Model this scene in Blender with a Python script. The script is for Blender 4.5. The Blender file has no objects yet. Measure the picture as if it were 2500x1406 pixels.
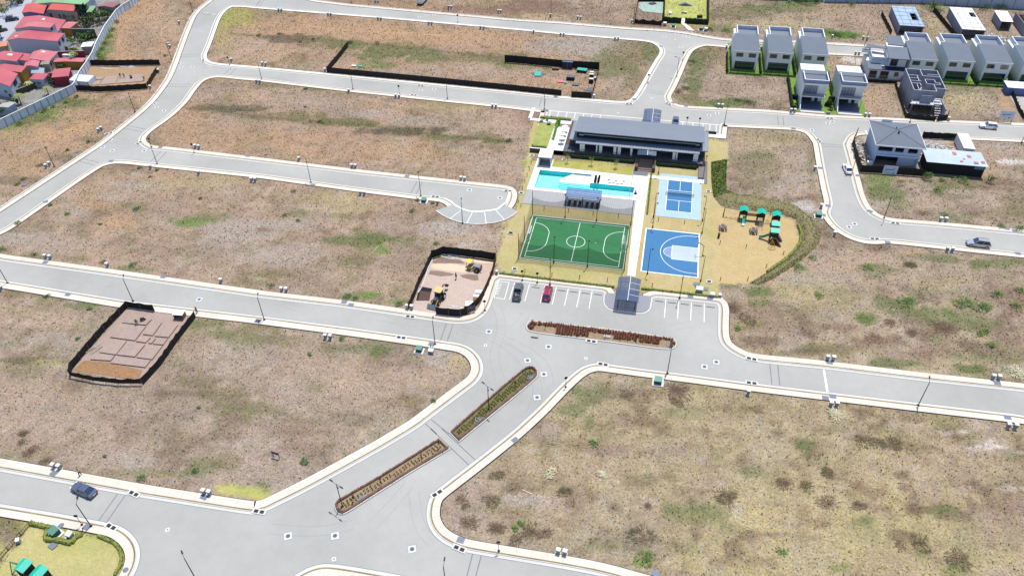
import bpy, bmesh, math, random
import numpy as np
from mathutils import Vector, Matrix
from mathutils.geometry import tessellate_polygon
random.seed(7)
S = bpy.context.scene
COL = S.collection
R = math.radians

# ---------------------------------------------------------------- camera, sky, sun, exposure
CAMH, FPX, PITCH, ROLL, YAW = 107.7367, 1879.07, 0.714144, -0.020877, -0.21623
_cp, _sp = math.cos(PITCH), math.sin(PITCH)
_f = np.array([0, _cp, -_sp]); _r = np.array([1.0, 0, 0]); _u = np.array([0, _sp, _cp])
_cr, _sr = math.cos(ROLL), math.sin(ROLL)
_r2 = _cr*_r + _sr*_u; _u2 = -_sr*_r + _cr*_u
_M = np.array([[math.cos(YAW), math.sin(YAW), 0], [-math.sin(YAW), math.cos(YAW), 0], [0, 0, 1]])
CR, CU, CF = _M @ _r2, _M @ _u2, _M @ _f
cam = bpy.data.cameras.new("camera"); camo = bpy.data.objects.new("camera", cam); COL.objects.link(camo)
cam.sensor_fit = 'HORIZONTAL'; cam.sensor_width = 36; cam.lens = FPX/2500*36
cam.clip_start = 1; cam.clip_end = 20000
camo.matrix_world = Matrix(((CR[0], CU[0], -CF[0], 0), (CR[1], CU[1], -CF[1], 0), (CR[2], CU[2], -CF[2], CAMH), (0, 0, 0, 1)))
S.camera = camo

SUN_EL, SUN_AZ = R(72.5), R(76.0)      # azimuth counted from +x towards +y
w = bpy.data.worlds.new("World"); S.world = w; w.use_nodes = True
nt = w.node_tree; nt.nodes.clear()
sky = nt.nodes.new('ShaderNodeTexSky'); sky.sky_type = 'NISHITA'; sky.sun_disc = False
sky.sun_elevation = SUN_EL; sky.sun_rotation = math.pi/2 - SUN_AZ; sky.altitude = 1000; sky.air_density = 1.0; sky.dust_density = 1.0
bg = nt.nodes.new('ShaderNodeBackground'); bg.inputs[1].default_value = 0.15
ow = nt.nodes.new('ShaderNodeOutputWorld')
nt.links.new(sky.outputs[0], bg.inputs[0]); nt.links.new(bg.outputs[0], ow.inputs[0])
sl = bpy.data.lights.new("sun", 'SUN'); sl.energy = 3.7; sl.angle = R(0.53); sl.color = (1.0, 0.955, 0.89)
so = bpy.data.objects.new("sun", sl); COL.objects.link(so)
sd = Vector((math.cos(SUN_EL)*math.cos(SUN_AZ), math.cos(SUN_EL)*math.sin(SUN_AZ), math.sin(SUN_EL)))
so.rotation_euler = sd.to_track_quat('Z', 'Y').to_euler(); so.location = (0, 150, 120)
S.view_settings.view_transform = 'Standard'; S.view_settings.look = 'None'
S.view_settings.exposure = 0.47; S.view_settings.gamma = 1
S.cycles.max_bounces = 6; S.cycles.transparent_max_bounces = 12

# ---------------------------------------------------------------- survey helper: photo pixel -> point on the ground
def P(x, y, z=0.0):
    d = ((x-1250)/FPX)*CR + (-(y-703)/FPX)*CU + CF
    t = (z-CAMH)/d[2]
    return (float(d[0]*t), float(d[1]*t))
def PX(u, v, z=0.0):
    d = np.array([u, v, z-CAMH]); k = d @ CF
    return 1250+FPX*(d @ CR)/k, 703-FPX*(d @ CU)/k
def Zp(ox, oy, s, pts): return [(ox+a/s, oy+b/s) for a, b in pts]
ZS = 3.90625
ZO = {1:(0,0),2:(620,0),3:(1240,0),4:(1860,0),5:(0,350),6:(620,350),7:(1240,350),8:(1860,350),9:(0,700),10:(620,700),11:(1240,700),12:(1860,700),13:(0,1046),14:(620,1046),15:(1240,1046),16:(1860,1046)}
def Z(k, *pts):
    ox, oy = ZO[k]; return Zp(ox, oy, ZS, pts)
def W(px): return [P(*a) for a in px]

# ---------------------------------------------------------------- materials
def lin(v): v /= 255.0; return v/12.92 if v <= 0.04045 else ((v+0.055)/1.055)**2.4
def rgb(r, g, b, k=1.0): return (lin(r)*k, lin(g)*k, lin(b)*k)
MATS = {}
def mat(name, col, rough=0.75, var=0.10, scale=2.0, bump=0.0, metal=0.0, spec=0.3, alpha=1.0, stretch=None, detail=6, var2=0.0, scale2=0.2):
    if name in MATS: return MATS[name]
    m = bpy.data.materials.new(name); m.use_nodes = True; n = m.node_tree; b = n.nodes['Principled BSDF']
    b.inputs['Roughness'].default_value = rough; b.inputs['Metallic'].default_value = metal
    b.inputs['Specular IOR Level'].default_value = spec
    tc = n.nodes.new('ShaderNodeTexCoord'); mp = n.nodes.new('ShaderNodeMapping')
    n.links.new(tc.outputs['Object'], mp.inputs[0])
    if stretch: mp.inputs['Scale'].default_value = stretch
    nz = n.nodes.new('ShaderNodeTexNoise'); nz.inputs['Scale'].default_value = scale; nz.inputs['Detail'].default_value = detail; nz.inputs['Roughness'].default_value = 0.65
    n.links.new(mp.outputs[0], nz.inputs['Vector'])
    mr = n.nodes.new('ShaderNodeMapRange'); mr.inputs['From Min'].default_value = 0.25; mr.inputs['From Max'].default_value = 0.75
    mr.inputs['To Min'].default_value = 1-var; mr.inputs['To Max'].default_value = 1+var
    n.links.new(nz.outputs['Fac'], mr.inputs['Value'])
    fac = mr.outputs[0]
    if var2:
        n2 = n.nodes.new('ShaderNodeTexNoise'); n2.inputs['Scale'].default_value = scale2; n2.inputs['Detail'].default_value = 5
        n.links.new(mp.outputs[0], n2.inputs['Vector'])
        m2 = n.nodes.new('ShaderNodeMapRange'); m2.inputs['From Min'].default_value = 0.3; m2.inputs['From Max'].default_value = 0.7
        m2.inputs['To Min'].default_value = 1-var2; m2.inputs['To Max'].default_value = 1+var2
        n.links.new(n2.outputs['Fac'], m2.inputs['Value'])
        mm = n.nodes.new('ShaderNodeMath'); mm.operation = 'MULTIPLY'; n.links.new(fac, mm.inputs[0]); n.links.new(m2.outputs[0], mm.inputs[1]); fac = mm.outputs[0]
    vm = n.nodes.new('ShaderNodeVectorMath'); vm.operation = 'SCALE'; vm.inputs[0].default_value = col
    n.links.new(fac, vm.inputs['Scale']); n.links.new(vm.outputs[0], b.inputs['Base Color'])
    if bump:
        bp = n.nodes.new('ShaderNodeBump'); bp.inputs['Strength'].default_value = bump; bp.inputs['Distance'].default_value = 0.05
        n.links.new(nz.outputs['Fac'], bp.inputs['Height']); n.links.new(bp.outputs[0], b.inputs['Normal'])
    if alpha < 1: b.inputs['Alpha'].default_value = alpha
    MATS[name] = m; return m

# ---------------------------------------------------------------- mesh builder
class MB:
    def __init__(s): s.v = []; s.f = []; s.mi = []; s.cur = 0
    def face(s, pts):
        i = len(s.v); s.v += [tuple(p) for p in pts]; s.f.append(tuple(range(i, i+len(pts)))); s.mi.append(s.cur); return s
    def box(s, x0, x1, y0, y1, z0, z1):
        return s.hexa([(x0,y0),(x1,y0),(x1,y1),(x0,y1)], z0, z1)
    def hexa(s, p, z0, z1):
        return s.prism(p, z0, z1)
    def prism(s, p, z0, z1, cap=True):
        n = len(p); i = len(s.v)
        if sum(p[k][0]*p[(k+1) % n][1]-p[(k+1) % n][0]*p[k][1] for k in range(n)) < 0: p = p[::-1]
        za = z0 if hasattr(z0, '__len__') else [z0]*n; zb = z1 if hasattr(z1, '__len__') else [z1]*n
        s.v += [(a[0], a[1], z) for a, z in zip(p, za)] + [(a[0], a[1], z) for a, z in zip(p, zb)]
        if cap: s.f += [tuple(range(i+n-1, i-1, -1)), tuple(range(i+n, i+2*n))]; s.mi += [s.cur]*2
        for k in range(n): s.f.append((i+k, i+(k+1) % n, i+n+(k+1) % n, i+n+k)); s.mi.append(s.cur)
        return s
    def obox(s, cx, cy, z0, sx, sy, sz, rz=0, tilt=0):
        c, d = math.cos(rz), math.sin(rz)
        p = [(cx+c*a-d*b, cy+d*a+c*b) for a, b in ((-sx/2,-sy/2),(sx/2,-sy/2),(sx/2,sy/2),(-sx/2,sy/2))]
        return s.prism(p, z0, z0+sz)
    def tube(s, pts, rad, n=8, cap=True):
        pts = [Vector(p) for p in pts]; rads = rad if hasattr(rad, '__len__') else [rad]*len(pts)
        i = len(s.v)
        for k, p in enumerate(pts):
            t = (pts[min(k+1, len(pts)-1)]-pts[max(k-1, 0)]).normalized()
            a = t.orthogonal().normalized() if abs(t.z) < 0.99 else Vector((1, 0, 0)); 
            if abs(t.z) < 0.99: a = Vector((0, 0, 1)).cross(t).normalized()
            b = t.cross(a).normalized()
            for q in range(n):
                an = 2*math.pi*q/n; s.v.append(tuple(p+(a*math.cos(an)+b*math.sin(an))*rads[k]))
        for k in range(len(pts)-1):
            for q in range(n):
                s.f.append((i+k*n+q, i+k*n+(q+1) % n, i+(k+1)*n+(q+1) % n, i+(k+1)*n+q)); s.mi.append(s.cur)
        if cap:
            s.f.append(tuple(range(i+n-1, i-1, -1))); s.f.append(tuple(range(i+(len(pts)-1)*n, i+len(pts)*n))); s.mi += [s.cur]*2
        return s
    def beam(s, a, b, wd, ht):
        a, b = Vector(a), Vector(b); t = (b-a).normalized()
        sx = Vector((0, 0, 1)).cross(t); sx = Vector((1, 0, 0)) if sx.length < 1e-3 else sx.normalized(); up = t.cross(sx)
        i = len(s.v)
        for p in (a, b):
            for q, r_ in ((-1,-1),(1,-1),(1,1),(-1,1)): s.v.append(tuple(p+sx*(q*wd/2)+up*(r_*ht/2)))
        for f in ((3,2,1,0),(4,5,6,7),(0,1,5,4),(1,2,6,5),(2,3,7,6),(3,0,4,7)): s.f.append(tuple(i+k for k in f)); s.mi.append(s.cur)
        return s
    def disc(s, cx, cy, z0, z1, r, n=20, ry=None, r1=None):
        ry = ry or r; k1 = (r1 or r)/r
        i = len(s.v)
        for z, k in ((z0, 1), (z1, k1)): s.v += [(cx+r*k*math.cos(2*math.pi*q/n), cy+ry*k*math.sin(2*math.pi*q/n), z) for q in range(n)]
        s.f += [tuple(range(i+n-1, i-1, -1)), tuple(range(i+n, i+2*n))] + [(i+q, i+(q+1) % n, i+n+(q+1) % n, i+n+q) for q in range(n)]
        s.mi += [s.cur]*(n+2); return s
    def ball(s, c, r, n=10, m=7, sc=(1,1,1)):
        i = len(s.v)
        for a in range(m+1):
            th = math.pi*a/m
            for q in range(n):
                ph = 2*math.pi*q/n; s.v.append((c[0]+r*sc[0]*math.sin(th)*math.cos(ph), c[1]+r*sc[1]*math.sin(th)*math.sin(ph), c[2]+r*sc[2]*math.cos(th)))
        for a in range(m):
            for q in range(n): s.f.append((i+a*n+q, i+(a+1)*n+q, i+(a+1)*n+(q+1) % n, i+a*n+(q+1) % n)); s.mi.append(s.cur)
        return s
    def build(s, name, m, parent=None, smooth=False, label=None, loc=None, rz=0):
        me = bpy.data.meshes.new(name); me.from_pydata(s.v, [], s.f); 
        ms = m if isinstance(m, (list, tuple)) else [m]
        for x in ms: me.materials.append(x)
        if len(ms) > 1: me.polygons.foreach_set('material_index', s.mi)
        if smooth: me.polygons.foreach_set('use_smooth', [True]*len(s.f))
        me.validate(); me.update()
        o = bpy.data.objects.new(name, me); COL.objects.link(o)
        if parent: o.parent = parent
        if label: o['label'] = label
        if loc: o.location = loc
        if rz: o.rotation_euler = (0, 0, rz)
        return o
def tag(o, label, cat, group=None, kind=None):
    o['label'] = label; o['category'] = cat
    if group: o['group'] = group
    o['kind'] = kind or 'thing'
    return o
def thing(name, label, cat, loc=(0,0,0), rz=0, group=None):
    o = bpy.data.objects.new(name, None); COL.objects.link(o); o.location = loc; o.rotation_euler = (0, 0, rz)
    o.empty_display_size = 0.3
    return tag(o, label, cat, group)
def struct(name, mb, m, **k):
    o = mb.build(name, m, **k); o['kind'] = 'structure'; return o
def dup(o, label=None, loc=None, rz=None, group=None, parent=None, scale=None):
    c = o.copy(); COL.objects.link(c)
    if parent: c.parent = parent
    if label: c['label'] = label
    if group: c['group'] = group
    if loc is not None: c.location = loc
    if rz is not None: c.rotation_euler = (0, 0, rz)
    if scale is not None: c.scale = scale
    for ch in list(o.children): dup(ch, parent=c)
    return c
ORD = ['first','second','third','fourth','fifth','sixth','seventh','eighth','ninth','tenth','eleventh','twelfth','thirteenth','fourteenth','fifteenth','sixteenth','seventeenth','eighteenth','nineteenth','twentieth']

# ---------------------------------------------------------------- block outlines traced at the edge between carriageway and gutter
def cum(*l):
    o = []
    for a in l: o += a
    return o
A_ = cum(Z(1,(1912,530),(1915,575),(1950,608),(2020,630),(2200,648)), Z(2,(0,665),(1300,790),(2500,907)), Z(3,(600,962),(1000,998),(1130,1003),(1200,985),(1250,945),(1290,890),(1340,800),(1400,690),(1470,570),(1502,525),(1508,480),(1470,430),(1400,392),(1300,375),(500,310)), Z(2,(2500,268),(1250,160),(0,62)), Z(1,(2350,52),(2200,52),(2130,85),(2075,140),(2040,200),(2000,310),(1960,420),(1925,500)))
BC_ = cum(Z(1,(2500,750),(2300,733),(2150,715),(2050,715),(1950,738),(1880,775),(1830,830),(1790,880),(1740,955),(1690,1010),(1600,1095),(1500,1170),(1400,1235),(1340,1290),(1314,1330)), Z(5,(1318,0),(1345,30),(1400,60),(1480,70),(1600,80),(2500,187)), Z(6,(1000,300),(1600,365),(2400,452),(2425,470),(2432,500),(2415,560),(2380,610),(2320,628),(2250,640),(2150,648),(2050,640),(1980,615),(1920,580),(1880,548),(1820,520),(1740,507),(1600,495),(1040,425)), Z(5,(2500,292),(1400,178),(1250,160),(1130,155),(1050,165),(960,190),(900,220),(700,350),(400,560),(160,728),(0,833)), [(-60,585),(-92,608),(-70,624)], Z(5,(0,1122),(1000,1260)), [(640,728)], Z(10,(800,193),(1350,272),(1700,325),(1860,350),(1960,355),(2050,347),(2130,320),(2190,280),(2235,225),(2270,150),(2295,60)), [(1217.6,682.9),(1242.8,685.5),(1329.3,696.3),(1443,709.4),(1476,712.6),(1472.7,722),(1471.9,737),(1474.9,745.3),(1482,753.8),(1494,758.6),(1554,765.8),(1569.8,766.4),(1581.8,762.2),(1590,753.8),(1593,737),(1594.4,725.5),(1740,740.5),(1754.6,743),(1752,807.5),(1754.6,828),(1762,843),(1777.6,857),(1798,869),(1823.7,880),(1849,884.5),(1880,888)], Z(12,(600,785),(1500,895),(2500,1003)), [(2900,1012),(2900,665)], Z(8,(2500,1040),(2100,1000),(1500,935),(1280,912),(1160,903),(1050,912),(960,903),(860,870),(760,810),(700,750),(660,690),(655,655),(678,600),(680,560),(640,400),(600,200),(565,0)), Z(4,(545,1345),(520,1305),(480,1265),(430,1238),(330,1213),(200,1203),(0,1195)), Z(3,(2070,1178),(2020,1176),(2008,1285)), [(1333.4,291.5)], [(1339.8,268.2)], Z(3,(340,1045),(0,1003)), Z(2,(1845,945),(945,852)))
D_ = cum([(-150,662)], Z(5,(0,1300)), Z(9,(1200,130),(2500,280)), Z(10,(1000,400),(1500,470),(1840,520),(1970,540),(2060,575),(2130,630),(2180,705),(2192,790),(2170,860),(2120,925),(2040,985),(1690,1250)), Z(14,(1560,0),(1200,215),(640,525),(400,650),(250,722),(120,788),(0,818)), Z(13,(2400,820),(2250,800),(1900,745),(1310,650),(0,408)), [(-150,1126)])
E_ = cum([(-150,1207)], Z(13,(0,715),(600,815),(1020,895),(1130,920),(1220,970),(1290,1040),(1330,1120),(1340,1220),(1310,1330),(1270,1406)), [(270,1500),(200,1600),(-150,1600)])
F_ = cum([(690,1445),(715,1406)], Z(14,(430,1370),(500,1332),(600,1297),(700,1285),(850,1300),(1400,1395)), [(1300,1470),(1900,1620),(1700,1760),(900,1700),(690,1560)])
G_ = cum(Z(14,(2100,310),(1770,560),(1700,620),(1662,690),(1645,780),(1645,860),(1670,940),(1720,1020),(1790,1080),(1880,1130),(2010,1178),(2500,1260)), Z(15,(560,1340),(900,1406)), [(1700,1470),(2900,1690),(2900,1120)], Z(12,(2500,1222),(1490,1105),(0,928)), Z(11,(1700,832),(1300,783),(960,737),(860,724),(780,735),(700,765),(620,820),(480,950),(300,1140),(40,1378)))
I_ = cum(Z(3,(1485,930),(1500,975),(1540,1010),(1620,1040),(1750,1052),(2500,1088)), Z(4,(600,1135),(1300,1168),(2500,1216)), [(2900,327),(2900,176)], Z(4,(2400,575),(950,515),(300,485)), Z(3,(2080,432),(1900,415),(1840,420),(1770,440),(1700,480),(1650,570),(1600,690),(1530,840),(1492,900)))
J_ = cum(Z(8,(765,0),(800,130),(850,330),(890,490),(940,605),(1010,680),(1120,740),(1240,770),(1700,805),(2500,880)), [(2900,614),(2900,366)], Z(4,(2500,1325),(1500,1278),(950,1252),(860,1262),(805,1300),(780,1350)))
H_L = cum([(-400,763),(-125,585)], Z(5,(0,603),(490,285),(930,0)), Z(1,(1050,1270),(1290,1080),(1400,980),(1490,870),(1560,770),(1600,690),(1640,590),(1680,480),(1740,320),(1800,180),(1850,110),(1920,50),(1990,0)))
H_T = cum([(560,-40),(600,-42),(680,-22)], Z(2,(610,3),(900,38),(1500,92),(2500,182)), Z(3,(500,207),(1150,262),(1460,278),(1700,303),(1840,330),(1990,357),(2170,375)), Z(4,(300,386),(640,404),(960,424),(1660,460),(2500,520)), [(2900,160)])
def sharp(p, k):
    a, b, c = Vector(p[k-1]), Vector(p[k]), Vector(p[(k+1) % len(p)])
    if min((b-a).length, (c-b).length) < 1.9: return False
    return (b-a).normalized().dot((c-b).normalized()) < 0.45
def smooth(pts, it=2, mx=1.3, closed=True):
    for _ in range(it):
        n = len(pts); o = []
        for k in range(n if closed else n-1):
            a, b = pts[k], pts[(k+1) % n]; L = math.dist(a, b)
            t = min(0.25, mx/max(L, 1e-6))
            if (not closed and k == 0) or sharp(pts, k): o.append(a)
            else: o.append((a[0]+(b[0]-a[0])*t, a[1]+(b[1]-a[1])*t))
            if sharp(pts, (k+1) % n): continue
            if not closed and k == n-2: o.append(b)
            else: o.append((b[0]-(b[0]-a[0])*t, b[1]-(b[1]-a[1])*t))
        pts = o; mx *= 0.5
    return pts
def area(p): return 0.5*sum(p[k][0]*p[(k+1) % len(p)][1]-p[(k+1) % len(p)][0]*p[k][1] for k in range(len(p)))
def offset(p, d, closed=True):
    n = len(p); o = []
    for k in range(n):
        a, b, c = p[k-1] if (closed or k) else p[k], p[k], p[(k+1) % n] if (closed or k < n-1) else p[k]
        v1 = Vector((b[0]-a[0], b[1]-a[1])); v2 = Vector((c[0]-b[0], c[1]-b[1]))
        if v1.length < 1e-6: v1 = v2
        if v2.length < 1e-6: v2 = v1
        v1.normalize(); v2.normalize()
        n1 = Vector((-v1.y, v1.x)); n2 = Vector((-v2.y, v2.x)); m = (n1+n2)
        m = m/max(m.length, 1e-3); kk = d/max(m.dot(n1), 0.5)
        o.append((b[0]+m.x*kk, b[1]+m.y*kk))
    return o
def prep(px, closed=True):
    p = W(px)
    if closed and area(p) < 0: p = p[::-1]
    return smooth(p, closed=closed)
BLK = {k: prep(v) for k, v in dict(A=A_, BC=BC_, D=D_, E=E_, F=F_, G=G_, I=I_, J=J_).items()}
HL = smooth(W(cum(H_L, H_T)), closed=False)      # open line; the blocks lie to its right
HLr = HL[::-1]                                    # reversed so that offset(+) goes to the outside (left of travel)
M_ = {'M1': Z(11,(185,345),(215,325),(260,328),(1000,408),(1530,483),(1590,500),(1614,540),(1600,585),(1550,603),(1400,590),(950,528),(400,460),(220,435),(180,415),(170,380)),
      'M2': [(1280,899),(1291,895.5),(1303,896),(1312,903),(1315,913),(1311,924),(1240,983),(1120.5,1080),(1096,1055.5),(1190,974),(1260,914)],
      'M3': Z(14,(1768,92),(1876,197),(1500,420),(1100,672),(880,815),(820,825),(780,793),(765,745),(778,700),(830,662),(1200,450))}
MED = {k: prep(v) for k, v in M_.items()}

# ---------------------------------------------------------------- carriageway sheet with the blocks left open
road_outer = HL + [(260, 262), (260, 8), (-160, 8)]
def fill(loops, z):
    pts = [Vector((a[0], a[1], 0)) for l in loops for a in l]
    tri = tessellate_polygon([[Vector((a[0], a[1], 0)) for a in l] for l in loops])
    mb = MB(); mb.v = [(p.x, p.y, z) for p in pts]
    for t in tri:
        a, b, c = (pts[i] for i in t)
        mb.f.append(tuple(t) if (b-a).cross(c-a).z > 0 else tuple(t[::-1])); mb.mi.append(0)
    return mb
m_road = mat('road_concrete', rgb(206, 204, 196, 0.53), 0.85, 0.05, 0.6, 0.0, var2=0.12, scale2=0.05)
struct('road', fill([road_outer]+[l for l in BLK.values()], 0.012), m_road)

m_kerb = mat('kerb_concrete', rgb(236, 233, 224, 0.60), 0.85, 0.05, 1.5, var2=0.05, scale2=0.12)
m_joint = mat('gutter_joint', rgb(150, 152, 152, 0.55), 0.9, 0.1, 2)
m_side = mat('sidewalk_concrete', rgb(242, 227, 210, 0.66), 0.85, 0.04, 0.8, var2=0.07, scale2=0.15)
m_side2 = mat('sidewalk_concrete_pale', rgb(244, 240, 232, 0.71), 0.85, 0.04, 0.8, var2=0.06, scale2=0.15)
m_verge = mat('verge_dry_grass', rgb(180, 160, 118, 0.5), 0.95, 0.28, 4, var2=0.25, scale2=0.3)
m_darkedge = mat('sidewalk_edge_dark', rgb(66, 54, 48, 0.4), 0.95, 0.5, 1.2)  # dark strip along the outer edge of the pavement
def ribbon(mb, p, q, zp, zq, closed=True):
    n = len(p); i = len(mb.v)
    mb.v += [(a[0], a[1], zp) for a in p]+[(a[0], a[1], zq) for a in q]
    for k in range(n if closed else n-1):
        k2 = (k+1) % n; mb.f.append((i+k, i+k2, i+n+k2, i+n+k)); mb.mi.append(mb.cur)
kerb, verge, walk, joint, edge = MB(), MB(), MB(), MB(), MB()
walk2 = MB(); slabj = MB()
def ring(p, closed=True, sw=1.3, kw=0.62, vw=0.27, wk=walk):
    o = lambda d: offset(p, d, closed)
    ribbon(joint, o(-0.09), o(0.04), 0.018, 0.018, closed)
    a, b, c, d, e = p, o(0.45), o(0.50), o(kw), o(kw+vw)
    f = o(kw+vw+sw); g = o(kw+vw+sw+0.17)
    ribbon(kerb, a, b, 0.021, 0.03, closed); ribbon(kerb, b, c, 0.03, 0.13, closed); ribbon(kerb, c, d, 0.13, 0.13, closed)
    ribbon(verge, d, e, 0.115, 0.115, closed); ribbon(wk, e, f, 0.128, 0.128, closed); ribbon(wk, f, f, 0.128, 0.0, closed)
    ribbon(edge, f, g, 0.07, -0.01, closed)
    acc = 0
    for i in range(len(e)-(0 if closed else 1)):
        j = (i+1) % len(e); L_ = math.dist(p[i], p[j]); n_ = int((acc+L_)/2.4)-int(acc/2.4)
        for q in range(n_):
            t_ = ((int(acc/2.4)+1+q)*2.4-acc)/L_; A1 = Vector(e[i]).lerp(Vector(e[j]), t_); B1 = Vector(f[i]).lerp(Vector(f[j]), t_); d_ = Vector((B1.y-A1.y, A1.x-B1.x)).normalized()*.022
            slabj.face([(A1.x-d_.x,A1.y-d_.y,.1305),(A1.x+d_.x,A1.y+d_.y,.1305),(B1.x+d_.x,B1.y+d_.y,.1305),(B1.x-d_.x,B1.y-d_.y,.1305)])
        acc += L_
for k, p in BLK.items():
    ring(p, sw={'D': 1.5, 'G': 1.25, 'A': 1.1, 'I': 1.25}.get(k, 1.25), wk=walk2 if k in 'A' else walk)
ring(HLr, closed=False, sw=1.35)
def setting(name, mb, m):
    if mb.f: struct(name, mb, m)
setting('pavement_joint', slabj, mat('pavement_joint_grey', rgb(206,196,182,.55), .9)); setting('road_joint', joint, m_joint); setting('kerb', kerb, m_kerb); setting('verge', verge, m_verge)
setting('pavement', walk, m_side); setting('pavement', walk2, m_side2); setting('pavement_edge', edge, m_darkedge)
# ---------------------------------------------------------------- the ground: one sheet, soil and grass kinds by place
def hash2(ix, iy, s):
    h = (ix*374761393 + iy*668265263 + s*1442695041) & 0x7fffffff
    h = ((h ^ (h >> 13))*1274126177) & 0x7fffffff
    return ((h ^ (h >> 16)) & 0xffff)/65535.0
def vnoise(x, y, s):
    ix = np.floor(x).astype(np.int64); iy = np.floor(y).astype(np.int64); fx = x-ix; fy = y-iy
    fx = fx*fx*(3-2*fx); fy = fy*fy*(3-2*fy)
    a = hash2(ix, iy, s); b = hash2(ix+1, iy, s); c = hash2(ix, iy+1, s); d = hash2(ix+1, iy+1, s)
    return (a*(1-fx)+b*fx)*(1-fy)+(c*(1-fx)+d*fx)*fy
def fbm(x, y, sc, s, o=4):
    r = 0; a = 0.5; t = 0
    for k in range(o): r = r+a*vnoise(x*sc, y*sc, s+k*17); t += a; a *= 0.55; sc *= 2.03
    return r/t
KC = dict(G=(112,126,72), B=(112,148,62), O=(200,162,118), T=(196,168,138), R=(146,118,94), K=(110,92,70), W=(206,200,192), S=(180,169,152), Y=(200,188,122), L=(172,178,84), P=(180,161,138), V=(132,126,82), N=(228,222,212), D=(108,103,74), M=(158,138,116))
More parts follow.
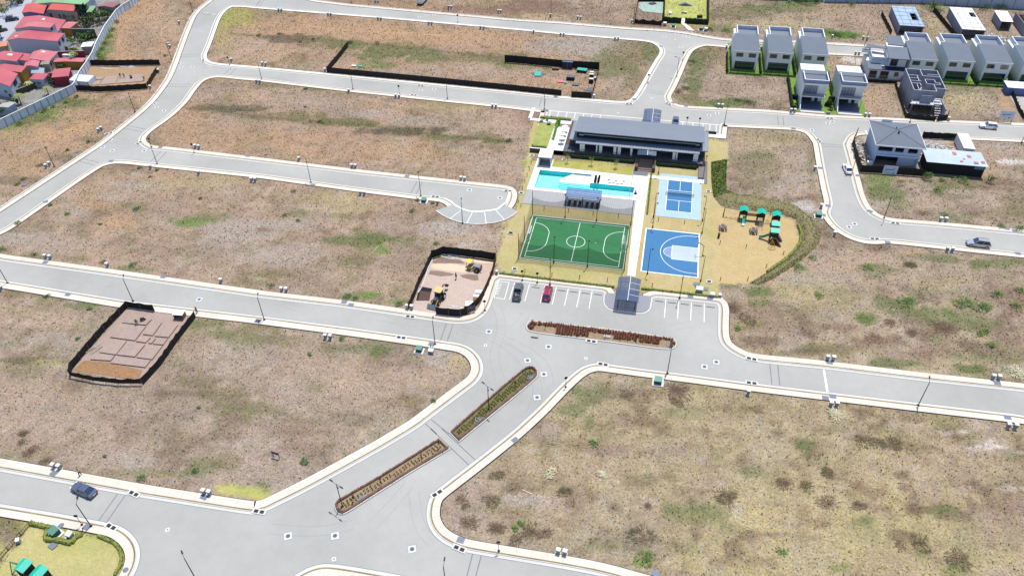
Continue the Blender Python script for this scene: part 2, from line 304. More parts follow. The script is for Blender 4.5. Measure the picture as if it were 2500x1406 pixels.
# (x, y, rx, ry, kind, strength) in photo pixels, each one a patch of soil or growth on the ground
BL = [
 # left outer land
 (330,60,90,70,'O',.8),(300,130,60,45,'O',.6),(350,90,40,40,'M',.6),(390,60,60,40,'T',.5),(255,95,22,60,'V',.8),(245,130,18,20,'B',.9),(262,75,14,30,'B',.6),
 (60,290,110,26,'G',.9),(170,250,50,18,'G',.9),(110,270,30,16,'B',.6),(30,320,60,20,'B',.45),(200,300,70,40,'O',.5),(120,340,120,40,'O',.6),(300,290,50,30,'P',.5),(60,400,60,50,'O',.5),(300,255,35,14,'V',.4),(110,330,40,16,'O',.7),(170,390,40,12,'D',.4),(215,340,40,10,'D',.4),(50,440,60,10,'D',.45),
 # block A
 (580,45,55,25,'L',.75),(545,80,26,40,'L',.55),(800,75,230,28,'O',.75),(1100,92,260,22,'O',.7),(1330,135,150,26,'O',.5),(620,120,90,40,'T',.5),(720,95,90,10,'D',.8),(800,105,70,12,'V',.7),(860,112,50,10,'G',.7),(700,93,50,9,'R',.6),
 (960,125,90,18,'G',.6),(1040,140,60,14,'G',.6),(900,135,60,12,'G',.4),(1180,140,120,12,'V',.7),(920,158,50,10,'B',.45),(1300,155,120,14,'G',.5),(1420,120,90,25,'S',.8),(1500,160,60,30,'G',.55),(1540,120,60,40,'V',.5),(1560,200,40,30,'V',.45),(1150,170,120,20,'T',.4),(1000,180,90,15,'P',.5),(1450,100,60,15,'S',.6),(1350,110,60,20,'S',.5),(1330,215,120,18,'O',.5),(780,140,30,60,'T',.3),(1590,120,20,30,'G',.6),(1230,160,30,10,'G',.5),
 # block B upper
 (560,265,120,9,'D',.8),(700,285,110,11,'V',.85),(840,300,110,11,'V',.9),(980,320,110,11,'D',.9),(1120,337,90,9,'V',.8),(1220,345,50,8,'G',.9),(640,300,90,24,'T',.4),(790,215,50,8,'G',.8),(700,207,60,7,'V',.5),(900,275,60,10,'S',.7),(1010,295,70,14,'S',.6),(760,250,160,16,'P',.5),(1110,260,100,16,'Y',.4),(500,230,60,20,'P',.5),
 (640,340,220,24,'O',.45),(900,370,220,24,'O',.4),(450,290,60,40,'O',.4),(1280,285,30,22,'R',.6),(1240,300,40,30,'T',.6),(1200,400,80,30,'P',.6),(1270,330,40,25,'P',.5),(1250,385,20,50,'T',.4),(1120,250,60,12,'V',.3),
 # block B lower, left big field
 (250,490,70,30,'O',.5),(330,470,60,25,'P',.4),(280,540,50,16,'O',.7),(200,520,40,14,'S',.5),(480,410,70,25,'T',.4),(280,480,40,12,'S',.6),(330,455,60,10,'S',.5),(480,440,120,20,'Y',.3),(470,540,60,9,'B',.6),(450,548,30,8,'B',.7),(510,530,60,10,'G',.5),(330,505,40,12,'G',.4),(60,580,60,20,'S',.6),(60,560,60,10,'V',.4),(150,600,110,20,'P',.6),
 (600,560,90,30,'S',.7),(560,590,90,30,'S',.5),(700,545,70,12,'S',.5),(480,610,90,16,'M',.5),(440,590,50,12,'T',.4),(640,560,20,7,'R',.8),(860,590,60,14,'G',.7),(910,580,40,12,'G',.8),(940,612,26,14,'B',.65),(890,565,30,12,'G',.6),(1000,590,40,12,'G',.5),(830,530,30,9,'G',.4),(720,520,30,9,'G',.5),(850,500,90,20,'Y',.4),(780,480,90,14,'Y',.4),(930,500,70,20,'T',.3),(700,620,110,26,'S',.6),(860,630,60,18,'V',.3),(850,650,40,12,'G',.3),
 (1080,560,90,14,'S',.8),(1120,545,70,10,'S',.7),(1100,590,70,14,'P',.6),(1160,580,50,12,'T',.6),(980,640,60,24,'M',.5),(930,690,60,20,'T',.5),(1150,600,40,14,'N',.3),(650,670,80,10,'V',.5),(330,655,40,8,'G',.6),(60,630,60,8,'V',.4),(190,630,40,6,'V',.4),(620,690,80,8,'V',.4),(900,722,24,8,'B',.8),(850,727,22,6,'B',.7),(970,737,24,6,'B',.5),(220,450,60,14,'T',.4),
 # block D
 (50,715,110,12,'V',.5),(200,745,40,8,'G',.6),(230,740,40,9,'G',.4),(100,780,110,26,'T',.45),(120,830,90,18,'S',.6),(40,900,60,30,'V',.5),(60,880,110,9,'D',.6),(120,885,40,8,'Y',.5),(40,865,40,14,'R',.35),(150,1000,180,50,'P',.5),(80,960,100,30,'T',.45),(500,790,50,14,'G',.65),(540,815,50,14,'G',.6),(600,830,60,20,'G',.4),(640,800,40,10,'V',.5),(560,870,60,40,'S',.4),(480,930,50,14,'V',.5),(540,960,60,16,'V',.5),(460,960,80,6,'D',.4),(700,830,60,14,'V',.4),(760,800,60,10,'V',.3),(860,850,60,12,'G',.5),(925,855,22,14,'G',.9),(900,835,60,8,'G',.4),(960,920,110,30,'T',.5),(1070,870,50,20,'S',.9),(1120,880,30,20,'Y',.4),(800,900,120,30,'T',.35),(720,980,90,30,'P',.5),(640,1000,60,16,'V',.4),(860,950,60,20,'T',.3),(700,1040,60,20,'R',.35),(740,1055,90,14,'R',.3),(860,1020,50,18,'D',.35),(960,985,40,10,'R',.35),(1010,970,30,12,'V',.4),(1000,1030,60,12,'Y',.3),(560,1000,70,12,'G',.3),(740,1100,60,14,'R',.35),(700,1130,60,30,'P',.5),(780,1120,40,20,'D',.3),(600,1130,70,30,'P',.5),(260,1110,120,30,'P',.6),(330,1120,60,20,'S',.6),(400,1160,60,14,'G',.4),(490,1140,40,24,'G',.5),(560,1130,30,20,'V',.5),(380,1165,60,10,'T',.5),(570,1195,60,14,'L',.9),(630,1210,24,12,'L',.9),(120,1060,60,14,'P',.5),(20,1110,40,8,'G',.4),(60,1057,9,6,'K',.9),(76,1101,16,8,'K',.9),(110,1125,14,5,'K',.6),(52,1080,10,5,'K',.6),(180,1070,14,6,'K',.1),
 (640,1180,20,12,'G',.4),(800,1085,20,8,'V',.5),(760,1155,14,8,'D',.4),(655,1110,12,8,'D',.4),
 # block E lawn
 (150,1330,200,80,'L',.85),(60,1340,60,40,'Y',.6),(20,1290,30,40,'D',.6),(15,1310,22,30,'M',.6),(230,1340,40,20,'B',.15),
 # block G, large field bottom right
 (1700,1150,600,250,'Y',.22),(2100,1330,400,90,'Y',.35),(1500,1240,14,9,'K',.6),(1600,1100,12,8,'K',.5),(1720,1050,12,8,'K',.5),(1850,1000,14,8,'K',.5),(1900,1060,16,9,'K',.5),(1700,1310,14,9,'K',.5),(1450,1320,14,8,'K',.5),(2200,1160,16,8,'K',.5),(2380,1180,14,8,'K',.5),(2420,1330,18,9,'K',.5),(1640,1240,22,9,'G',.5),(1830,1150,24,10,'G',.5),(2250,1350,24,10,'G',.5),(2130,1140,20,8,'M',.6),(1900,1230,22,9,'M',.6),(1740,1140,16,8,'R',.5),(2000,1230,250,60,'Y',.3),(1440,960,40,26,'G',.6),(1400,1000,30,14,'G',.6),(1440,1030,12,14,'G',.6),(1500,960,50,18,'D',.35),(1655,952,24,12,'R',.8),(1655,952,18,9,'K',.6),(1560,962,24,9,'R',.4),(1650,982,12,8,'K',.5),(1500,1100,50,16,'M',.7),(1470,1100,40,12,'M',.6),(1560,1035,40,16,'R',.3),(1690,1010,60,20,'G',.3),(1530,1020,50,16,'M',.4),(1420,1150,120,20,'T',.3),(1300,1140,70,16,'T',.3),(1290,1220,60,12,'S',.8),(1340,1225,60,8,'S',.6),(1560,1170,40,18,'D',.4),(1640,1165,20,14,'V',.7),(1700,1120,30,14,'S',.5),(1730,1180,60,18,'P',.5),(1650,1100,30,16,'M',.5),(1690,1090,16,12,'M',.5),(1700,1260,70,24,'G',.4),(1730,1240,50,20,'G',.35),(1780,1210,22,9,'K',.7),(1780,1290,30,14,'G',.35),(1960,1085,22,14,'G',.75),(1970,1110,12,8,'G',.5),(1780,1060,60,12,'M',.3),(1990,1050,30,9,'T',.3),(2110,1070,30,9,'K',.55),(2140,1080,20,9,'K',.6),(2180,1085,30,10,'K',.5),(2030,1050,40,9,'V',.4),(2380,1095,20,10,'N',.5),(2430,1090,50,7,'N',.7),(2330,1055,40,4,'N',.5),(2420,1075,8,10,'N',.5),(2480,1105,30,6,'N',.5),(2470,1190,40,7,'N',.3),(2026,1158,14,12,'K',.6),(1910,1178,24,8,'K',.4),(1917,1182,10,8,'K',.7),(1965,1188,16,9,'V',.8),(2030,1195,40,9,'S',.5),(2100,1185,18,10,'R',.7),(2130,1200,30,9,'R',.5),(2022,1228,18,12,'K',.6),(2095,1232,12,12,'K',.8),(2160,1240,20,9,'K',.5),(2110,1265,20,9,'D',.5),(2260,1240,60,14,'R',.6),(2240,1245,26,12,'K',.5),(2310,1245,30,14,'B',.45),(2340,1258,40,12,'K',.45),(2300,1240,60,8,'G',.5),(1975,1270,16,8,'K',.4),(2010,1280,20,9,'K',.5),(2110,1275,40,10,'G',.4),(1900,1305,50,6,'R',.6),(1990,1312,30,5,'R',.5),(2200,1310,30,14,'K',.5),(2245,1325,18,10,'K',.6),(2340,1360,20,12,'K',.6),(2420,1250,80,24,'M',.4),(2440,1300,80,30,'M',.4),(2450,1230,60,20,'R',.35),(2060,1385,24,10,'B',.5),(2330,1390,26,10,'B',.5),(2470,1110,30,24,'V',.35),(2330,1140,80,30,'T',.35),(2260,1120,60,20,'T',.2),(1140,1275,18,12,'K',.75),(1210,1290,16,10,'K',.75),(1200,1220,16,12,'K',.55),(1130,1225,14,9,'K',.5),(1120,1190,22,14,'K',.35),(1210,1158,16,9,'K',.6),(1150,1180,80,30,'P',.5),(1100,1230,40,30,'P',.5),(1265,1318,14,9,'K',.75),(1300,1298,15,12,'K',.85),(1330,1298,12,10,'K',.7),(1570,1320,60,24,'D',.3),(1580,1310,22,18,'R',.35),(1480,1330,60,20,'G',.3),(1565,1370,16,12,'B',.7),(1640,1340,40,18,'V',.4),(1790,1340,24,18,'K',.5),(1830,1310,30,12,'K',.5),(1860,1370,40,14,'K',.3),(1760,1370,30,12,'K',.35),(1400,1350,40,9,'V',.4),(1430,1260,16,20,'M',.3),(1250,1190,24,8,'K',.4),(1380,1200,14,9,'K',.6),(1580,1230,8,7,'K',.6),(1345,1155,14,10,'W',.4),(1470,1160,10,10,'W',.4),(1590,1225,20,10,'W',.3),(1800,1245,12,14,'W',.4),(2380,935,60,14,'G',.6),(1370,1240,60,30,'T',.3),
 # block C right-hand field
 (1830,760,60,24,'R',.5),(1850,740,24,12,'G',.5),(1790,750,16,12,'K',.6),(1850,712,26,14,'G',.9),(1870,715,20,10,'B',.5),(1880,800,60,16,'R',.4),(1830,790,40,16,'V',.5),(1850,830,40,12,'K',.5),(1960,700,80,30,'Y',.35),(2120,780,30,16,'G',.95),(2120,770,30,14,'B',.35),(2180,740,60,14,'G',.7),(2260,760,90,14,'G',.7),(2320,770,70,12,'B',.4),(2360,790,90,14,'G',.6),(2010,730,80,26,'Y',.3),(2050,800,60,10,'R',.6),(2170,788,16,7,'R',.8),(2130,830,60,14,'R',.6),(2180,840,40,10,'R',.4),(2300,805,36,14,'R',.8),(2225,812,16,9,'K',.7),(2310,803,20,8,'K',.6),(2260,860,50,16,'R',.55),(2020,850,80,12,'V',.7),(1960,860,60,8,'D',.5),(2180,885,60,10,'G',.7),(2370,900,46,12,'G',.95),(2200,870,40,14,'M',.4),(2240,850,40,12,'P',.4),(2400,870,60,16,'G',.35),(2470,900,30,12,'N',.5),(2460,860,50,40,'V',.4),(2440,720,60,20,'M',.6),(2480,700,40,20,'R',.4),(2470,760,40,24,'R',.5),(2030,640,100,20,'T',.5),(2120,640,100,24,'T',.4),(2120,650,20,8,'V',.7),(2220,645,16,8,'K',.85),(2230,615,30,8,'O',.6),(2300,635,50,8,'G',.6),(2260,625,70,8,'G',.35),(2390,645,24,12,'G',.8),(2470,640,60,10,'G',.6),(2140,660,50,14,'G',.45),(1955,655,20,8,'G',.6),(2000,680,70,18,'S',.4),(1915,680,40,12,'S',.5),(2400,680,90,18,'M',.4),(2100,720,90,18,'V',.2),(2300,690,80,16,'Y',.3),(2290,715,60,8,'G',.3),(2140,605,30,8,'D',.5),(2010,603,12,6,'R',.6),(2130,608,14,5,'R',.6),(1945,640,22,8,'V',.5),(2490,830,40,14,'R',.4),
 # block C upper field right of clubhouse
 (1860,340,90,26,'Y',.3),(1850,400,60,20,'V',.5),(1880,330,60,16,'V',.35),(1820,380,60,10,'G',.35),(1900,460,30,16,'S',.8),(1940,440,24,20,'S',.6),(1840,450,50,16,'V',.4),(1930,470,60,12,'T',.3),(1985,480,14,8,'R',.85),(1975,490,20,10,'R',.5),(1960,500,30,10,'W',.7),(1975,510,22,7,'W',.5),(1980,400,12,60,'V',.5),(1800,360,30,24,'T',.4),
 # club lawns and playground ground
 (1320,330,18,24,'L',.95),(1420,400,130,10,'L',.9),(1480,403,60,8,'Y',.6),(1250,600,26,60,'Y',.8),(1255,660,30,16,'Y',.8),(1380,515,150,9,'Y',.9),(1430,520,60,6,'V',.5),(1300,440,16,50,'L',.7),(1400,675,150,11,'L',.8),(1640,700,110,12,'Y',.9),(1590,480,12,50,'Y',.9),(1655,550,70,9,'Y',.9),(1680,555,40,5,'O',.5),(1725,560,16,130,'Y',.85),(1748,400,16,50,'Y',.95),(1750,400,14,40,'L',.6),(1740,345,10,30,'Y',.95),(1850,610,110,55,'Y',1),(1820,560,90,45,'Y',.95),(1800,650,80,30,'Y',.9),(1780,560,50,60,'O',.25),(1560,500,6,90,'Y',.8),(1860,570,40,30,'O',.18),(1545,560,8,90,'Y',.8),(1770,690,30,20,'V',.5),(1700,695,60,10,'L',.5),(1890,525,30,10,'V',.25),
 # path beside the bank
 (1990,590,14,14,'O',.6),(1960,625,16,10,'O',.7),(1920,655,16,9,'O',.8),(1880,688,14,9,'O',.7),
 # block I and the house plots
 (1700,150,30,36,'G',.8),(1690,210,24,26,'G',.8),(1680,240,40,12,'V',.7),(1760,255,60,9,'B',.45),(1790,250,60,10,'G',.8),(1740,130,30,20,'V',.5),(1780,180,60,30,'T',.35),(1660,225,14,10,'R',.6),(1850,225,60,14,'T',.4),(1960,215,60,30,'T',.0),(2050,160,30,20,'O',.45),(2070,145,24,9,'N',.8),(2095,150,14,9,'N',.7),(2140,240,40,30,'O',.4),(2160,260,60,20,'T',.4),(2360,250,70,30,'Y',.4),(2340,220,60,9,'G',.35),(2460,250,24,24,'O',.6),(2400,270,60,14,'P',.3),
 # beyond the top road
 (560,10,40,8,'L',.4),(900,8,160,9,'R',.3),(1000,15,110,8,'O',.5),(1200,20,110,14,'R',.8),(1320,20,90,16,'R',.85),(1420,30,90,14,'M',.7),(1290,10,60,10,'R',.8),(1330,40,70,7,'Y',.4),(1180,12,60,6,'Y',.3),(1680,25,48,26,'L',.95),(1680,60,48,8,'L',.7),(1700,62,20,6,'O',.4),(1580,40,34,20,'M',.9),(1800,30,80,20,'V',.6),(1900,20,90,12,'G',.6),(1960,8,40,7,'B',.5),(1900,60,120,14,'Y',.4),(2000,80,50,9,'G',.8),(2060,86,50,8,'B',.85),(1760,70,30,10,'G',.5),(2060,30,80,22,'O',.3),(2140,60,60,24,'T',.7),(2160,20,60,16,'M',.4),(2285,60,24,26,'Y',.5),(2260,20,20,8,'V',.6),(2420,60,40,24,'O',.3),(2400,80,30,16,'S',.8),
 # block J
 (2150,450,50,24,'B',.5),(2160,470,60,24,'G',.75),(2200,500,40,12,'G',.4),(2220,450,50,16,'P',.6),(2270,490,60,20,'T',.45),(2330,450,60,14,'G',.5),(2190,525,40,9,'R',.4),(2290,470,20,8,'G',.7),(2200,442,8,3,'K',.8),(2225,463,9,5,'K',.6),(2195,455,9,3,'K',.6),(2340,480,50,12,'D',.35),(2420,440,90,10,'R',.5),(2460,455,60,10,'R',.45),(2250,525,24,6,'K',.45),(2390,510,50,14,'M',.5),(2380,520,30,8,'K',.3),(2330,530,50,12,'G',.35),(2450,520,60,14,'V',.4),(2440,370,70,40,'P',.9),(2420,400,40,40,'O',.3),(2465,395,30,9,'N',.8),(2440,360,30,10,'S',.7),(2250,390,120,30,'P',.5),(2280,350,50,14,'W',.5),(2120,350,16,60,'W',.4),(2340,450,60,16,'V',.4),(2210,535,60,4,'K',.3),(2490,490,40,30,'V',.4),(2350,550,60,8,'D',.3),
 # left neighbourhood yards
 (120,120,110,110,'S',.9),(200,95,25,15,'G',.7),(60,150,80,60,'S',.7),(150,205,60,30,'V',.6),(30,250,60,14,'V',.7),(40,30,60,40,'S',.8),(200,60,40,20,'V',.7),
]
TRACKS = [([(860,235),(980,258),(1130,300),(1230,330)], 4, (190,172,150)), ([(1060,545),(1130,570),(1200,580),(1240,560)], 5, (196,186,174)), ([(1050,575),(1120,590),(1210,596)], 4, (192,180,166)), ([(880,130),(905,105),(935,70)], 3, (208,170,124)), ([(735,62),(850,75),(1000,82),(1140,90)], 2.5, (212,176,132)), ([(2105,225),(2140,255),(2180,280)], 3, (206,186,150)), ([(1240,310),(1236,360),(1262,410)], 4, (186,160,136)), ([(0,745),(110,790),(200,820)], 4, (150,138,112)), ([(430,925),(600,985),(760,1030),(900,1040)], 6, (142,130,104)), ([(1850,1140),(2050,1200),(2300,1225),(2500,1260)], 4, (158,136,108)), ([(2380,380),(2420,400),(2470,405)], 4, (170,146,128)), ([(60,350),(130,330),(230,300)], 7, (200,164,120)), ([(480,265),(620,285),(760,297),(900,306),(1060,330),(1250,347)], 6, (100,98,70)), ([(560,82),(700,95),(860,103),(1000,118),(1200,140),(1350,150)], 5, (110,106,78))]
LAWNS = [([(1300,300),(1345,300),(1352,352),(1300,380),(1278,440),(1290,400),(1318,388),(1345,385),(1345,405),(1548,425),(1548,372),(1605,372),(1715,376),(1716,345),(1778,345),(1775,400),(1772,470),(1765,520),(1752,735),(1500,704),(1214,672),(1212,640),(1240,560),(1262,500),(1278,440)], (206,190,140), (186,182,112), .88),
 ([(1558,420),(1718,436),(1716,700),(1545,700)], (208,192,142), (200,176,124), .8), ([(1745,505),(1800,512),(1900,522),(1942,540),(1952,590),(1925,628),(1850,680),(1828,695),(1742,690)], (212,188,138), (204,180,128), .95),
 ([(1345,392),(1552,412),(1552,428),(1345,404)], (198,190,110), (172,176,84), .9),
 ([(75,1285),(130,1288),(260,1315),(296,1345),(290,1406),(280,1500),(-100,1500),(-10,1400)], (206,196,136), (186,186,116), .9),
 ([(524,1178),(640,1196),(655,1206),(640,1226),(520,1206)], (200,194,120), (176,182,98), .85)]
def ground_rgb(u, v):
    """base soil/grass colour (sRGB 0..1) at ground points"""
    d = np.stack([u, v, np.full_like(u, -CAMH)], -1); k = d @ CF
    k = np.maximum(k, 1e-3); X = 1250+FPX*(d @ CR)/k; Y = 703-FPX*(d @ CU)/k
    n1 = fbm(u, v, 0.16, 1); n2 = fbm(u, v, 0.05, 5); n3 = fbm(u, v, 0.45, 9, 3); n4 = fbm(u, v, 0.09, 33)
    ul = np.clip((900-Y)/700, 0, 1)*np.clip((1900-X)/900, 0, 1)      # the orange lots lie to the north-west
    base = np.stack([174+11*ul, 155-4*ul, 130-11*ul], -1)
    br = np.clip((X-1100)/500, 0, 1)*np.clip((Y-600)/300, 0, 1)
    base = base+br[:, None]*np.array([0, 1, -8.0])
    base = base+(n1-0.5)[:, None]*np.array([34, 30, 26])+(n2-0.5)[:, None]*np.array([20, 14, 8])
    def mixc(c, w_):
        nonlocal base; base = base*(1-w_[:, None])+np.array(c, float)*w_[:, None]
    ss = lambda x, a, b: np.clip((x-a)/(b-a), 0, 1)**2*(3-2*np.clip((x-a)/(b-a), 0, 1))
    mixc(KC['V'], 0.34*ss(n3*0.5+n4*0.5, 0.54, 0.66)); mixc(KC['K'], (.34+.26*br)*ss(fbm(u, v, 0.30, 131)*.7+n4*.3, 0.52, 0.66)); mixc((196,178,140), (.2+.3*br)*ss(fbm(u, v, .6, 191), .5, .7)); mixc(KC['G'], 0.30*ss(fbm(u, v, 0.24, 151)*.75+n2*.25, 0.56, 0.70)); mixc((206,192,168), 0.35*ss(fbm(u, v, 0.5, 171), 0.60, 0.76)); mixc(KC['M'], 0.45*ss(fbm(u, v, 0.2, 51), 0.57, 0.72)); mixc(KC['S'], 0.35*ss(fbm(u, v, 0.13, 71), 0.55, 0.7))
    mixc(KC['Y'], 0.22*(0.3+br)*ss(fbm(u, v, 0.25, 91), 0.55, 0.7))
    nn = (fbm(u, v, 0.3, 201, 4)-0.5)*1.5+(n3-0.5)*0.7
    for (x, y, rx, ry, kd, s) in BL:
        q = np.sqrt(((X-x)/rx)**2+((Y-y)/ry)**2)
        m = q < 1.7
        if not m.any(): continue
        t = np.clip((1.28+nn[m]-q[m])/0.62, 0, 1); wv = np.zeros_like(q); wv[m] = s*t*t*(3-2*t)
        mixc(KC[kd], wv)
    g = (base[:, 1]-0.5*(base[:, 0]+base[:, 2]))
    m = np.array(base.mean(1, keepdims=True)); base = m+(base-m)*0.82; base = 165+(base-165)*0.98+np.array([-1, -4, -2.0])
    for pl_, wd, cc_ in TRACKS:
        for (ax, ay), (bx, by) in zip(pl_, pl_[1:]):
            tt = np.clip(((X-ax)*(bx-ax)+(Y-ay)*(by-ay))/max((bx-ax)**2+(by-ay)**2, 1), 0, 1); dd = np.hypot(X-ax-tt*(bx-ax), (Y-ay-tt*(by-ay))*1.3)
            mixc(cc_, .5*np.clip(1.3+nn*.8-dd/wd, 0, 1))
    jx, jy = X+(n3-.5)*10, Y+(n1-.5)*8; sp_ = np.ones_like(X)
    for poly, col, col2, st in LAWNS:
        q = inpoly(jx, jy, poly)
        if q.any():
            f = (0.35+1.6*(fbm(u, v, .12, 401)-.5)+1.2*(n3-.5))[q]; f = np.clip(f, 0, 1)[:, None]; c = np.array(col, float)*(1-f)+np.array(col2, float)*f
            base[q] = base[q]*(1-st)+c*st; sp_[q] = .42
    return np.clip(base, 0, 255)/255.0, X, Y, np.where(sp_ < 1, -1, g), sp_
def slin(a): return np.where(a <= 0.04045, a/12.92, ((a+0.055)/1.055)**2.4)

POOL = Zp(1270, 380, 8.32, [(395,290),(1335,378),(1310,555),(2320,655),(2295,865),(290,655)])
POOLW = [(-29.0,168.5),(-15.3,168.5),(-15.3,164.6),(-4.2,164.6),(-4.2,160.0),(-29.0,160.0)]
def inpoly(u, v, poly):
    c = np.zeros(u.shape, bool); n = len(poly)
    for i in range(n):
        (x1, y1), (x2, y2) = poly[i], poly[(i+1) % n]
        if y1 == y2: continue
        m = ((y1 > v) != (y2 > v)) & (u < (x2-x1)*(v-y1)/(y2-y1)+x1); c ^= m
    return c
gx = np.arange(-232, 152.1, 0.75); gy = np.arange(40, 330.1, 0.75)
# denser rows are not needed: sub-metre texture comes from the material and from the tufts
U, V = np.meshgrid(gx, gy); uu = U.ravel(); vv = V.ravel()
gc, GX, GY, gg, gsp = ground_rgb(uu, vv)
zz = (fbm(uu, vv, 0.35, 301, 3)-0.5)*0.06-0.012
nx_, ny_ = len(gx), len(gy)
zz = zz.reshape(ny_, nx_); zz[0, :] = zz[-1, :] = 0; zz[:, 0] = zz[:, -1] = 0; zz = zz.ravel()
idx = np.arange(nx_*ny_).reshape(ny_, nx_)
quads = np.stack([idx[:-1, :-1], idx[:-1, 1:], idx[1:, 1:], idx[1:, :-1]], -1).reshape(-1, 4)
qc_u = uu[quads].mean(1); qc_v = vv[quads].mean(1)
keep = ~((qc_u > -30.2) & (qc_u < -3.6) & (qc_v > 159.2) & (qc_v < 169.3))
quads = quads[keep]
verts = np.stack([uu, vv, zz], -1)
# skirt out to the horizon
x0, x1, y0, y1 = gx[0], gx[-1], gy[0], gy[-1]; Bg = 9000
nv = len(verts); sk = [(-Bg,-Bg,0),(Bg,-Bg,0),(Bg,Bg,0),(-Bg,Bg,0)]
verts = np.concatenate([verts, np.array(sk, float)])
cidx = [idx[0, 0], idx[0, -1], idx[-1, -1], idx[-1, 0]]
edges_ = [list(idx[0, :]), list(idx[:, -1]), list(idx[-1, ::-1]), list(idx[::-1, 0])]
faces = quads.tolist()
for k, el in enumerate(edges_):
    faces.append([nv+k, nv+(k+1) % 4]+[int(a) for a in el[::-1]])
me = bpy.data.meshes.new('ground'); me.from_pydata(verts.tolist(), [], faces)
ca = me.color_attributes.new('Soil', 'FLOAT_COLOR', 'POINT')
cc = np.ones((len(verts), 4), np.float32); cc[:nv, :3] = slin(gc)*0.645; cc[:nv, 3] = gsp; cc[nv:, :3] = slin(np.array([150, 145, 105])/255)*0.66
ca.data.foreach_set('color', cc.ravel())
me.polygons.foreach_set('use_smooth', [True]*len(me.polygons))
def soil_mat(name, attr=True, col=(0.3,0.25,0.2), speck=1.0, spec_scale=1.0):
    m = bpy.data.materials.new(name); m.use_nodes = True; n = m.node_tree; b = n.nodes['Principled BSDF']; b.inputs['Roughness'].default_value = 0.95; b.inputs['Specular IOR Level'].default_value = 0.1
    L = n.links.new; N = n.nodes.new
    tc = N('ShaderNodeTexCoord')
    if attr: at = N('ShaderNodeAttribute'); at.attribute_name = 'Soil'; c0 = at.outputs['Color']
    else: at = N('ShaderNodeRGB'); at.outputs[0].default_value = (*col, 1); c0 = at.outputs[0]
    def noise(sc, det=4, ro=0.6):
        z = N('ShaderNodeTexNoise'); z.inputs['Scale'].default_value = sc*spec_scale; z.inputs['Detail'].default_value = det; z.inputs['Roughness'].default_value = ro; L(tc.outputs['Object'], z.inputs['Vector']); return z
    def rng(o, a, b_, c, d):
        r = N('ShaderNodeMapRange'); r.inputs['From Min'].default_value = a; r.inputs['From Max'].default_value = b_; r.inputs['To Min'].default_value = c; r.inputs['To Max'].default_value = d; L(o, r.inputs['Value']); return r.outputs[0]
    def mul(a, b_):
        q = N('ShaderNodeMath'); q.operation = 'MULTIPLY'; L(a, q.inputs[0]); L(b_, q.inputs[1]); return q.outputs[0]
    na = noise(1.7, 5, 0.75); nb = noise(0.5, 4, 0.6); nc = noise(3.4, 3, 0.7)
    f = mul(rng(na.outputs['Fac'], 0.3, 0.7, 1-0.30*speck, 1+0.30*speck), rng(nb.outputs['Fac'], 0.3, 0.7, 1-0.12*speck, 1+0.12*speck))
    f = mul(f, rng(nc.outputs['Fac'], 0.3, 0.7, 1-0.24*speck, 1+0.24*speck))
    if attr:
        ff = N('ShaderNodeMix'); ff.data_type = 'FLOAT'; L(at.outputs['Alpha'], ff.inputs[0]); ff.inputs[2].default_value = 1; L(f, ff.inputs[3]); f = ff.outputs[0]
    vs = N('ShaderNodeVectorMath'); vs.operation = 'SCALE'; L(c0, vs.inputs[0]); L(f, vs.inputs['Scale'])
    # dark specks: weed tufts with their small shadows painted into the colour
    nd = noise(2.6, 2, 0.5); ne = noise(0.22, 3, 0.6)
    thr = rng(ne.outputs['Fac'], 0.35, 0.65, 0.70, 0.61)
    sub = N('ShaderNodeMath'); sub.operation = 'SUBTRACT'; L(nd.outputs['Fac'], sub.inputs[0]); L(thr, sub.inputs[1])
    k = rng(sub.outputs[0], 0.0, 0.05, 0.0, 0.75*speck)
    if attr: k = mul(k, at.outputs['Alpha'])
    mx = N('ShaderNodeMix'); mx.data_type = 'RGBA'; mx.clamp_factor = True
    L(k, mx.inputs['Factor']); L(vs.outputs[0], mx.inputs['A'])
    hs = N('ShaderNodeVectorMath'); hs.operation = 'MULTIPLY'; L(vs.outputs[0], hs.inputs[0]); hs.inputs[1].default_value = (0.48, 0.54, 0.42)
    L(hs.outputs[0], mx.inputs['B'])
    # small hue drift: straw to grey
    nh = noise(0.9, 4, 0.7); mh = N('ShaderNodeMix'); mh.data_type = 'RGBA'; mh.blend_type = 'MULTIPLY'; mh.inputs['Factor'].default_value = 1
    cr = N('ShaderNodeValToRGB'); cr.color_ramp.elements[0].position = 0.35; cr.color_ramp.elements[0].color = (0.95, 0.97, 1.06, 1); cr.color_ramp.elements[1].position = 0.65; cr.color_ramp.elements[1].color = (1.07, 1.0, 0.88, 1)
    L(nh.outputs['Fac'], cr.inputs[0]); L(mx.outputs['Result'], mh.inputs['A']); L(cr.outputs[0], mh.inputs['B'])
    L(mh.outputs['Result'], b.inputs['Base Color'])
    bp = N('ShaderNodeBump'); bp.inputs['Strength'].default_value = 0.55; bp.inputs['Distance'].default_value = 0.12; L(na.outputs['Fac'], bp.inputs['Height']); L(bp.outputs[0], b.inputs['Normal'])
    return m
m_ground = soil_mat('ground_soil_and_dry_grass')
me.materials.append(m_ground); me.validate(); me.update()
go = bpy.data.objects.new('ground', me); COL.objects.link(go); go['kind'] = 'structure'

# ---------------------------------------------------------------- grass tufts over the open land (uncountable)
HOLES = []      # places kept free of tufts: built-up plots (u0,u1,v0,v1)
def openland(u, v):
    ok = np.zeros(u.shape, bool)
    for k, p in BLK.items():
        q = offset(p, 2.45); ok |= inpoly(u, v, q)
    hp = offset(HLr, 2.5, closed=False)
    ok |= inpoly(u, v, hp+[(-400, 60), (-400, 400), (400, 400)])
    for (a, b, c, d) in HOLES: ok &= ~((u > a) & (u < b) & (v > c) & (v < d))
    return ok
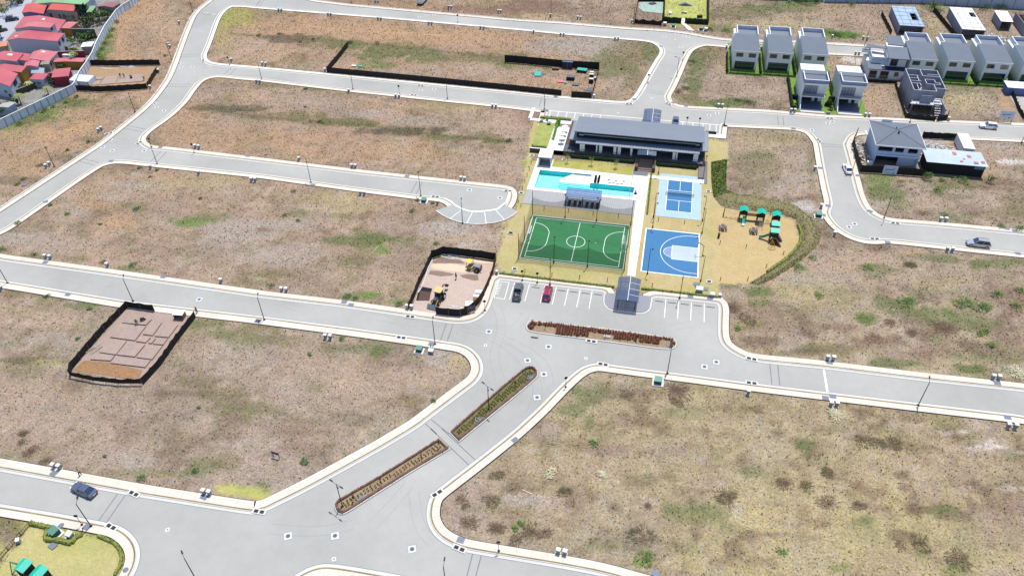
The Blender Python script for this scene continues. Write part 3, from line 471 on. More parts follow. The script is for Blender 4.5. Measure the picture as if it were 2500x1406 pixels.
# ---------------------------------------------------------------- common materials
m_dark = mat('metal_dark', (0.018, 0.018, 0.02), 0.45, 0.1, 3, metal=0.3)
m_steel = mat('metal_grey', (0.25, 0.26, 0.28), 0.4, 0.1, 3, metal=0.6)
m_white = mat('white_paint', (0.72, 0.72, 0.70), 0.6, 0.05, 1.2)
m_line = mat('road_paint_white', (0.80, 0.80, 0.78), 0.7, 0.08, 2)
m_conc = mat('concrete_grey', rgb(200, 198, 192, 0.6), 0.85, 0.1, 1.5, var2=0.1, scale2=0.4)
m_concl = mat('concrete_pale', rgb(228, 226, 220, 0.7), 0.85, 0.06, 1.5)
m_plate = mat('steel_plate', rgb(140, 150, 166, 0.55), 0.6, 0.12, 3)
m_iron = mat('cast_iron', rgb(120, 122, 128, 0.5), 0.7, 0.15, 6)
m_hole = mat('dark_opening', (0.012, 0.012, 0.014), 0.9)
m_black = mat('black_plastic', (0.012, 0.012, 0.013), 0.5, 0.1, 3)
m_green = mat('green_cabinet', rgb(60, 104, 92, 0.5), 0.55, 0.1, 2)
m_pedw = mat('pillar_white', rgb(236, 236, 232, 0.72), 0.8, 0.06, 2)
m_pedg = mat('pillar_grey', rgb(176, 178, 180, 0.55), 0.8, 0.12, 3)

# joints across the carriageway and other flat marks
def strip(mb, a, b, wd, z):
    a, b = Vector(a), Vector(b); t = (b-a).normalized(); n_ = Vector((-t.y, t.x))*wd/2
    mb.face([(a.x-n_.x, a.y-n_.y, z), (b.x-n_.x, b.y-n_.y, z), (b.x+n_.x, b.y+n_.y, z), (a.x+n_.x, a.y+n_.y, z)])
jb = MB()
JL = [Z(13,(1120,625),(935,885)), Z(13,(1195,635),(1010,900)), Z(14,(1685,0),(2055,352)), Z(14,(1790,0),(2118,305)), Z(10,(1690,1265),(1860,1400)), Z(10,(1630,1300),(1745,1404)), Z(10,(1835,350),(1775,522)), Z(10,(1900,358),(1838,532)), Z(14,(2085,1195),(2030,1406)), Z(14,(2168,1208),(2115,1406)), Z(12,(75,727),(95,930)), Z(12,(150,738),(172,940)),
      Z(6,(1555,362),(1495,478)), Z(6,(1605,368),(1548,484)), Z(5,(1535,78),(1435,175)), Z(5,(1590,82),(1495,182)), Z(5,(725,130),(945,186)), Z(5,(690,155),(905,212)), Z(1,(1185,1195),(1385,1235)), Z(1,(1150,1218),(1350,1258)), Z(1,(1565,805),(1820,806)), Z(1,(1570,828),(1795,830)), Z(1,(1690,530),(1905,515)), Z(1,(1680,548),(1912,537)), Z(1,(2205,648),(2140,712)), Z(1,(2255,652),(2190,718)), Z(1,(1850,130),(2080,150)), Z(1,(2440,60),(2500,5)),
      Z(3,(1325,860),(1500,885)), Z(3,(1318,880),(1495,903)), Z(3,(322,938),(298,1020)), Z(3,(362,942),(345,1025)), Z(3,(1510,500),(1700,530)), Z(4,(150,1108),(158,1198)), Z(4,(200,1112),(210,1200)), Z(8,(565,5),(765,22)), Z(8,(568,28),(770,42)), Z(2,(60,5),(20,55)), Z(2,(100,5),(55,60))]
for a, b in JL: strip(jb, P(*a), P(*b), 0.17, 0.0175)
struct('road_band', jb, m_joint)
wl = MB()
strip(wl, P(*Z(12,(590,785))[0]), P(*Z(12,(625,1000))[0]), 0.35, 0.0180)
def park_lines(mb, x0, x1, y0, y1, n, z=0.0165):
    for k in range(n+1):
        x = x0+(x1-x0)*k/n; mb.box(x-0.06, x+0.06, y0, y1, z-0.003, z)
# entrance car park: bays measured on the photograph
for (a, b) in [((1316.9,686+1.5),(1244,731)),((1256.3,690),(1244,731)),((1293,693.5),(1281,735.5)),((1329.8,698),(1318.8,740)),((1358.5,701),(1348,743.5)),((1387.5,704.5),(1378,746.5)),((1416.8,707.5),(1408,750)),((1445.7,710.5),(1438,753.5)),((1625.7,730.5),(1622,775)),((1657,734),(1654,778.5)),((1688.3,737.5),(1686,782)),((1719.5,741),(1719,786))]:
    if a[0] == 1316.9: continue
    strip(wl, P(*a), P(*b), 0.12, 0.0185)
# hatched bay on the left of the car park
hb = [P(1217.5,686.5), P(1243,689.5), P(1231.6,730.5), P(1206,726.5)]
for k in range(4): strip(wl, hb[k], hb[(k+1) % 4], 0.11, 0.0188)
ha = [(1222+0.2*k-0.9*k*0.9, 684+0.0*k+4.0*k) for k in range(8)]
for k in range(1, 9):
    x, y = 1223-1.35*k, 688+3.6*k; strip(wl, P(x-3, y+0.2), P(x+4, y+0.9), 0.10, 0.0191)
# bays behind the clubhouse
vb0, vb1 = P(1339.8,268.2)[1], P(1333.4,291.5)[1]
wl.box(-36.2, 17.6, vb0-0.75, vb0-0.55, 0.0165, 0.0195)
for k in range(8): wl.box(-33.8+2.42*k-0.06, -33.8+2.42*k+0.06, vb1+1.9, vb0-0.76, 0.0165, 0.0193)
for x in (3.8, 6.4, 9.2, 12.0, 13.9, 15.6): wl.box(x-0.06, x+0.06, vb1+1.2, vb0-0.76, 0.0165, 0.0193)
struct('road_marking', wl, m_line)
stp = MB()
for (x0, y0, x1, y1) in [(1257,0,0,0)]: pass

def wheelstop(px, py, lab, w=1.7, rz=0.0):
    o = MB().prism([(-w/2,-0.07),(w/2,-0.07),(w/2,0.07),(-w/2,0.07)], 0, 0.1).build('wheel_stop', mat('wheel_stop_concrete', rgb(150,148,140,0.55), 0.9), loc=(*P(px, py), 0.012), rz=rz)
    tag(o, lab, 'wheel stop', 'wheel stops in the parking bays')
ws = [(1308.5,702.5),(1371,709.8),(1400.5,713),(1429.5,716.3),(1459.5,719.5)]
for k, (x, y) in enumerate(ws): wheelstop(x, y, f'grey wheel stop left of the entrance canopy, {ORD[k]} from the left')
ws2 = [(1609.5,735.8),(1640.5,739.5),(1672,743),(1703.5,746.6),(1735,750)]
for k, (x, y) in enumerate(ws2): wheelstop(x, y, f'grey wheel stop right of the entrance canopy, {ORD[k]} from the left')
for k in range(3): wheelstop(*PX(-32.6+2.42*k, vb1+1.75), f'dark wheel stop in the bays left behind the clubhouse, {ORD[k]} from the left')
for k, (x, y) in enumerate(Z(6,(1825,675),(1960,730),(2125,750),(2295,733),(2440,680))):
    wheelstop(x, y, f'wheel stop in the fan of bays around the turning circle, {ORD[k]} from the left', 1.8, R((-38,-22,-2,14,35)[k])+0.1)

# fan of bays around the turning circle
fan_o = W(Z(6,(1735,645),(1800,690),(1870,725),(1950,752),(2030,768),(2115,774),(2200,772),(2300,760),(2390,735),(2460,698),(2512,655)))
fan_i = W(Z(6,(2400,595),(2320,632),(2250,645),(2150,655),(2050,650),(1985,628),(1925,598),(1895,590)))
struct('parking_pavement', MB().prism(fan_o+fan_i, 0.0, 0.16), mat('bay_concrete', rgb(205,206,200,0.52), 0.85, 0.06, 1.0))
fm = MB()
ring_i = W(Z(6,(2440,470),(2432,500),(2405,570),(2320,632),(2250,645),(2150,655),(2050,650),(1985,628),(1925,598),(1880,560),(1820,530)))
for k in range(len(ring_i)-1): strip(fm, ring_i[k], ring_i[k+1], 0.45, 0.166)
for a, b in [((1975,645),(1868,725)),((2085,660),(2030,768)),((2200,662),(2215,772)),((2305,640),(2390,735))]:
    strip(fm, P(*Z(6,a)[0]), P(*Z(6,b)[0]), 0.13, 0.168)
for k in range(len(fan_o)-1): strip(fm, fan_o[k], fan_o[k+1], 0.14, 0.169)
struct('road_marking', fm, m_line)
# plaza under the entrance canopy and driveway aprons
plz = W([(1477,713.5),(1473.5,722),(1472.9,737),(1476,744.5),(1483,752.8),(1495,757.6),(1554,764.8),(1569,765.4),(1580.8,761.2),(1589,752.8),(1592,737),(1593.3,722)])
plz_in = offset(plz[::-1] if area(plz) < 0 else plz, 0.28)
struct('pavement', MB().prism(plz_in, 0.0, 0.142), mat('plaza_paver', rgb(176,176,184,0.55), 0.85, 0.06, 2))
# ---------------------------------------------------------------- manholes, drains, hatches
def manhole_proto():
    t = thing('manhole', 'x', 'manhole')
    MB().box(-.64,.64,-.64,.64,0,0.006).build('frame_slab', mat('slab_grey_white', rgb(232,232,228,.62), .85, .06, 1.5), t)
    MB().box(-.69,.69,-.69,.69,-0.002,0.003).build('frame_joint', m_joint, t)
    MB().disc(0,0,0.004,0.012,.34).build('cover', m_iron, t)
    return t
mh = manhole_proto(); used = [False]
def put(proto, flag, px, py, label, rz=0, z=0.017, group=None, scale=None):
    loc = (*P(px, py), z)
    if not flag[0]: flag[0] = True; proto.location = loc; proto.rotation_euler = (0,0,rz); proto['label'] = label; o = proto
    else: o = dup(proto, label, loc, rz)
    if group: o['group'] = group
    if scale: o.scale = (scale,)*3
    return o
MHL = [('in the wide junction at the lower left', Z(14,(325,1023),(773,1020),(1508,1147)), 0.42),
 ('near the tip of the upper diagonal median', Z(11,(187,702),(343,833),(278,1054)), 0.3), ('beside the rust-coloured median strip', Z(11,(387,572)), 0.1),
 ('in the road right of the entrance car park', Z(11,(1875,762),(1987,717)), 0.0), ('in the road beside the lot with the backhoe', Z(10,(2240,427)), 0.0), ('in the road above the trench lot', Z(9,(1900,120)), 0.0),
 ('in the bend of the road right of the playground', Z(8,(832,798),(885,768)), 0.1), ('in the road at the top left corner', Z(1,(1968,125),(2040,140)), 0), ('in the junction below the left mesh-fenced lot', Z(1,(1708,612),(1730,645),(1835,643),(2000,632)), 0),
 ('in the left road below the street junction', Z(1,(1475,992),(1493,1027),(1565,1057)), 0.2), ('in the junction at the middle left', Z(5,(980,38),(1070,72),(1375,72))+Z(1,(1052,1335)), 0.1), ('in the turning circle', Z(6,(2055,447),(2347,520)), 0.0),
 ('in the top junction above the clubhouse', Z(3,(1490,355),(1615,325),(1680,345),(1718,357),(1653,453)), 0), ('in the road right behind the clubhouse', Z(3,(1918,1104),(1996,1083)), 0), ('in the second road along the long black fence', Z(2,(1590,862),(1718,852)), 0),
 ('in the top road', Z(2,(1578,165),(1650,153),(1680,118),(1718,147)), 0), ('in the road below the two front houses', Z(4,(478,1242),(628,1178),(672,1162)), 0)]
for ph, pts, rz in MHL:
    pts = sorted(pts)
    for k, a in enumerate(pts):
        put(mh, used, *a, f'manhole cover {ph}'+(f', {ORD[k]} from the left' if len(pts) > 1 else ''), rz, group='manholes in the road')
sv = thing('valve_cover', 'x', 'valve cover'); MB().box(-.33,.33,-.33,.33,0,0.006).build('frame_slab', m_concl, sv); MB().disc(0,0,0.004,0.012,.12).build('cover', m_iron, sv); us = [False]
for a, ph, rz in [(Z(14,(763,1242))[0],'in the junction at the bottom centre',.4),(Z(13,(1598,962))[0],'in the junction at the lower left',.4),(Z(10,(2208,558))[0],'in the road left of the upper diagonal median',0),(Z(11,(745,681))[0],'in the road below the rust-coloured median',0),(Z(3,(1595,378))[0],'in the top junction above the clubhouse',0),(Z(3,(1370,937))[0],'in the side street above the clubhouse',0),(Z(3,(1052,1080))[0],'in the road behind the clubhouse',0)]:
    put(sv, us, *a, f'small valve cover {ph}', rz, group='small valve covers')
dr = thing('storm_drain', 'x', 'storm drain')
MB().box(-1.15,1.15,-.45,.5,0,0.118).build('frame_slab', m_concl, dr)
for s_ in (-1, 1):
    g = MB()
    for i in range(6): g.box(s_*.5-.33+.12*i, s_*.5-.33+.12*i+.05, -.26, .26, .126, .135)
    gp = MB().box(s_*.5-.36, s_*.5+.36, -.3, .3, .119, .126).build('grate', m_hole, dr); g.build('grate_bar', mat('drain_bar',(0.06,0.06,0.06),.7), gp)
ud = [False]
DRL = [('in the upper kerb of the road in front of the dark sedan', Z(13,(1278,622)), -.22),('in the kerb above the bottom left playground', Z(13,(1062,938)), -.25),('in the kerb bend at the foot of the large left block', Z(14,(50,793)), .0),('in the kerb on the left corner of the lower right block', Z(14,(1748,620)), .85),('in the kerb at the bottom of the lower right block', Z(14,(1958,1145)), -.22),
 ('in the kerb left of the green cabinet on the lower right block', Z(11,(907,743)), -.08),('at the lower kerb of the rust-coloured median', Z(11,(795,523)), -.04),('at the upper kerb of the rust-coloured median', Z(11,(818,403)), -.04),('in the upper kerb right of the entrance car park', Z(11,(2323,690)), -.12),('in the lower kerb right of the entrance car park', Z(11,(2323,920)), -.0),
 ('in the lower kerb left of the main junction', Z(10,(1405,488)), 0),('in the upper kerb below the backhoe lot', Z(10,(1490,288)), 0),('in the upper kerb of the bend right of the playground', Z(8,(1272,765)), -.05),('in the lower kerb of the bend right of the playground', Z(8,(1075,913)), .1),
 ('at the start of the turning circle', Z(6,(1730,513)), 0),('at the far end of the turning circle', Z(6,(2423,458)), 0),('in the kerb corner left above the clubhouse', Z(3,(1155,995)), .15),('in the kerb corner right above the clubhouse', Z(3,(1532,995)), -.6),('in the kerb below the two front houses', Z(4,(645,1133)), 0),('in the kerb of the side road left of the hip-roofed house', Z(4,(543,1345)), -1.2),
 ('in the kerb corner of the second road at the left', Z(1,(1938,583)), -1.1),('in the left kerb below the left boundary wall', Z(1,(1040,1275)), .55),('in the kerb nose at the middle left', Z(5,(1326,0)), 1.3),('in the long road along the black fence', Z(2,(1590,820)), 0),('in the lower kerb of the second road', Z(2,(1525,912)), 0)]
for ph, a, rz in DRL: put(dr, ud, *a[0], f'storm drain {ph}', rz, group='storm drains')
ht = MB().box(-.6,.6,-.5,.5,0,0.012).build('service_hatch', m_plate); tag(ht, 'x', 'hatch'); uh = [False]
HTL = [('below the pair of pillars by the walking person', Z(13,(515,430)),-.22),('below the pair of pillars beside the yellow lawn', Z(13,(1950,655)),-.22),('at the foot of the street lamp by the playground corner', Z(13,(828,942)),-.22),('on the lawn of the bottom left playground', Z(13,(505,1118)),-.3),('at the bottom left corner of the lower right block', Z(14,(1972,1065)),-.1),
 ('on the diagonal pavement of the lower right block', Z(15,(68,113)),.9),('on the bottom pavement, furthest right', Z(15,(1405,1380)),-.2),('on the upper pavement below the pillars of the right field', Z(12,(643,724)),0),('on the lower pavement left of the two pillars', Z(12,(605,1063)),0),('on the lower pavement above the two pillars', Z(12,(675,1048)),0),('on the upper pavement at the far right', Z(12,(2243,922)),0),('on the lower pavement at the far right', Z(12,(2340,1248)),0),
 ('at the foot of the lamp left of centre', Z(10,(38,330)),0),('on the upper pavement above the main road, right one of two', Z(10,(925,177)),0),('on the upper pavement above the main road, left one of two', Z(10,(862,150)),0),('beside the lamp above the large left block', Z(10,(1695,550)),0),('on the pavement above the trench lot', Z(9,(650,78)),0),('on the pavement right of the trench lot', Z(9,(2465,330)),0),
 ('on the pavement beside the playground lawn, left of two', Z(11,(1740,98)),0),('on the pavement beside the playground lawn, right of two', Z(11,(1925,122)),0),('on the left pavement across from the white car', Z(8,(555,240)),0),('on the right pavement below the white car', Z(8,(915,312)),0),('on the left pavement above the green cabinet', Z(8,(630,600)),0),('beside the green cabinet at the bend', Z(8,(582,690)),0),('on the outer pavement of the bend', Z(8,(1030,652)),-.6),('below the bend on the lower pavement', Z(8,(1198,948)),0),('on the upper pavement near the right edge, left of two', Z(8,(2335,818)),0),('on the upper pavement near the right edge, right of two', Z(8,(2410,838)),0),('on the lower pavement at the right edge', Z(8,(2440,1055)),0),
 ('below two pillars at the lower left field edge', Z(5,(435,1138)),0),('on the pavement above the main road at the left', Z(5,(1560,1275)),0),('in the bend at the middle left', Z(5,(1060,175)),.2),('on the lower left diagonal pavement', Z(5,(435,562)),.6),('on the upper left diagonal pavement', Z(5,(235,398)),.6),('beside the lamp on the left pavement', Z(5,(735,82)),.6),('on the kerb nose at the middle left', Z(5,(1530,42)),0),('on the upper pavement of the third road at the left', Z(5,(2365,125)),0),
 ('on the upper pavement near the turning circle', Z(6,(1460,318)),0),('on the lower pavement of the third road', Z(6,(562,400)),0),('below two pillars on the third road', Z(6,(948,243)),0),('in the corner left above the clubhouse', Z(3,(1203,950)),.3),('in the corner at the top junction', Z(3,(1458,448)),-1.0),('in the corner right above the clubhouse', Z(3,(1575,985)),-.6),('on the pavement above the clubhouse road', Z(3,(1697,1018)),0),('below the gap in the long black fence', Z(3,(455,928)),0),('on the top road pavement', Z(3,(915,222)),0),('below the left front house', Z(4,(285,1092)),0),('on the island left of the hip-roofed house', Z(4,(300,1233)),0),
 ('at the start of the clubhouse bays', [(1334,271)],0),('beside the white-topped utility box by the car park', [(1700,694)],0),('right of the white-topped utility box', [(1722,706)],0)]
for ph, a, rz in HTL: put(ht, uh, *a[0], f'steel hatch {ph}', rz, z=0.13, group='steel service hatches in the pavement')
rh = MB().disc(0,0,0,0.02,.55).build('round_hatch', m_plate); tag(rh,'x','hatch'); ur = [False]
for a, ph in [(Z(13,(587,925))[0],'on the pavement above the green cabinet of the bottom left playground'),(Z(13,(1200,1350))[0],'on the pavement right of the bottom left playground'),((1230.6,665.3),'on the grass beside the backhoe lot, left of two'),((1251.8,666.8),'on the grass beside the backhoe lot, right of two')]:
    put(ur and rh, ur, *a, f'round steel cover {ph}', z=0.13, group='round covers', scale=.8)
# catch basins with dark grates on the club lawns
cb = thing('catch_basin', 'x', 'catch basin'); MB().box(-.6,.6,-.5,.5,0,.16).build('frame_slab', m_concl, cb); MB().box(-.4,.4,-.3,.3,.161,.175).build('grate', m_hole, cb); uc=[False]
for a, ph in [(Z(7,(28,857))[0],'left of the football pitch'),(Z(7,(65,1200))[0],'at the lower left of the football pitch'),(Z(7,(127,477))[0],'left of the pool terrace'),(Z(7,(230,120))[0],'left of the white pool house'),(Z(7,(537,160))[0],'on the lawn behind the pool'),(Z(7,(1912,463))[0],'between the pickleball court and the bank'),(Z(6,(2448,857))[0],'on the strip beside the turning circle'),((1319,308),'at the corner of the lawn left of the clubhouse'),(Z(7,(1918,1322))[0],'right of the basketball court corner'),]:
    put(cb, uc, *a, f'white framed catch basin {ph}', z=0.0, group='catch basins on the lawns')

# ---------------------------------------------------------------- meter pillars
def pillar():
    t = thing('meter_pillar', 'x', 'meter pillar')
    MB().box(-.24,.24,-.2,.2,0,.95).build('shaft', m_pedg, t)  # grey paints the shade of the sides into the white shaft
    MB().box(-.31,.31,-.27,.27,.952,1.10).build('cap', m_pedw, t)
    MB().box(-.15,.15,-.212,-.201,.35,.8).build('meter_door', m_steel, t)
    MB().box(-.34,.34,-.3,.3,0,.06).build('footing', m_concl, t)
    return t
pl = pillar(); up = [False]
PIL = [('above the lower left road, beside the walking person', Z(13,(522,376),(576,386)),-.15),('beside the yellow lawn patch at the lower left', Z(13,(1952,620),(2005,632)),-.15),('at the foot of the lower right block', Z(15,(480,1187),(543,1199)),-.15),
 ('at the lower edge of the large left field', Z(5,(440,1100),(486,1106)),0),('alone at the lower edge of the large left field', Z(5,(1030,1180)),0),('alone at the lower edge of the left field near the lamp', Z(5,(2112,1330)),0),('beside the road at the far left', Z(5,(445,236),(478,214)),0),('at the upper side of the third road, left', Z(5,(1866,50),(1900,55)),0),('alone at the upper side of the third road', Z(6,(432,168)),0),
 ('at the upper side of the third road, centre', Z(6,(936,236),(970,238)),0),('above the turning circle', Z(6,(1975,355),(2010,360)),0),('at the lower edge of the left field, right end', Z(10,(268,45),(312,50)),0),('at the gate of the backhoe lot', Z(10,(1465,212),(1507,216)),0),('at the lower edge of the right field', Z(12,(620,698),(676,702)),0),
 ('at the lower edge of the right field, far right', Z(12,(2195,880),(2250,885)),0),('on the upper side of the road right of the bend', Z(8,(1698,745),(1748,748)),0),('on the left bank of the left road', Z(1,(945,1262),(972,1245)),0),('at the corner of the left mesh-fenced lot', Z(1,(1437,850)),0),('at the top corner of the left mesh-fenced lot', Z(1,(1515,695)),0),('on the upper left bank', Z(1,(1625,462),(1612,440)),0),('alone on the bank near the top left', Z(1,(1712,232)),0),('at the top left of the second road', Z(1,(2210,592)),0),
 ('at the upper side of the second road, left', Z(2,(83,627),(115,630)),0),('at the left end of the long black fence', Z(2,(680,688)),0),('above the top road, left', Z(2,(1160,31),(1184,33)),0),('above the top road, centre', Z(2,(1857,86),(1882,88)),0),('above the top road on bare soil', Z(2,(2332,127),(2355,128)),0),('beside a lamp above the top road', Z(3,(405,165)),0),('above the top road, right', Z(3,(665,187),(693,190)),0),('at the left side of the green-tarpaulin lot', Z(3,(1180,222)),0),('at the right end of the long black fence', Z(3,(820,940)),0),
 ('on the lower edge of the corner block', Z(3,(2005,1027),(2043,1030)),0),('left of the left front house', Z(4,(275,1074),(310,1076)),0),('right of the right front house', Z(4,(982,1117),(1020,1119)),0),('above the upper right road', Z(4,(963,382),(1000,386)),0),('above the upper right road beside the bush', Z(4,(668,368)),0),('right of the unfinished concrete house', Z(4,(1775,1155)),0)]
PID = [('on the lower side of the top road, first pair', Z(2,(238,112),(265,114)),0),('on the lower side of the top road, second pair', Z(2,(708,154),(735,156)),0),('on the lower side of the top road, third pair', Z(2,(1185,197),(1212,199)),0),('on the lower side of the top road, fourth pair', Z(2,(1668,240),(1696,242)),0),('on the lower side of the top road, fifth pair', Z(2,(2162,282),(2192,285)),0),
 ('on the lower side of the second road, left', Z(2,(28,796),(60,799)),0),('alone on the lower side of the second road', Z(2,(906,886)),0),('on the lower side of the second road, centre', Z(2,(1353,936),(1386,938)),0),('on the lower side of the second road, right', Z(2,(2275,1030),(2308,1033)),0),('alone on the lower side of the top road', Z(3,(245,320)),0),('on the lower side of the top road, sixth pair', Z(3,(502,346),(531,348)),0),('on the lower side of the top road, seventh pair', Z(3,(1020,386),(1050,388)),0),
 ('left of the first rear house', Z(3,(2083,466),(2115,468)),0),('between the first two rear houses', Z(3,(2413,478)),0),('beside the bare plot behind the front houses', Z(4,(890,527),(922,529)),0),('alone on the lower side of the third road, left', Z(5,(1438,246)),0),('second single on the lower side of the third road', Z(5,(1898,302)),0),('on the lower side of the third road, left', Z(5,(2402,366),(2438,368)),0),('on the lower side of the third road, right', Z(6,(1017,494),(1055,497)),0),
 ('at the neck of the turning circle', Z(6,(1752,585)),0),('on the lower side of the main road, left', Z(10,(685,494),(733,500)),0),('on the lower side of the right road', Z(12,(652,1136),(708,1140)),0),('on the lower side of the right road, far right', Z(12,(2340,1344),(2408,1350)),0),('right of the green cabinet on the lower right block', Z(11,(2288,1026)),0),('left pavement across from the white car', Z(8,(500,258)),0),('left pavement above the green cabinet', Z(8,(562,618)),0),('outer side of the bend', Z(8,(690,882)),0),('below the silver car', Z(8,(1760,1030),(1810,1035)),0),('at the left end of the main road below the lamp', Z(5,(18,1400)),0)]
for lst, dz in ((PIL, 0.0), (PID, 0.0)):
    for ph, pts, rz in lst:
        pts = sorted(pts)
        for k, a in enumerate(pts):
            o = put(pl, up, *a, f'white-capped pillar {ph}'+((', the left one', ', the right one')[k] if len(pts) == 2 else ''), rz, z=dz, group='meter pillars along the kerbs')
            o.scale = (1.12, 1.12, 1.12)
# ---------------------------------------------------------------- green cabinets and bigger utility boxes
def cabinet(px, py, label, rz=0, s=1.0,  body=None, top=None, pad=True, h=1.05, w=1.15, d=1.0):
    t = thing('utility_cabinet', label, 'utility cabinet', (*P(px, py), 0), rz, 'utility cabinets')
    body = body or m_green; top = top or m_green
    if pad: MB().box(-w*.8,w*.8,-d*.85,d*.75,0,.14).build('plinth', m_concl, t)
    MB().box(-w/2,w/2,-d/2,d/2,.14,h*.78).build('housing', body, t)
    MB().prism([(-w/2-.03,-d/2-.05),(w/2+.03,-d/2-.05),(w/2+.03,d/2+.03),(-w/2-.03,d/2+.03)], h*.782, [h*.86,h*.86,h,h]).build('lid', top, t)
    MB().box(-.012,.012,-d/2-.012,-d/2-.002,.2,h*.7).build('door_seam', m_hole, t)
    t.scale = (s*.82,)*3; return t
m_greent = mat('green_cabinet_lid', rgb(104, 158, 140, 0.62), 0.5, 0.08, 2)
cabinet(*Z(13,(532,1005))[0], 'green cabinet in the hedge of the bottom left playground', -.35, 1.5, top=m_greent)
cabinet(*Z(10,(1578,612))[0], 'green cabinet on a white pad at the edge of the large left block', 0, 1.25, top=m_greent)
cabinet(*Z(11,(1430,915))[0], 'green cabinet on a white pad at the edge of the lower right block', 0, 1.4, top=m_greent)
cabinet(*Z(8,(538,700))[0], 'green cabinet at the bend right of the playground', 0, 1.35, top=m_greent)
cabinet(*Z(6,(1622,560))[0], 'green cabinet at the neck of the turning circle', 0, 1.2, top=m_greent)
cabinet(*Z(3,(1577,262))[0], 'green cabinet by the top junction, in front of the hedge', 0, 1.2, top=m_greent)
cabinet(*Z(3,(1843,292))[0], 'green cabinet by the top junction, beside the footpath end', -.3, 1.3, top=m_greent)
cabinet(1339.8, 305.5, 'green cabinet behind the lawn left of the clubhouse', 0, 1.0, top=m_greent)
cabinet(*Z(13,(680,1035))[0], 'white topped utility box in the hedge of the bottom left playground', -.2, 1.2, m_pedg, m_pedw, w=1.0, d=.8, h=1.3)
cabinet(1706.5, 714, 'large white topped utility box beside the entrance car park', 0, 1.25, m_pedg, m_pedw, w=1.35, d=.9, h=1.35, pad=False)
cabinet(1738, 724.5, 'white topped utility box right of the car park hedge', 0, 1.1, m_pedg, m_pedw, w=1.0, d=.8, h=1.2)
cabinet(1757, 725.5, 'small white topped utility box at the corner of the playground lawn', 0, 1.0, m_pedg, m_pedw, w=.7, d=.6, h=1.2, pad=False)
cabinet(*Z(10,(1690,630))[0], 'grey utility box beside a green cabinet on the large left block', 0, 1.1, m_pedg, m_pedw, w=1.1, d=.8, pad=False)
cabinet(*Z(3,(1495,248))[0], 'white topped utility box at the foot of the top hedge', 0, 1.1, m_pedg, m_pedw, w=1.2, d=.9, h=1.4, pad=False)
cabinet(*Z(3,(1887,298))[0], 'white topped utility box right of the footpath end', 0, 1.1, m_pedg, m_pedw, w=1.1, d=.9, h=1.3, pad=False)
cabinet(1359, 306.5, 'grey utility box behind the hedge left of the clubhouse', 0, .9, m_pedg, m_plate, w=.9, d=.7, h=1.4, pad=False)
cabinet(*Z(13,(185,1085))[0], 'small white capped box beside the fence of the bottom left playground', .5, .95, m_pedg, m_pedw, w=.7, d=.7, h=1.25, pad=False)
cabinet(1213, 670, 'white capped meter box at the right corner of the backhoe lot', 0, 1.0, m_pedg, m_pedw, w=.6, d=.6, h=1.5, pad=False)

# ---------------------------------------------------------------- street lamps and signs
def lamp_proto(h=6.1, double=False):
    t = thing('street_lamp', 'x', 'street lamp')
    MB().box(-.22,.22,-.22,.22,0,.05).build('base_plate', m_dark, t)
    MB().tube([(0,0,.05),(0,0,h)], [.085,.06], 10).build('pole', m_dark, t)
    for s_ in ((1,-1) if double else (1,)):
        MB().tube([(0,0,h-.05),(s_*.5,0,h+.02),(s_*1.0,0,h+.04)], .035, 6).build('arm', m_dark, t)
        MB().prism([(s_*.85,-.12),(s_*1.5,-.09),(s_*1.5,.09),(s_*.85,.12)], h+.03, h+.12).build('lamp_head', m_dark, t)
    if double: MB().box(-.1,.1,-.16,-.08,h-1.2,h-.9).build('control_box', m_dark, t)
    return t
lp = lamp_proto(); ul = [False]; lpd = lamp_proto(double=True); uld = [False]
def lamp(px, py, tx, ty, label, double=False):
    a = P(px, py); b = P(tx, ty); rz = math.atan2(b[1]-a[1], b[0]-a[0])
    (put(lpd, uld, px, py, label, rz, z=0.12, group='street lamps') if double else put(lp, ul, px, py, label, rz, z=0.12, group='street lamps'))
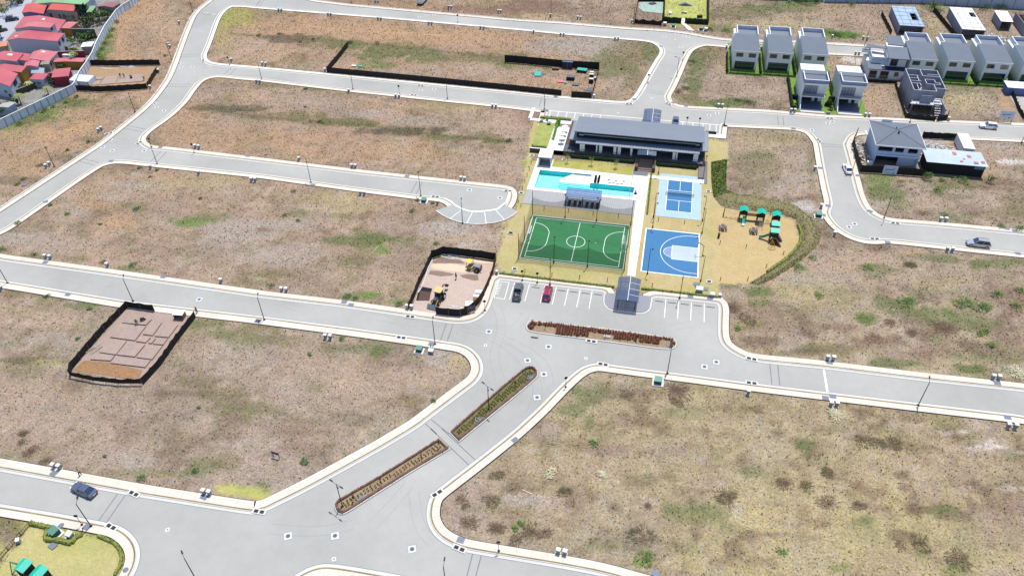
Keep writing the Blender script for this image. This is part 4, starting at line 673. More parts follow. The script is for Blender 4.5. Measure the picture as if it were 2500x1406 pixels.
LMP = [((133,408),(148,422),'beside the left road, above its lower part'),((384,401),(378,385),'on the lower side of the third road at its left end'),((330.2,274.4),(350,280),'beside the left road, at the middle'),((418.6,146),(440,150),'beside the left road, at the corner of the mesh-fenced lot'),((471,30.7),(500,34),'beside the left road, near the top'),
 ((639.2,195),(634,178),'on the lower side of the second road, first from the left'),((862,218.9),(858,200),'on the lower side of the second road, second from the left'),((1092.3,242),(1090,225),'on the lower side of the second road, third from the left'),((1328.8,267.5),(1329,250),'at the left end of the clubhouse bays'),
 ((858,9),(850,25),'above the top road, first from the left'),((1095,28),(1090,45),'above the top road, second from the left'),((1345,43),(1340,60),'above the top road, third from the left'),((1546,60),(1540,75),'above the top road, beside the tarpaulin lot'),((1652,188),(1632,184),'on the side street above the clubhouse'),
 ((1768,304.7),(1772,285),'behind the clubhouse, at the right end of the bays'),((2111,112),(2108,125),'above the upper right road'),((2221,299.5),(2218,315),'in front of the unfinished concrete house'),((2079,423),(2055,420),'beside the white car'),((2494,348),(2490,335),'at the right edge of the photo on the middle road'),((2158,533),(2148,548),'inside the bend right of the playground'),
 ((2241,990),(2240,965),'on the lower side of the right road'),((1629,912),(1634,890),'on the lower side of the road below the rust-coloured median'),((1659,728.5),(1655,750),'between the parking bays right of the canopy'),((1342.6,695.6),(1342,672),'beside the red car in the entrance car park'),((222.7,1284.7),(228,1262),'at the bottom left junction'),
 ((480,1416),(470,1390),'at the bottom edge left of centre'),((1090,1436),(1094,1410),'at the bottom edge right of centre'),((19.2,691.7),(24,660),'on the main road at the left edge'),((325,735.8),(330,700),'on the main road above the trench lot'),((645.6,782),(650,750),'on the lower side of the main road, left of centre'),((1062.4,840.8),(1066,810),'on the lower side of the main road, near the junction'),
 ((759.5,446.8),(756,430),'on the lower side of the third road, at its middle'),((1027.6,479.3),(1024,460),'on the lower side of the third road, near the turning circle'),((1129.5,545.9),(1131,520),'on the fan of bays at the turning circle')]
for a, b, ph in LMP: lamp(*a, *b, f'slim lamp {ph}')
lamp(1193.5, 999.5, 1175, 985, 'two-armed dark street lamp in the upper diagonal median', True)
lamp(836.3, 1236.7, 818, 1224, 'two-armed dark street lamp at the lower end of the lower diagonal median', True)
sg = thing('road_sign', 'x', 'road sign')
MB().tube([(0,0,0),(0,0,2.75)], .04, 8).build('post', m_dark, sg)
MB().disc(0,0,0,.14,.2,12).build('post_base', m_dark, sg)
pn = MB().disc(0,0,-.02,.02,.33,8).build('sign_panel', m_dark, sg); pn.rotation_euler = (R(90),0,R(20)); pn.location = (0,-.06,2.6)
usg = [False]
for a, ph, rz in [(Z(3,(1335,795))[0],'on the left corner of the side street above the clubhouse',0),(Z(3,(1665,580))[0],'on the right side of the side street above the clubhouse',0),((1381,946),'on the pavement bend below the main junction',0),((201,1281.5),'left of the lamp at the bottom left junction',0),((1217.7,1345.5),'on the bottom pavement of the lower right block',0),(Z(1,(2190,625))[0],'at the left corner of the second road',0),((371,360),'on the kerb nose at the middle left',0),((1184,759),'on the corner pavement below the backhoe lot',0),((474.5,374),'on the upper side of the third road',0),((1275,685.5),'behind the grey pickup in the entrance car park',0),((1311.5,691),'between the grey pickup and the red car',0),((1675.5,309),'behind the clubhouse bays, left of two',0),((1706,311),'behind the clubhouse bays, right of two',0),((1117.8,56),'beside the top road',0),((975.5,231),'beside the second road',0)]:
    put(sg, usg, *a, f'dark road sign {ph}', rz, z=.12, group='road signs')
# faint tyre marks left by turning traffic
tm = MB(); rt_ = random.Random(12)
def tyre(px, wd=.22, off=.85):
    p = smooth(smooth(W(px), 2, 3, False), 1, 1, False)
    for o_ in (-off, off):
        q = offset(p, o_, False)
        for a, b in zip(q, q[1:]):
            if math.dist(a, b) > .01: strip(tm, a, b, wd, .0142)
for px in ([(1120,800),(1180,812),(1250,850),(1300,905),(1318,960),(1290,1020),(1230,1080)],[(1130,790),(1240,830),(1330,880),(1345,950),(1310,1010)],[(1210,740),(1230,800),(1200,870),(1230,940),(1180,990)],[(900,770),(1000,790),(1080,790),(1150,770),(1200,735)],[(1000,1180),(960,1230),(900,1290),(860,1350)],[(1010,1200),(1020,1280),(1060,1330),(1140,1370)],[(1500,90),(1560,82),(1600,70)],[(660,1290),(780,1300),(900,1270),(1000,1200)],[(1500,890),(1420,905),(1360,960),(1280,1040)],[(1260,800),(1290,760),(1300,735)],[(700,745),(760,760),(850,764)],[(1640,800),(1700,790),(1720,760)]): tyre(px)
struct('tyre_marks', tm, mat('tyre_marks', rgb(186,187,180,.58), .8, .1, .7, alpha=.08))
# ---------------------------------------------------------------- club area: lawns, paths, terrace, pool, courts
m_deck = mat('terrace_white', rgb(250, 248, 244, 0.74), 0.8, 0.03, 1.0)
m_path = mat('path_concrete', rgb(246, 238, 226, 0.74), 0.85, 0.04, 1.0, var2=0.04, scale2=.3)
m_paver = mat('grey_pavers', rgb(184, 184, 184, 0.6), 0.9, 0.1, 2)
def paver_mat(name, col, sx, sy, dark=0.8):
    m = bpy.data.materials.new(name); m.use_nodes = True; n = m.node_tree; b = n.nodes['Principled BSDF']; b.inputs['Roughness'].default_value = 0.85
    tc = n.nodes.new('ShaderNodeTexCoord'); br = n.nodes.new('ShaderNodeTexBrick'); br.offset = 0
    br.inputs['Scale'].default_value = 1; br.inputs['Brick Width'].default_value = sx; br.inputs['Row Height'].default_value = sy; br.inputs['Mortar Size'].default_value = 0.03
    br.inputs['Color1'].default_value = (*col, 1); br.inputs['Color2'].default_value = (*[c*1.08 for c in col], 1); br.inputs['Mortar'].default_value = (*[c*dark for c in col], 1)
    n.links.new(tc.outputs['Object'], br.inputs['Vector']); n.links.new(br.outputs['Color'], b.inputs['Base Color']); return m
m_pav2 = paver_mat('striped_pavers', rgb(196,196,194,0.55), 0.5, 3.0, 0.66)
# grass inside the club is a slightly raised lawn with its own colour
deck_o = [(-30.6,159.0),(-30.5,174.0),(-26.2,174.0),(-26.2,170.35),(-17,170.15),(-5.3,169.75),(-5.3,172.1),(-1.35,172.1),(-1.35,170.9),(11.4,170.6),(11.4,176.4),(13.4,176.4),(13.3,169.4),(-0.9,169.6),(-1.2,130.0),(-2.95,130.0),(-3.35,152.7),(-3.4,159.0)]
fill_top = fill([deck_o, POOLW], 0.07)
struct('pool_deck', fill_top, m_deck)
dk = MB()
for k in range(len(deck_o)): a, b = deck_o[k], deck_o[(k+1) % len(deck_o)]; dk.face([(*a,0.0),(*b,0.0),(*b,0.07),(*a,0.07)])
struct('pool_deck', dk, m_deck)
struct('path', MB().box(-5.2,-5.05,159.2,171.5,.071,.075).box(-2.95,-2.9,130,152,.02,.075), m_joint)
struct('paved_strip', MB().prism([(-30.62,158.95),(-30.58,152.75),(-3.45,152.62),(-3.45,158.95)], 0.0, 0.06), m_pav2)
# pool
def up_(p, tri): return [tuple(t) if (p[t[1]]-p[t[0]]).cross(p[t[2]]-p[t[0]]).z > 0 else tuple(t[::-1]) for t in tri]
m_pool = mat('pool_plaster', rgb(150, 240, 244, 0.85), 0.6, 0.04, 3)
m_poolw = mat('pool_wall_tile', rgb(40, 214, 220, 0.85), 0.5, 0.08, 4)
m_shelf = mat('pool_shelf', rgb(236, 250, 250, 0.9), 0.6, 0.02, 3)
tp = thing('swimming_pool', 'long turquoise swimming pool with a white shallow shelf beside the white terrace', 'swimming pool')
fl = MB(); pt = [Vector((a[0], a[1], 0)) for a in POOLW]
tri = tessellate_polygon([pt]); fl.v = [(p.x, p.y, -1.25) for p in pt]; fl.f = up_(pt, tri); fl.mi = [0]*len(tri)
fl.build('basin_floor', m_pool, tp)
wlb = MB()
for k in range(6): a, b = POOLW[k], POOLW[(k+1) % 6]; wlb.face([(*a,-1.25),(*b,-1.25),(*b,.07),(*a,.07)])
wlb.build('basin_wall', m_poolw, tp)
MB().prism([(-22.9,164.0),(-23.3,165.4),(-21.4,167.2),(-20.2,168.48),(-15.32,168.48),(-15.32,164.7),(-15.4,164.0)], -1.2, -0.2).build('shallow_shelf', m_shelf, tp)
st_ = MB()
for k in range(4): st_.box(-23.2+.1*k, -15.31, 163.99-.42*(k+1), 163.99-.42*k, -1.2, -.38-.2*k)
st_.build('step', m_pool, tp)
MB().box(-20.2,-15.5,167.9,168.0,-.19,-.16).box(-20.2,-15.5,168.15,168.25,-.19,-.16).build('shelf_joint', m_joint, tp)
mwat = bpy.data.materials.new('pool_water'); mwat.use_nodes = True; n = mwat.node_tree; n.nodes.clear()
o_ = n.nodes.new('ShaderNodeOutputMaterial'); mx = n.nodes.new('ShaderNodeMixShader'); tr = n.nodes.new('ShaderNodeBsdfTransparent'); gl = n.nodes.new('ShaderNodeBsdfGlossy'); fr = n.nodes.new('ShaderNodeFresnel')
tr.inputs[0].default_value = (0.90, 0.995, 0.995, 1); gl.inputs['Roughness'].default_value = 0.05; fr.inputs['IOR'].default_value = 1.33
nz = n.nodes.new('ShaderNodeTexNoise'); nz.inputs['Scale'].default_value = 2.5; bp = n.nodes.new('ShaderNodeBump'); bp.inputs['Strength'].default_value = .15
n.links.new(nz.outputs['Fac'], bp.inputs['Height']); n.links.new(bp.outputs[0], gl.inputs['Normal']); n.links.new(fr.outputs[0], mx.inputs[0]); n.links.new(tr.outputs[0], mx.inputs[1]); n.links.new(gl.outputs[0], mx.inputs[2]); n.links.new(mx.outputs[0], o_.inputs[0])
wt = MB(); wt.v = [(p.x, p.y, -0.13) for p in pt]; wt.f = up_(pt, tri); wt.mi = [0]*len(tri)
wt = wt.build('water', mwat, tp)
cp_ = MB()
pin = POOLW; pout = offset(POOLW if area(POOLW) > 0 else POOLW, -.0)
for k in range(6):
    a, b = POOLW[k], POOLW[(k+1) % 6]; cp_.beam((*a,.08),(*b,.08),.16,.03) if k != 2 else None
cp_.build('coping', m_white, tp)
# pool house
t = thing('pool_house', 'small white open-fronted shower house on the left end of the pool terrace', 'pool house', (-28.05,172.6,.07))
m_wallb = mat('pool_house_render', rgb(236, 240, 240, 0.68), 0.7, 0.05, 1)
MB().box(-1.65,-1.45,-2.2,2.0,0,2.5).box(1.45,1.65,-2.2,2.0,0,2.5).box(-1.449,1.449,.6,2.0,0,2.5).build('wall', m_wallb, t)
MB().box(-1.75,1.75,-2.3,2.1,2.5,2.7).build('roof', m_white, t)
MB().box(-1.449,1.449,-2.2,.599,.0,.02).build('floor', m_paver, t)
for k in range(4): MB().tube([(-.9+.6*k,.55,1.5),(-.9+.6*k,.25,1.55)], .04).build('shower_head', m_steel, t)
# deck furniture
def flatpads():
    for k in range(4):
        MBo = MB().box(-.38,.38,-.22,.22,0,.03).build('deck_mat', mat('deck_mat_grey', rgb(150,150,154,.55), .8), loc=(-10.6+1.03*k,165.55-.02*k,.072))
        tag(MBo, f'grey mat on the white pool terrace, {ORD[k]} of four from the left', 'mat', 'mats on the pool terrace')
flatpads()
def chair_proto():
    t = thing('patio_chair', 'x', 'chair')
    MB().box(-.25,.25,-.25,.25,.40,.45).build('seat', m_black, t); MB().prism([(-.25,.22),(.25,.22),(.25,.27),(-.25,.27)], .45, .9).build('backrest', m_black, t)
    for x, y in ((-.22,-.22),(.22,-.22),(-.22,.22),(.22,.22)): MB().box(x-.02,x+.02,y-.02,y+.02,0,.40).build('leg', m_black, t)
    return t
ch = chair_proto(); uch = [False]
for k in range(5): 
    for s_ in (0, 1):
        u_, v_ = -14.15+.75*s_, 164.4+.62*k+.15*s_
        put(ch, uch, *PX(u_, v_), f'black chair in the {("left","right")[s_]} file stacked across the pool terrace, {ORD[k]} from the water', (0.3,-.3)[s_], z=.07, group='black chairs on the pool terrace')
wch = thing('lounge_chair','x','lounge chair'); 
MB().box(-.3,.3,-.8,.3,.28,.34).build('seat', m_white, wch); MB().prism([(-.3,.3),(.3,.3),(.3,.8),(-.3,.8)], [.28,.28,.62,.62],[.34,.34,.68,.68]).build('backrest', m_white, wch)
for x, y in ((-.27,-.7),(.27,-.7),(-.27,.6),(.27,.6)): MB().box(x-.02,x+.02,y-.02,y+.02,0,.28).build('leg', m_white, wch)
uw = [False]
for k in range(3): put(wch, uw, *PX(-10.9+1.9*k,167.4), f'white lounge chair on the white terrace, {ORD[k]} from the left', 0, z=.07, group='white lounge chairs')
t = thing('pool_umbrella_base', 'black covered stand at the right end of the pool', 'stand', (*P(1551.5,474),.07)); MB().disc(0,0,0,.12,.4).build('base', m_black, t); MB().tube([(0,0,.1),(0,0,1.1)],[.22,.1]).build('cover', m_black, t)
# pergola with sunbeds
t = thing('pergola', 'dark metal pergola with a translucent gridded roof over six sunbeds beside the pool', 'pergola', (-15.95,155.9,.06))
m_glz = mat('roof_glazing', rgb(120,150,190,.7), .15, .05, 1, spec=.6, alpha=.62)
fr_ = MB()
for k in range(16): fr_.box(-4.25+.567*k-.025,-4.25+.567*k+.025,-1.85,1.95,2.42,2.5)
for k in range(5): fr_.box(-4.28,4.28,-1.85+.93*k-.03,-1.85+.93*k+.03,2.34,2.418)
fr_.build('roof_grid', mat('pergola_blue', rgb(52,92,138,.6), .5), t)
MB().box(-4.3,4.3,-1.9,2.0,2.505,2.52).build('roof_panel', m_glz, t)
for x in (-4.1,0,4.1):
    for y in (-1.7,): MB().box(x-.09,x+.09,y-.09,y+.09,0,2.34).build('post', m_dark, t)
for x in (-4.1,4.1): MB().box(x-.09,x+.09,1.6,1.78,0,2.34).build('post', m_dark, t)
sb = thing('sun_lounger','x','sun lounger'); m_bed = mat('lounger_fabric', (.03,.03,.035), .8)
MB().box(-.34,.34,-1.0,.35,.25,.33).build('seat', m_bed, sb); MB().prism([(-.34,.35),(.34,.35),(.34,.95),(-.34,.95)],[.25,.25,.6,.6],[.33,.33,.68,.68]).build('backrest', m_bed, sb); MB().box(-.3,.3,.7,1.0,.66,.76).build('pillow', m_white, sb)
for x, y in ((-.3,-.9),(.3,-.9),(-.3,.3),(.3,.3)): MB().box(x-.025,x+.025,y-.025,y+.025,0,.25).build('leg', m_dark, sb)
usb = [False]
for k, x in enumerate((-19.2,-17.85,-16.6,-14.9,-13.6,-12.4)): put(sb, usb, *PX(x,154.6), f'black sun lounger under the pergola, {ORD[k]} from the left', 0, z=.06, group='sun loungers under the pergola')

# sports courts
def court_mat(name, col, k=.06): return mat(name, col, .75, k, 1.2, var2=.05, scale2=.15)
m_lb = court_mat('court_light_blue', rgb(186,212,228,.66)); m_bl = court_mat('court_blue', rgb(70,134,184,.62)); m_b2 = court_mat('court_blue_dark', rgb(70,134,184,.62)); m_key = court_mat('court_key_blue', rgb(204,218,230,.62)); m_arc = court_mat('court_grey_blue', rgb(150,172,204,.62))
t = thing('pickleball_court', 'light blue pickleball court with a darker blue playing area and a net', 'pickleball court', (6.95,162.75,0))
MB().box(-5.25,5.25,-9.45,9.45,0,.06).build('surround', m_lb, t)
MB().box(-3.05,3.05,-6.75,6.75,.06,.066).build('playing_surface', m_bl, t)
lb = MB()
for x in (-3.05,3.05): lb.box(x-.06,x+.06,-6.76,6.76,.067,.071)
for y in (-6.75,6.75,-2.15,2.15): lb.box(-2.99,2.99,y-.06,y+.06,.0672,.0712)
lb.box(-.05,.05,-6.69,-2.21,.0672,.0712).box(-.05,.05,2.21,6.69,.0672,.0712); lb.build('court_line', m_line, t)
for x in (-3.35,3.35): MB().tube([(x,0,.06),(x,0,.98)], .04).build('net_post', m_dark, t)
m_net = mat('net_mesh', (.03,.03,.035), .9, alpha=.45); m_net.use_nodes
MB().face([(-3.3,0,.12),(3.3,0,.12),(3.3,0,.9),(-3.3,0,.9)]).build('net', m_net, t); MB().box(-3.3,3.3,-.02,.02,.9,.96).build('net_tape', m_white, t)
t = thing('basketball_court', 'blue half basketball court with a pale key and white three-point line', 'basketball court', (5.98,139.95,0))
MB().box(-6.2,6.2,-8.05,8.05,0,.06).build('surround', m_line, t)
MB().box(-5.95,5.95,-7.8,7.8,.061,.066).build('playing_surface', m_b2, t)
MB().box(.15,5.95,-2.5,2.5,.0665,.070).build('key_area', m_key, t)
MB().prism([(.15+1.8*math.cos(a)*1.0,1.8*math.sin(a)) for a in [math.pi/2+math.pi*k/16 for k in range(17)]], .0665, .070).build('free_throw_circle', m_arc, t)
lb = MB()
for a, b in [((.15,-2.5),(.15,2.5)),((.15,2.5),(5.95,2.5)),((.15,-2.5),(5.95,-2.5))]: strip(lb, a, b, .09, .0735)
pts = [(.15+1.8*math.cos(a),1.8*math.sin(a)) for a in [math.pi/2+math.pi*k/20 for k in range(21)]]
for a, b in zip(pts, pts[1:]): strip(lb, a, b, .09, .0745)
pts = [(5.95,6.7),(4.4,6.7)]+[(4.4+6.75*math.cos(a),6.7*math.sin(a)) for a in [math.pi/2+math.pi*k/28 for k in range(1,28)]]+[(4.4,-6.7),(5.95,-6.7)]
for k, (a, b) in enumerate(zip(pts, pts[1:])): strip(lb, a, b, .11, .0755+.0004*(k % 2))
lb.build('court_line', m_line, t)
t = thing('basketball_hoop', 'dark basketball hoop leaning over the pale key from the right side of the court', 'basketball hoop', (12.9,140.2,0), math.pi)
MB().tube([(0,0,0),(0,0,2.6),(1.3,0,3.3)], .08).build('pole', m_dark, t); MB().box(1.3,1.35,-.9,.9,2.85,3.85).build('backboard', mat('backboard_glass',(.1,.14,.2),.2,alpha=.6), t)
hr = MB(); pp = [(1.75+.24*math.cos(2*math.pi*k/16),.24*math.sin(2*math.pi*k/16),3.05) for k in range(17)]; hr.tube(pp,.02,6,False); hr.build('rim', mat('rim_orange',rgb(220,90,30),.5), t)
# football pitch
t = thing('football_pitch', 'green artificial turf football pitch with white lines', 'football pitch', (-15.55,139.95,0))
m_turf = mat('artificial_turf', rgb(62,132,82,.62), .9, .16, 2.2, var2=.12, scale2=.25, stretch=(.25,1,1))
MB().box(-11.35,11.45,-8.15,8.15,0,.05).build('turf', m_turf, t)
lb = MB()
X0, X1, Y0, Y1 = -10.5,10.5,-7.5,7.55
for a, b in [((X0,Y0),(X0,Y1)),((X1,Y0),(X1,Y1)),((X0,Y0),(X1,Y0)),((X0,Y1),(X1,Y1)),((0,Y0),(0,Y1))]: strip(lb, a, b, .1, .055)
pp = [(2.1*math.cos(2*math.pi*k/40),-.05+2.1*math.sin(2*math.pi*k/40)) for k in range(41)]
for k, (a, b) in enumerate(zip(pp, pp[1:])): strip(lb, a, b, .1, .056+.0004*(k % 2))
for sx in (1,-1):
    pp = [(sx*(X0+4.0*math.cos(a)), (1.5 if a > 0 else -1.5)+4.0*math.sin(a)) for a in [math.pi/2-math.pi*k/26 for k in range(27)]]
    for k, (a, b) in enumerate(zip(pp, pp[1:])): strip(lb, a, b, .1, .057+.0004*(k % 2))
lb.build('pitch_line', m_line, t)
kb = MB()
for a, b in [((-11.45,-8.25),(-11.45,8.25)),((11.55,-8.25),(11.55,8.25)),((-11.45,-8.25),(11.55,-8.25)),((-11.45,8.25),(11.55,8.25))]: kb.beam((*a,.06),(*b,.06),.18,.12)
kb.build('edge_kerb', m_concl, t)
gl_ = thing('football_goal','white tubular football goal on the left end of the pitch','goal',(-26.05,139.9,.05),0,'football goals')
gm = MB()
for y in (-1.5,1.5): gm.tube([(0,y,0),(0,y,2)], .05); gm.tube([(0,y,2),(-.5,y,2),(-1.0,y,.02),(0,y,.02)], .03)
gm.tube([(0,-1.5,2),(0,1.5,2)], .05); gm.tube([(-1,-1.5,.03),(-1,1.5,.03)], .03); gm.build('goal_frame', m_white, gl_)
MB().face([(-.02,-1.5,1.98),(-.02,1.5,1.98),(-.5,1.5,1.98),(-.5,-1.5,1.98)]).face([(-.5,-1.5,1.98),(-.5,1.5,1.98),(-1,1.5,.03),(-1,-1.5,.03)]).build('goal_net', mat('goal_net',(.6,.6,.6),.9,alpha=.25), gl_)
g2 = dup(gl_, 'white tubular football goal on the right end of the pitch', (-5.05,140.0,.05), math.pi)
tag(MB().ball((0,0,.11),.14).build('ball', m_white, loc=(*P(*Z(7,(837,960))[0]),.05)), 'white football lying on the green pitch', 'ball')
# netting round the pitch with its poles
t = thing('pitch_netting', 'dark see-through ball netting hung on tall poles around the football pitch', 'netting', (-15.5,139.95,0))
m_nt = mat('ball_net', (.02,.022,.02), .9, alpha=.36); m_np = m_dark
def netside(a, b, h, sag):
    mb = MB(); n_ = 14
    for k in range(n_):
        f0, f1 = k/n_, (k+1)/n_; p = [(a[0]+(b[0]-a[0])*f, a[1]+(b[1]-a[1])*f, h-sag*4*f*(1-f)) for f in (f0, f1)]
        mb.face([(p[0][0],p[0][1],.05),(p[1][0],p[1][1],.05),p[1],p[0]])
    mb.build('net', m_nt, t)
c4 = [(-11.7,-8.5),(11.8,-8.5),(11.8,8.5),(-11.7,8.5)]
for i in range(4):
    a, b = c4[i], c4[(i+1) % 4]
    k = 3 if i % 2 == 0 else 1
    for q in range(k): netside((a[0]+(b[0]-a[0])*q/k,a[1]+(b[1]-a[1])*q/k),(a[0]+(b[0]-a[0])*(q+1)/k,a[1]+(b[1]-a[1])*(q+1)/k),5.2,.9)
for x, y in [(-11.7,-8.5),(11.8,-8.5),(-11.7,8.5),(11.8,8.5),(-11.7,-1.8),(11.8,.2)]: MB().tube([(x,y,0),(x,y,7.0)],[.09,.06],8).build('net_pole', m_np, t)
# court floodlights
fp = thing('court_light','x','court light')
MB().tube([(0,0,0),(0,0,6.9)],[.07,.05],8).build('pole', m_dark, fp); MB().box(-.14,.14,-.14,.14,0,.5).build('base_sleeve', m_dark, fp)
MB().tube([(0,0,6.8),(0,-.35,6.9)],.03).build('arm', m_dark, fp); MB().prism([(-.22,-.6),(.22,-.6),(.22,-.3),(-.22,-.3)],6.84,6.94).build('lamp_head', m_dark, fp)
ufp = [False]
for a, ph, rz in [((1379.4,532),'above the football pitch, left of two',0),((1456.3,540.5),'above the football pitch, right of two',0),((1351.9,642),'below the football pitch, left of two',math.pi),((1433.8,652),'below the football pitch, right of two',math.pi),((1595,531),'left of the pickleball court',math.pi/2),((1593.5,555.5),'between the courts on the left side',math.pi/2),((1715,539.5),'at the lower right of the pickleball court',-math.pi/2),((1713.6,569.7),'at the upper right of the basketball court',-math.pi/2),((1710.5,686.6),'at the lower right of the basketball court',-math.pi/2),((1580.5,668.7),'at the lower left of the basketball court',math.pi/2),((1607.4,424.3),'at the upper left of the pickleball court',0),((1716,437),'at the upper right of the pickleball court',0)]:
    put(fp, ufp, *a, f'tall thin dark court light {ph}', rz, z=0, group='court lights')
bl_ = MB().tube([(0,0,0),(0,0,.85)], .07, 8).box(-.09,.09,-.09,.09,.85,.98).build('bollard_light', m_dark); tag(bl_, 'x', 'bollard light'); ub = [False]
for ph, pts in [('on the strip left of the pool', Z(7,(222,200),(206,258),(183,318),(162,372),(139,440),(98,568),(78,625),(125,605))),('on the grass between pool and pitch', Z(7,(345,632),(577,655),(812,683),(1052,705))),('on the grass below the pitch and court', Z(7,(163,1230),(420,1265),(683,1290),(948,1318),(1375,1368),(1435,740),(1682,768))),('around the playground lawn', Z(7,(2025,1308),(2285,1308),(2462,1185),(2022,960),(2270,998))+Z(8,(40,1185),(203,1060),(78,690),(318,700)))]:
    for k, a in enumerate(sorted(pts)): put(bl_, ub, *a, f'short black bollard light {ph}, {ORD[k]} from the left', 0, z=0, group='bollard lights')

# ---------------------------------------------------------------- clubhouse
def sheet_mat(name, col, pitch=.5, rough=.5, var=.10, vert=True, var2=.12):
    m = mat(name, col, rough, var, 1.5, var2=var2, scale2=.12); n = m.node_tree; b = n.nodes['Principled BSDF']
    tc = n.nodes.new('ShaderNodeTexCoord'); wv = n.nodes.new('ShaderNodeTexWave'); wv.wave_type = 'BANDS'; wv.bands_direction = 'X' if vert else 'Y'; wv.inputs['Scale'].default_value = 1/pitch/3.14*1.57
    n.links.new(tc.outputs['Object'], wv.inputs['Vector']); bp = n.nodes.new('ShaderNodeBump'); bp.inputs['Strength'].default_value = .4; bp.inputs['Distance'].default_value = .03
    n.links.new(wv.outputs['Fac'], bp.inputs['Height']); n.links.new(bp.outputs[0], b.inputs['Normal'])
    lk = b.inputs['Base Color'].links[0].from_socket; r_ = n.nodes.new('ShaderNodeMapRange'); r_.inputs['To Min'].default_value = .86; r_.inputs['To Max'].default_value = 1.05; n.links.new(wv.outputs['Fac'], r_.inputs['Value']); q = n.nodes.new('ShaderNodeVectorMath'); q.operation = 'SCALE'; n.links.new(lk, q.inputs[0]); n.links.new(r_.outputs[0], q.inputs['Scale']); n.links.new(q.outputs[0], b.inputs['Base Color']); return m
m_roof = mat('roof_slate_grey', rgb(146,154,166,.58), .9, .06, 3, var2=.04, scale2=.2)
m_roof2 = sheet_mat('canopy_sheet_grey', rgb(158,166,178,.64), 1.2)
m_wdark = mat('clubhouse_dark_wall', rgb(70,76,92,.6), .7, .06, 1)
m_tile = mat('terrace_tile_dark', rgb(120,124,136,.5), .6, .08, 2)
m_glass = mat('window_glass', (.02,.03,.045), .08, .1, 1, spec=.9)
m_brown = mat('retaining_wall_brown', rgb(112,96,84,.55), .85, .1, 2)
t = thing('clubhouse', 'long low clubhouse with a blue-grey sloping roof and a covered terrace facing the pool', 'clubhouse', (0,0,0))
MB().prism([(-24.2,176.7),(12.2,176.7),(12.2,193.5),(-24.2,193.5)], 0, 1.2).build('podium', m_brown, t)
MB().box(-24.1,12.1,176.85,180.2,1.2,1.22).build('terrace_floor', m_tile, t)
bd = MB().box(-22.6,12.4,180.0,188.3,1.2,3.7).build('wall', m_wdark, t)
MB().prism([(-22.95,178.6),(13.1,178.6),(13.1,188.7),(-22.95,188.7)], 3.7, 3.95).build('lower_roof', m_roof2, t)
MB().prism([(-21.0,177.15),(11.0,177.15),(11.0,178.595),(-21.0,178.595)], [3.62,3.62,3.75,3.75],[3.8,3.8,3.93,3.93]).build('canopy', m_roof2, t)
MB().box(-21.0,11.2,179.9,188.0,3.95,5.0).build('clerestory_wall', mat('clerestory_dark', rgb(30,34,46,.5), .6), t)
MB().box(-20.2,10.6,179.55,179.75,5.0,5.25).box(-20.4,-19.2,179.3,179.8,4.9,5.3).box(9.8,10.8,179.3,179.8,4.9,5.3).build('clerestory_beam', m_steel, t)
MB().prism([(-21.75,178.75),(11.85,178.75),(11.85,189.1),(-21.75,189.1)], [6.1,6.1,4.95,4.95],[6.28,6.28,5.13,5.13]).build('upper_roof', m_roof, t)
MB().prism([(-20.9,179.9),(11.1,179.9),(11.1,188.0),(-20.9,188.0)], 5.0,[6.0,6.0,5.1,5.1]).build('gable_infill', mat('clerestory_dark', rgb(30,34,46,.5), .6), t)
for x, w_ in [(-19.9,1.3),(-15.6,.35),(-14.8,.8),(-11.0,.7),(-9.9,.8),(-6.6,.5),(4.3,.7),(5.2,.35),(9.6,1.2)]: MB().box(x,x+w_,177.6,177.9,1.22,3.6).build('column', m_white, t)
for k in range(7):
    x = -19.2+4.4*k
    f = MB().box(x,x+3.2,179.90,179.99,1.4,3.4).build('window', m_dark, t); MB().box(x+.1,x+3.1,179.87,179.898,1.5,3.3).build('pane', m_glass, f)
pr_ = MB()
for a, b in [((-24.15,176.8),(-4.9,176.8)),((.3,176.8),(12.15,176.8))]: pr_.beam((*a,2.1),(*b,2.1),.06,.06)
pr_.build('railing', m_dark, t)
rp = MB()
for k in range(34):
    x = -24.1+1.1*k
    if -5 < x < .3: continue
    rp.box(x-.02,x+.02,176.78,176.82,1.2,2.1)
rp.build('railing_post', m_dark, t)
sp = MB()
for k in range(7): sp.box(-4.1,-.5,172.4+.62*k,172.4+.62*(k+1)+.02*(k<6),.02+.0*k,.17*(k+1)+.02)
sp.build('stair', mat('stair_brown', rgb(140,124,116,.6), .8), t)
MB().box(-4.9,-4.12,172.4,176.69,0,1.25).box(-.48,.3,172.4,176.69,0,1.25).build('stair_wall', m_brown, t)
struct('paving_landing', MB().box(-5.25,-1.36,170.2,172.4,.073,.085), mat('landing_paver', rgb(150,150,156,.5), .9, .12, 3))
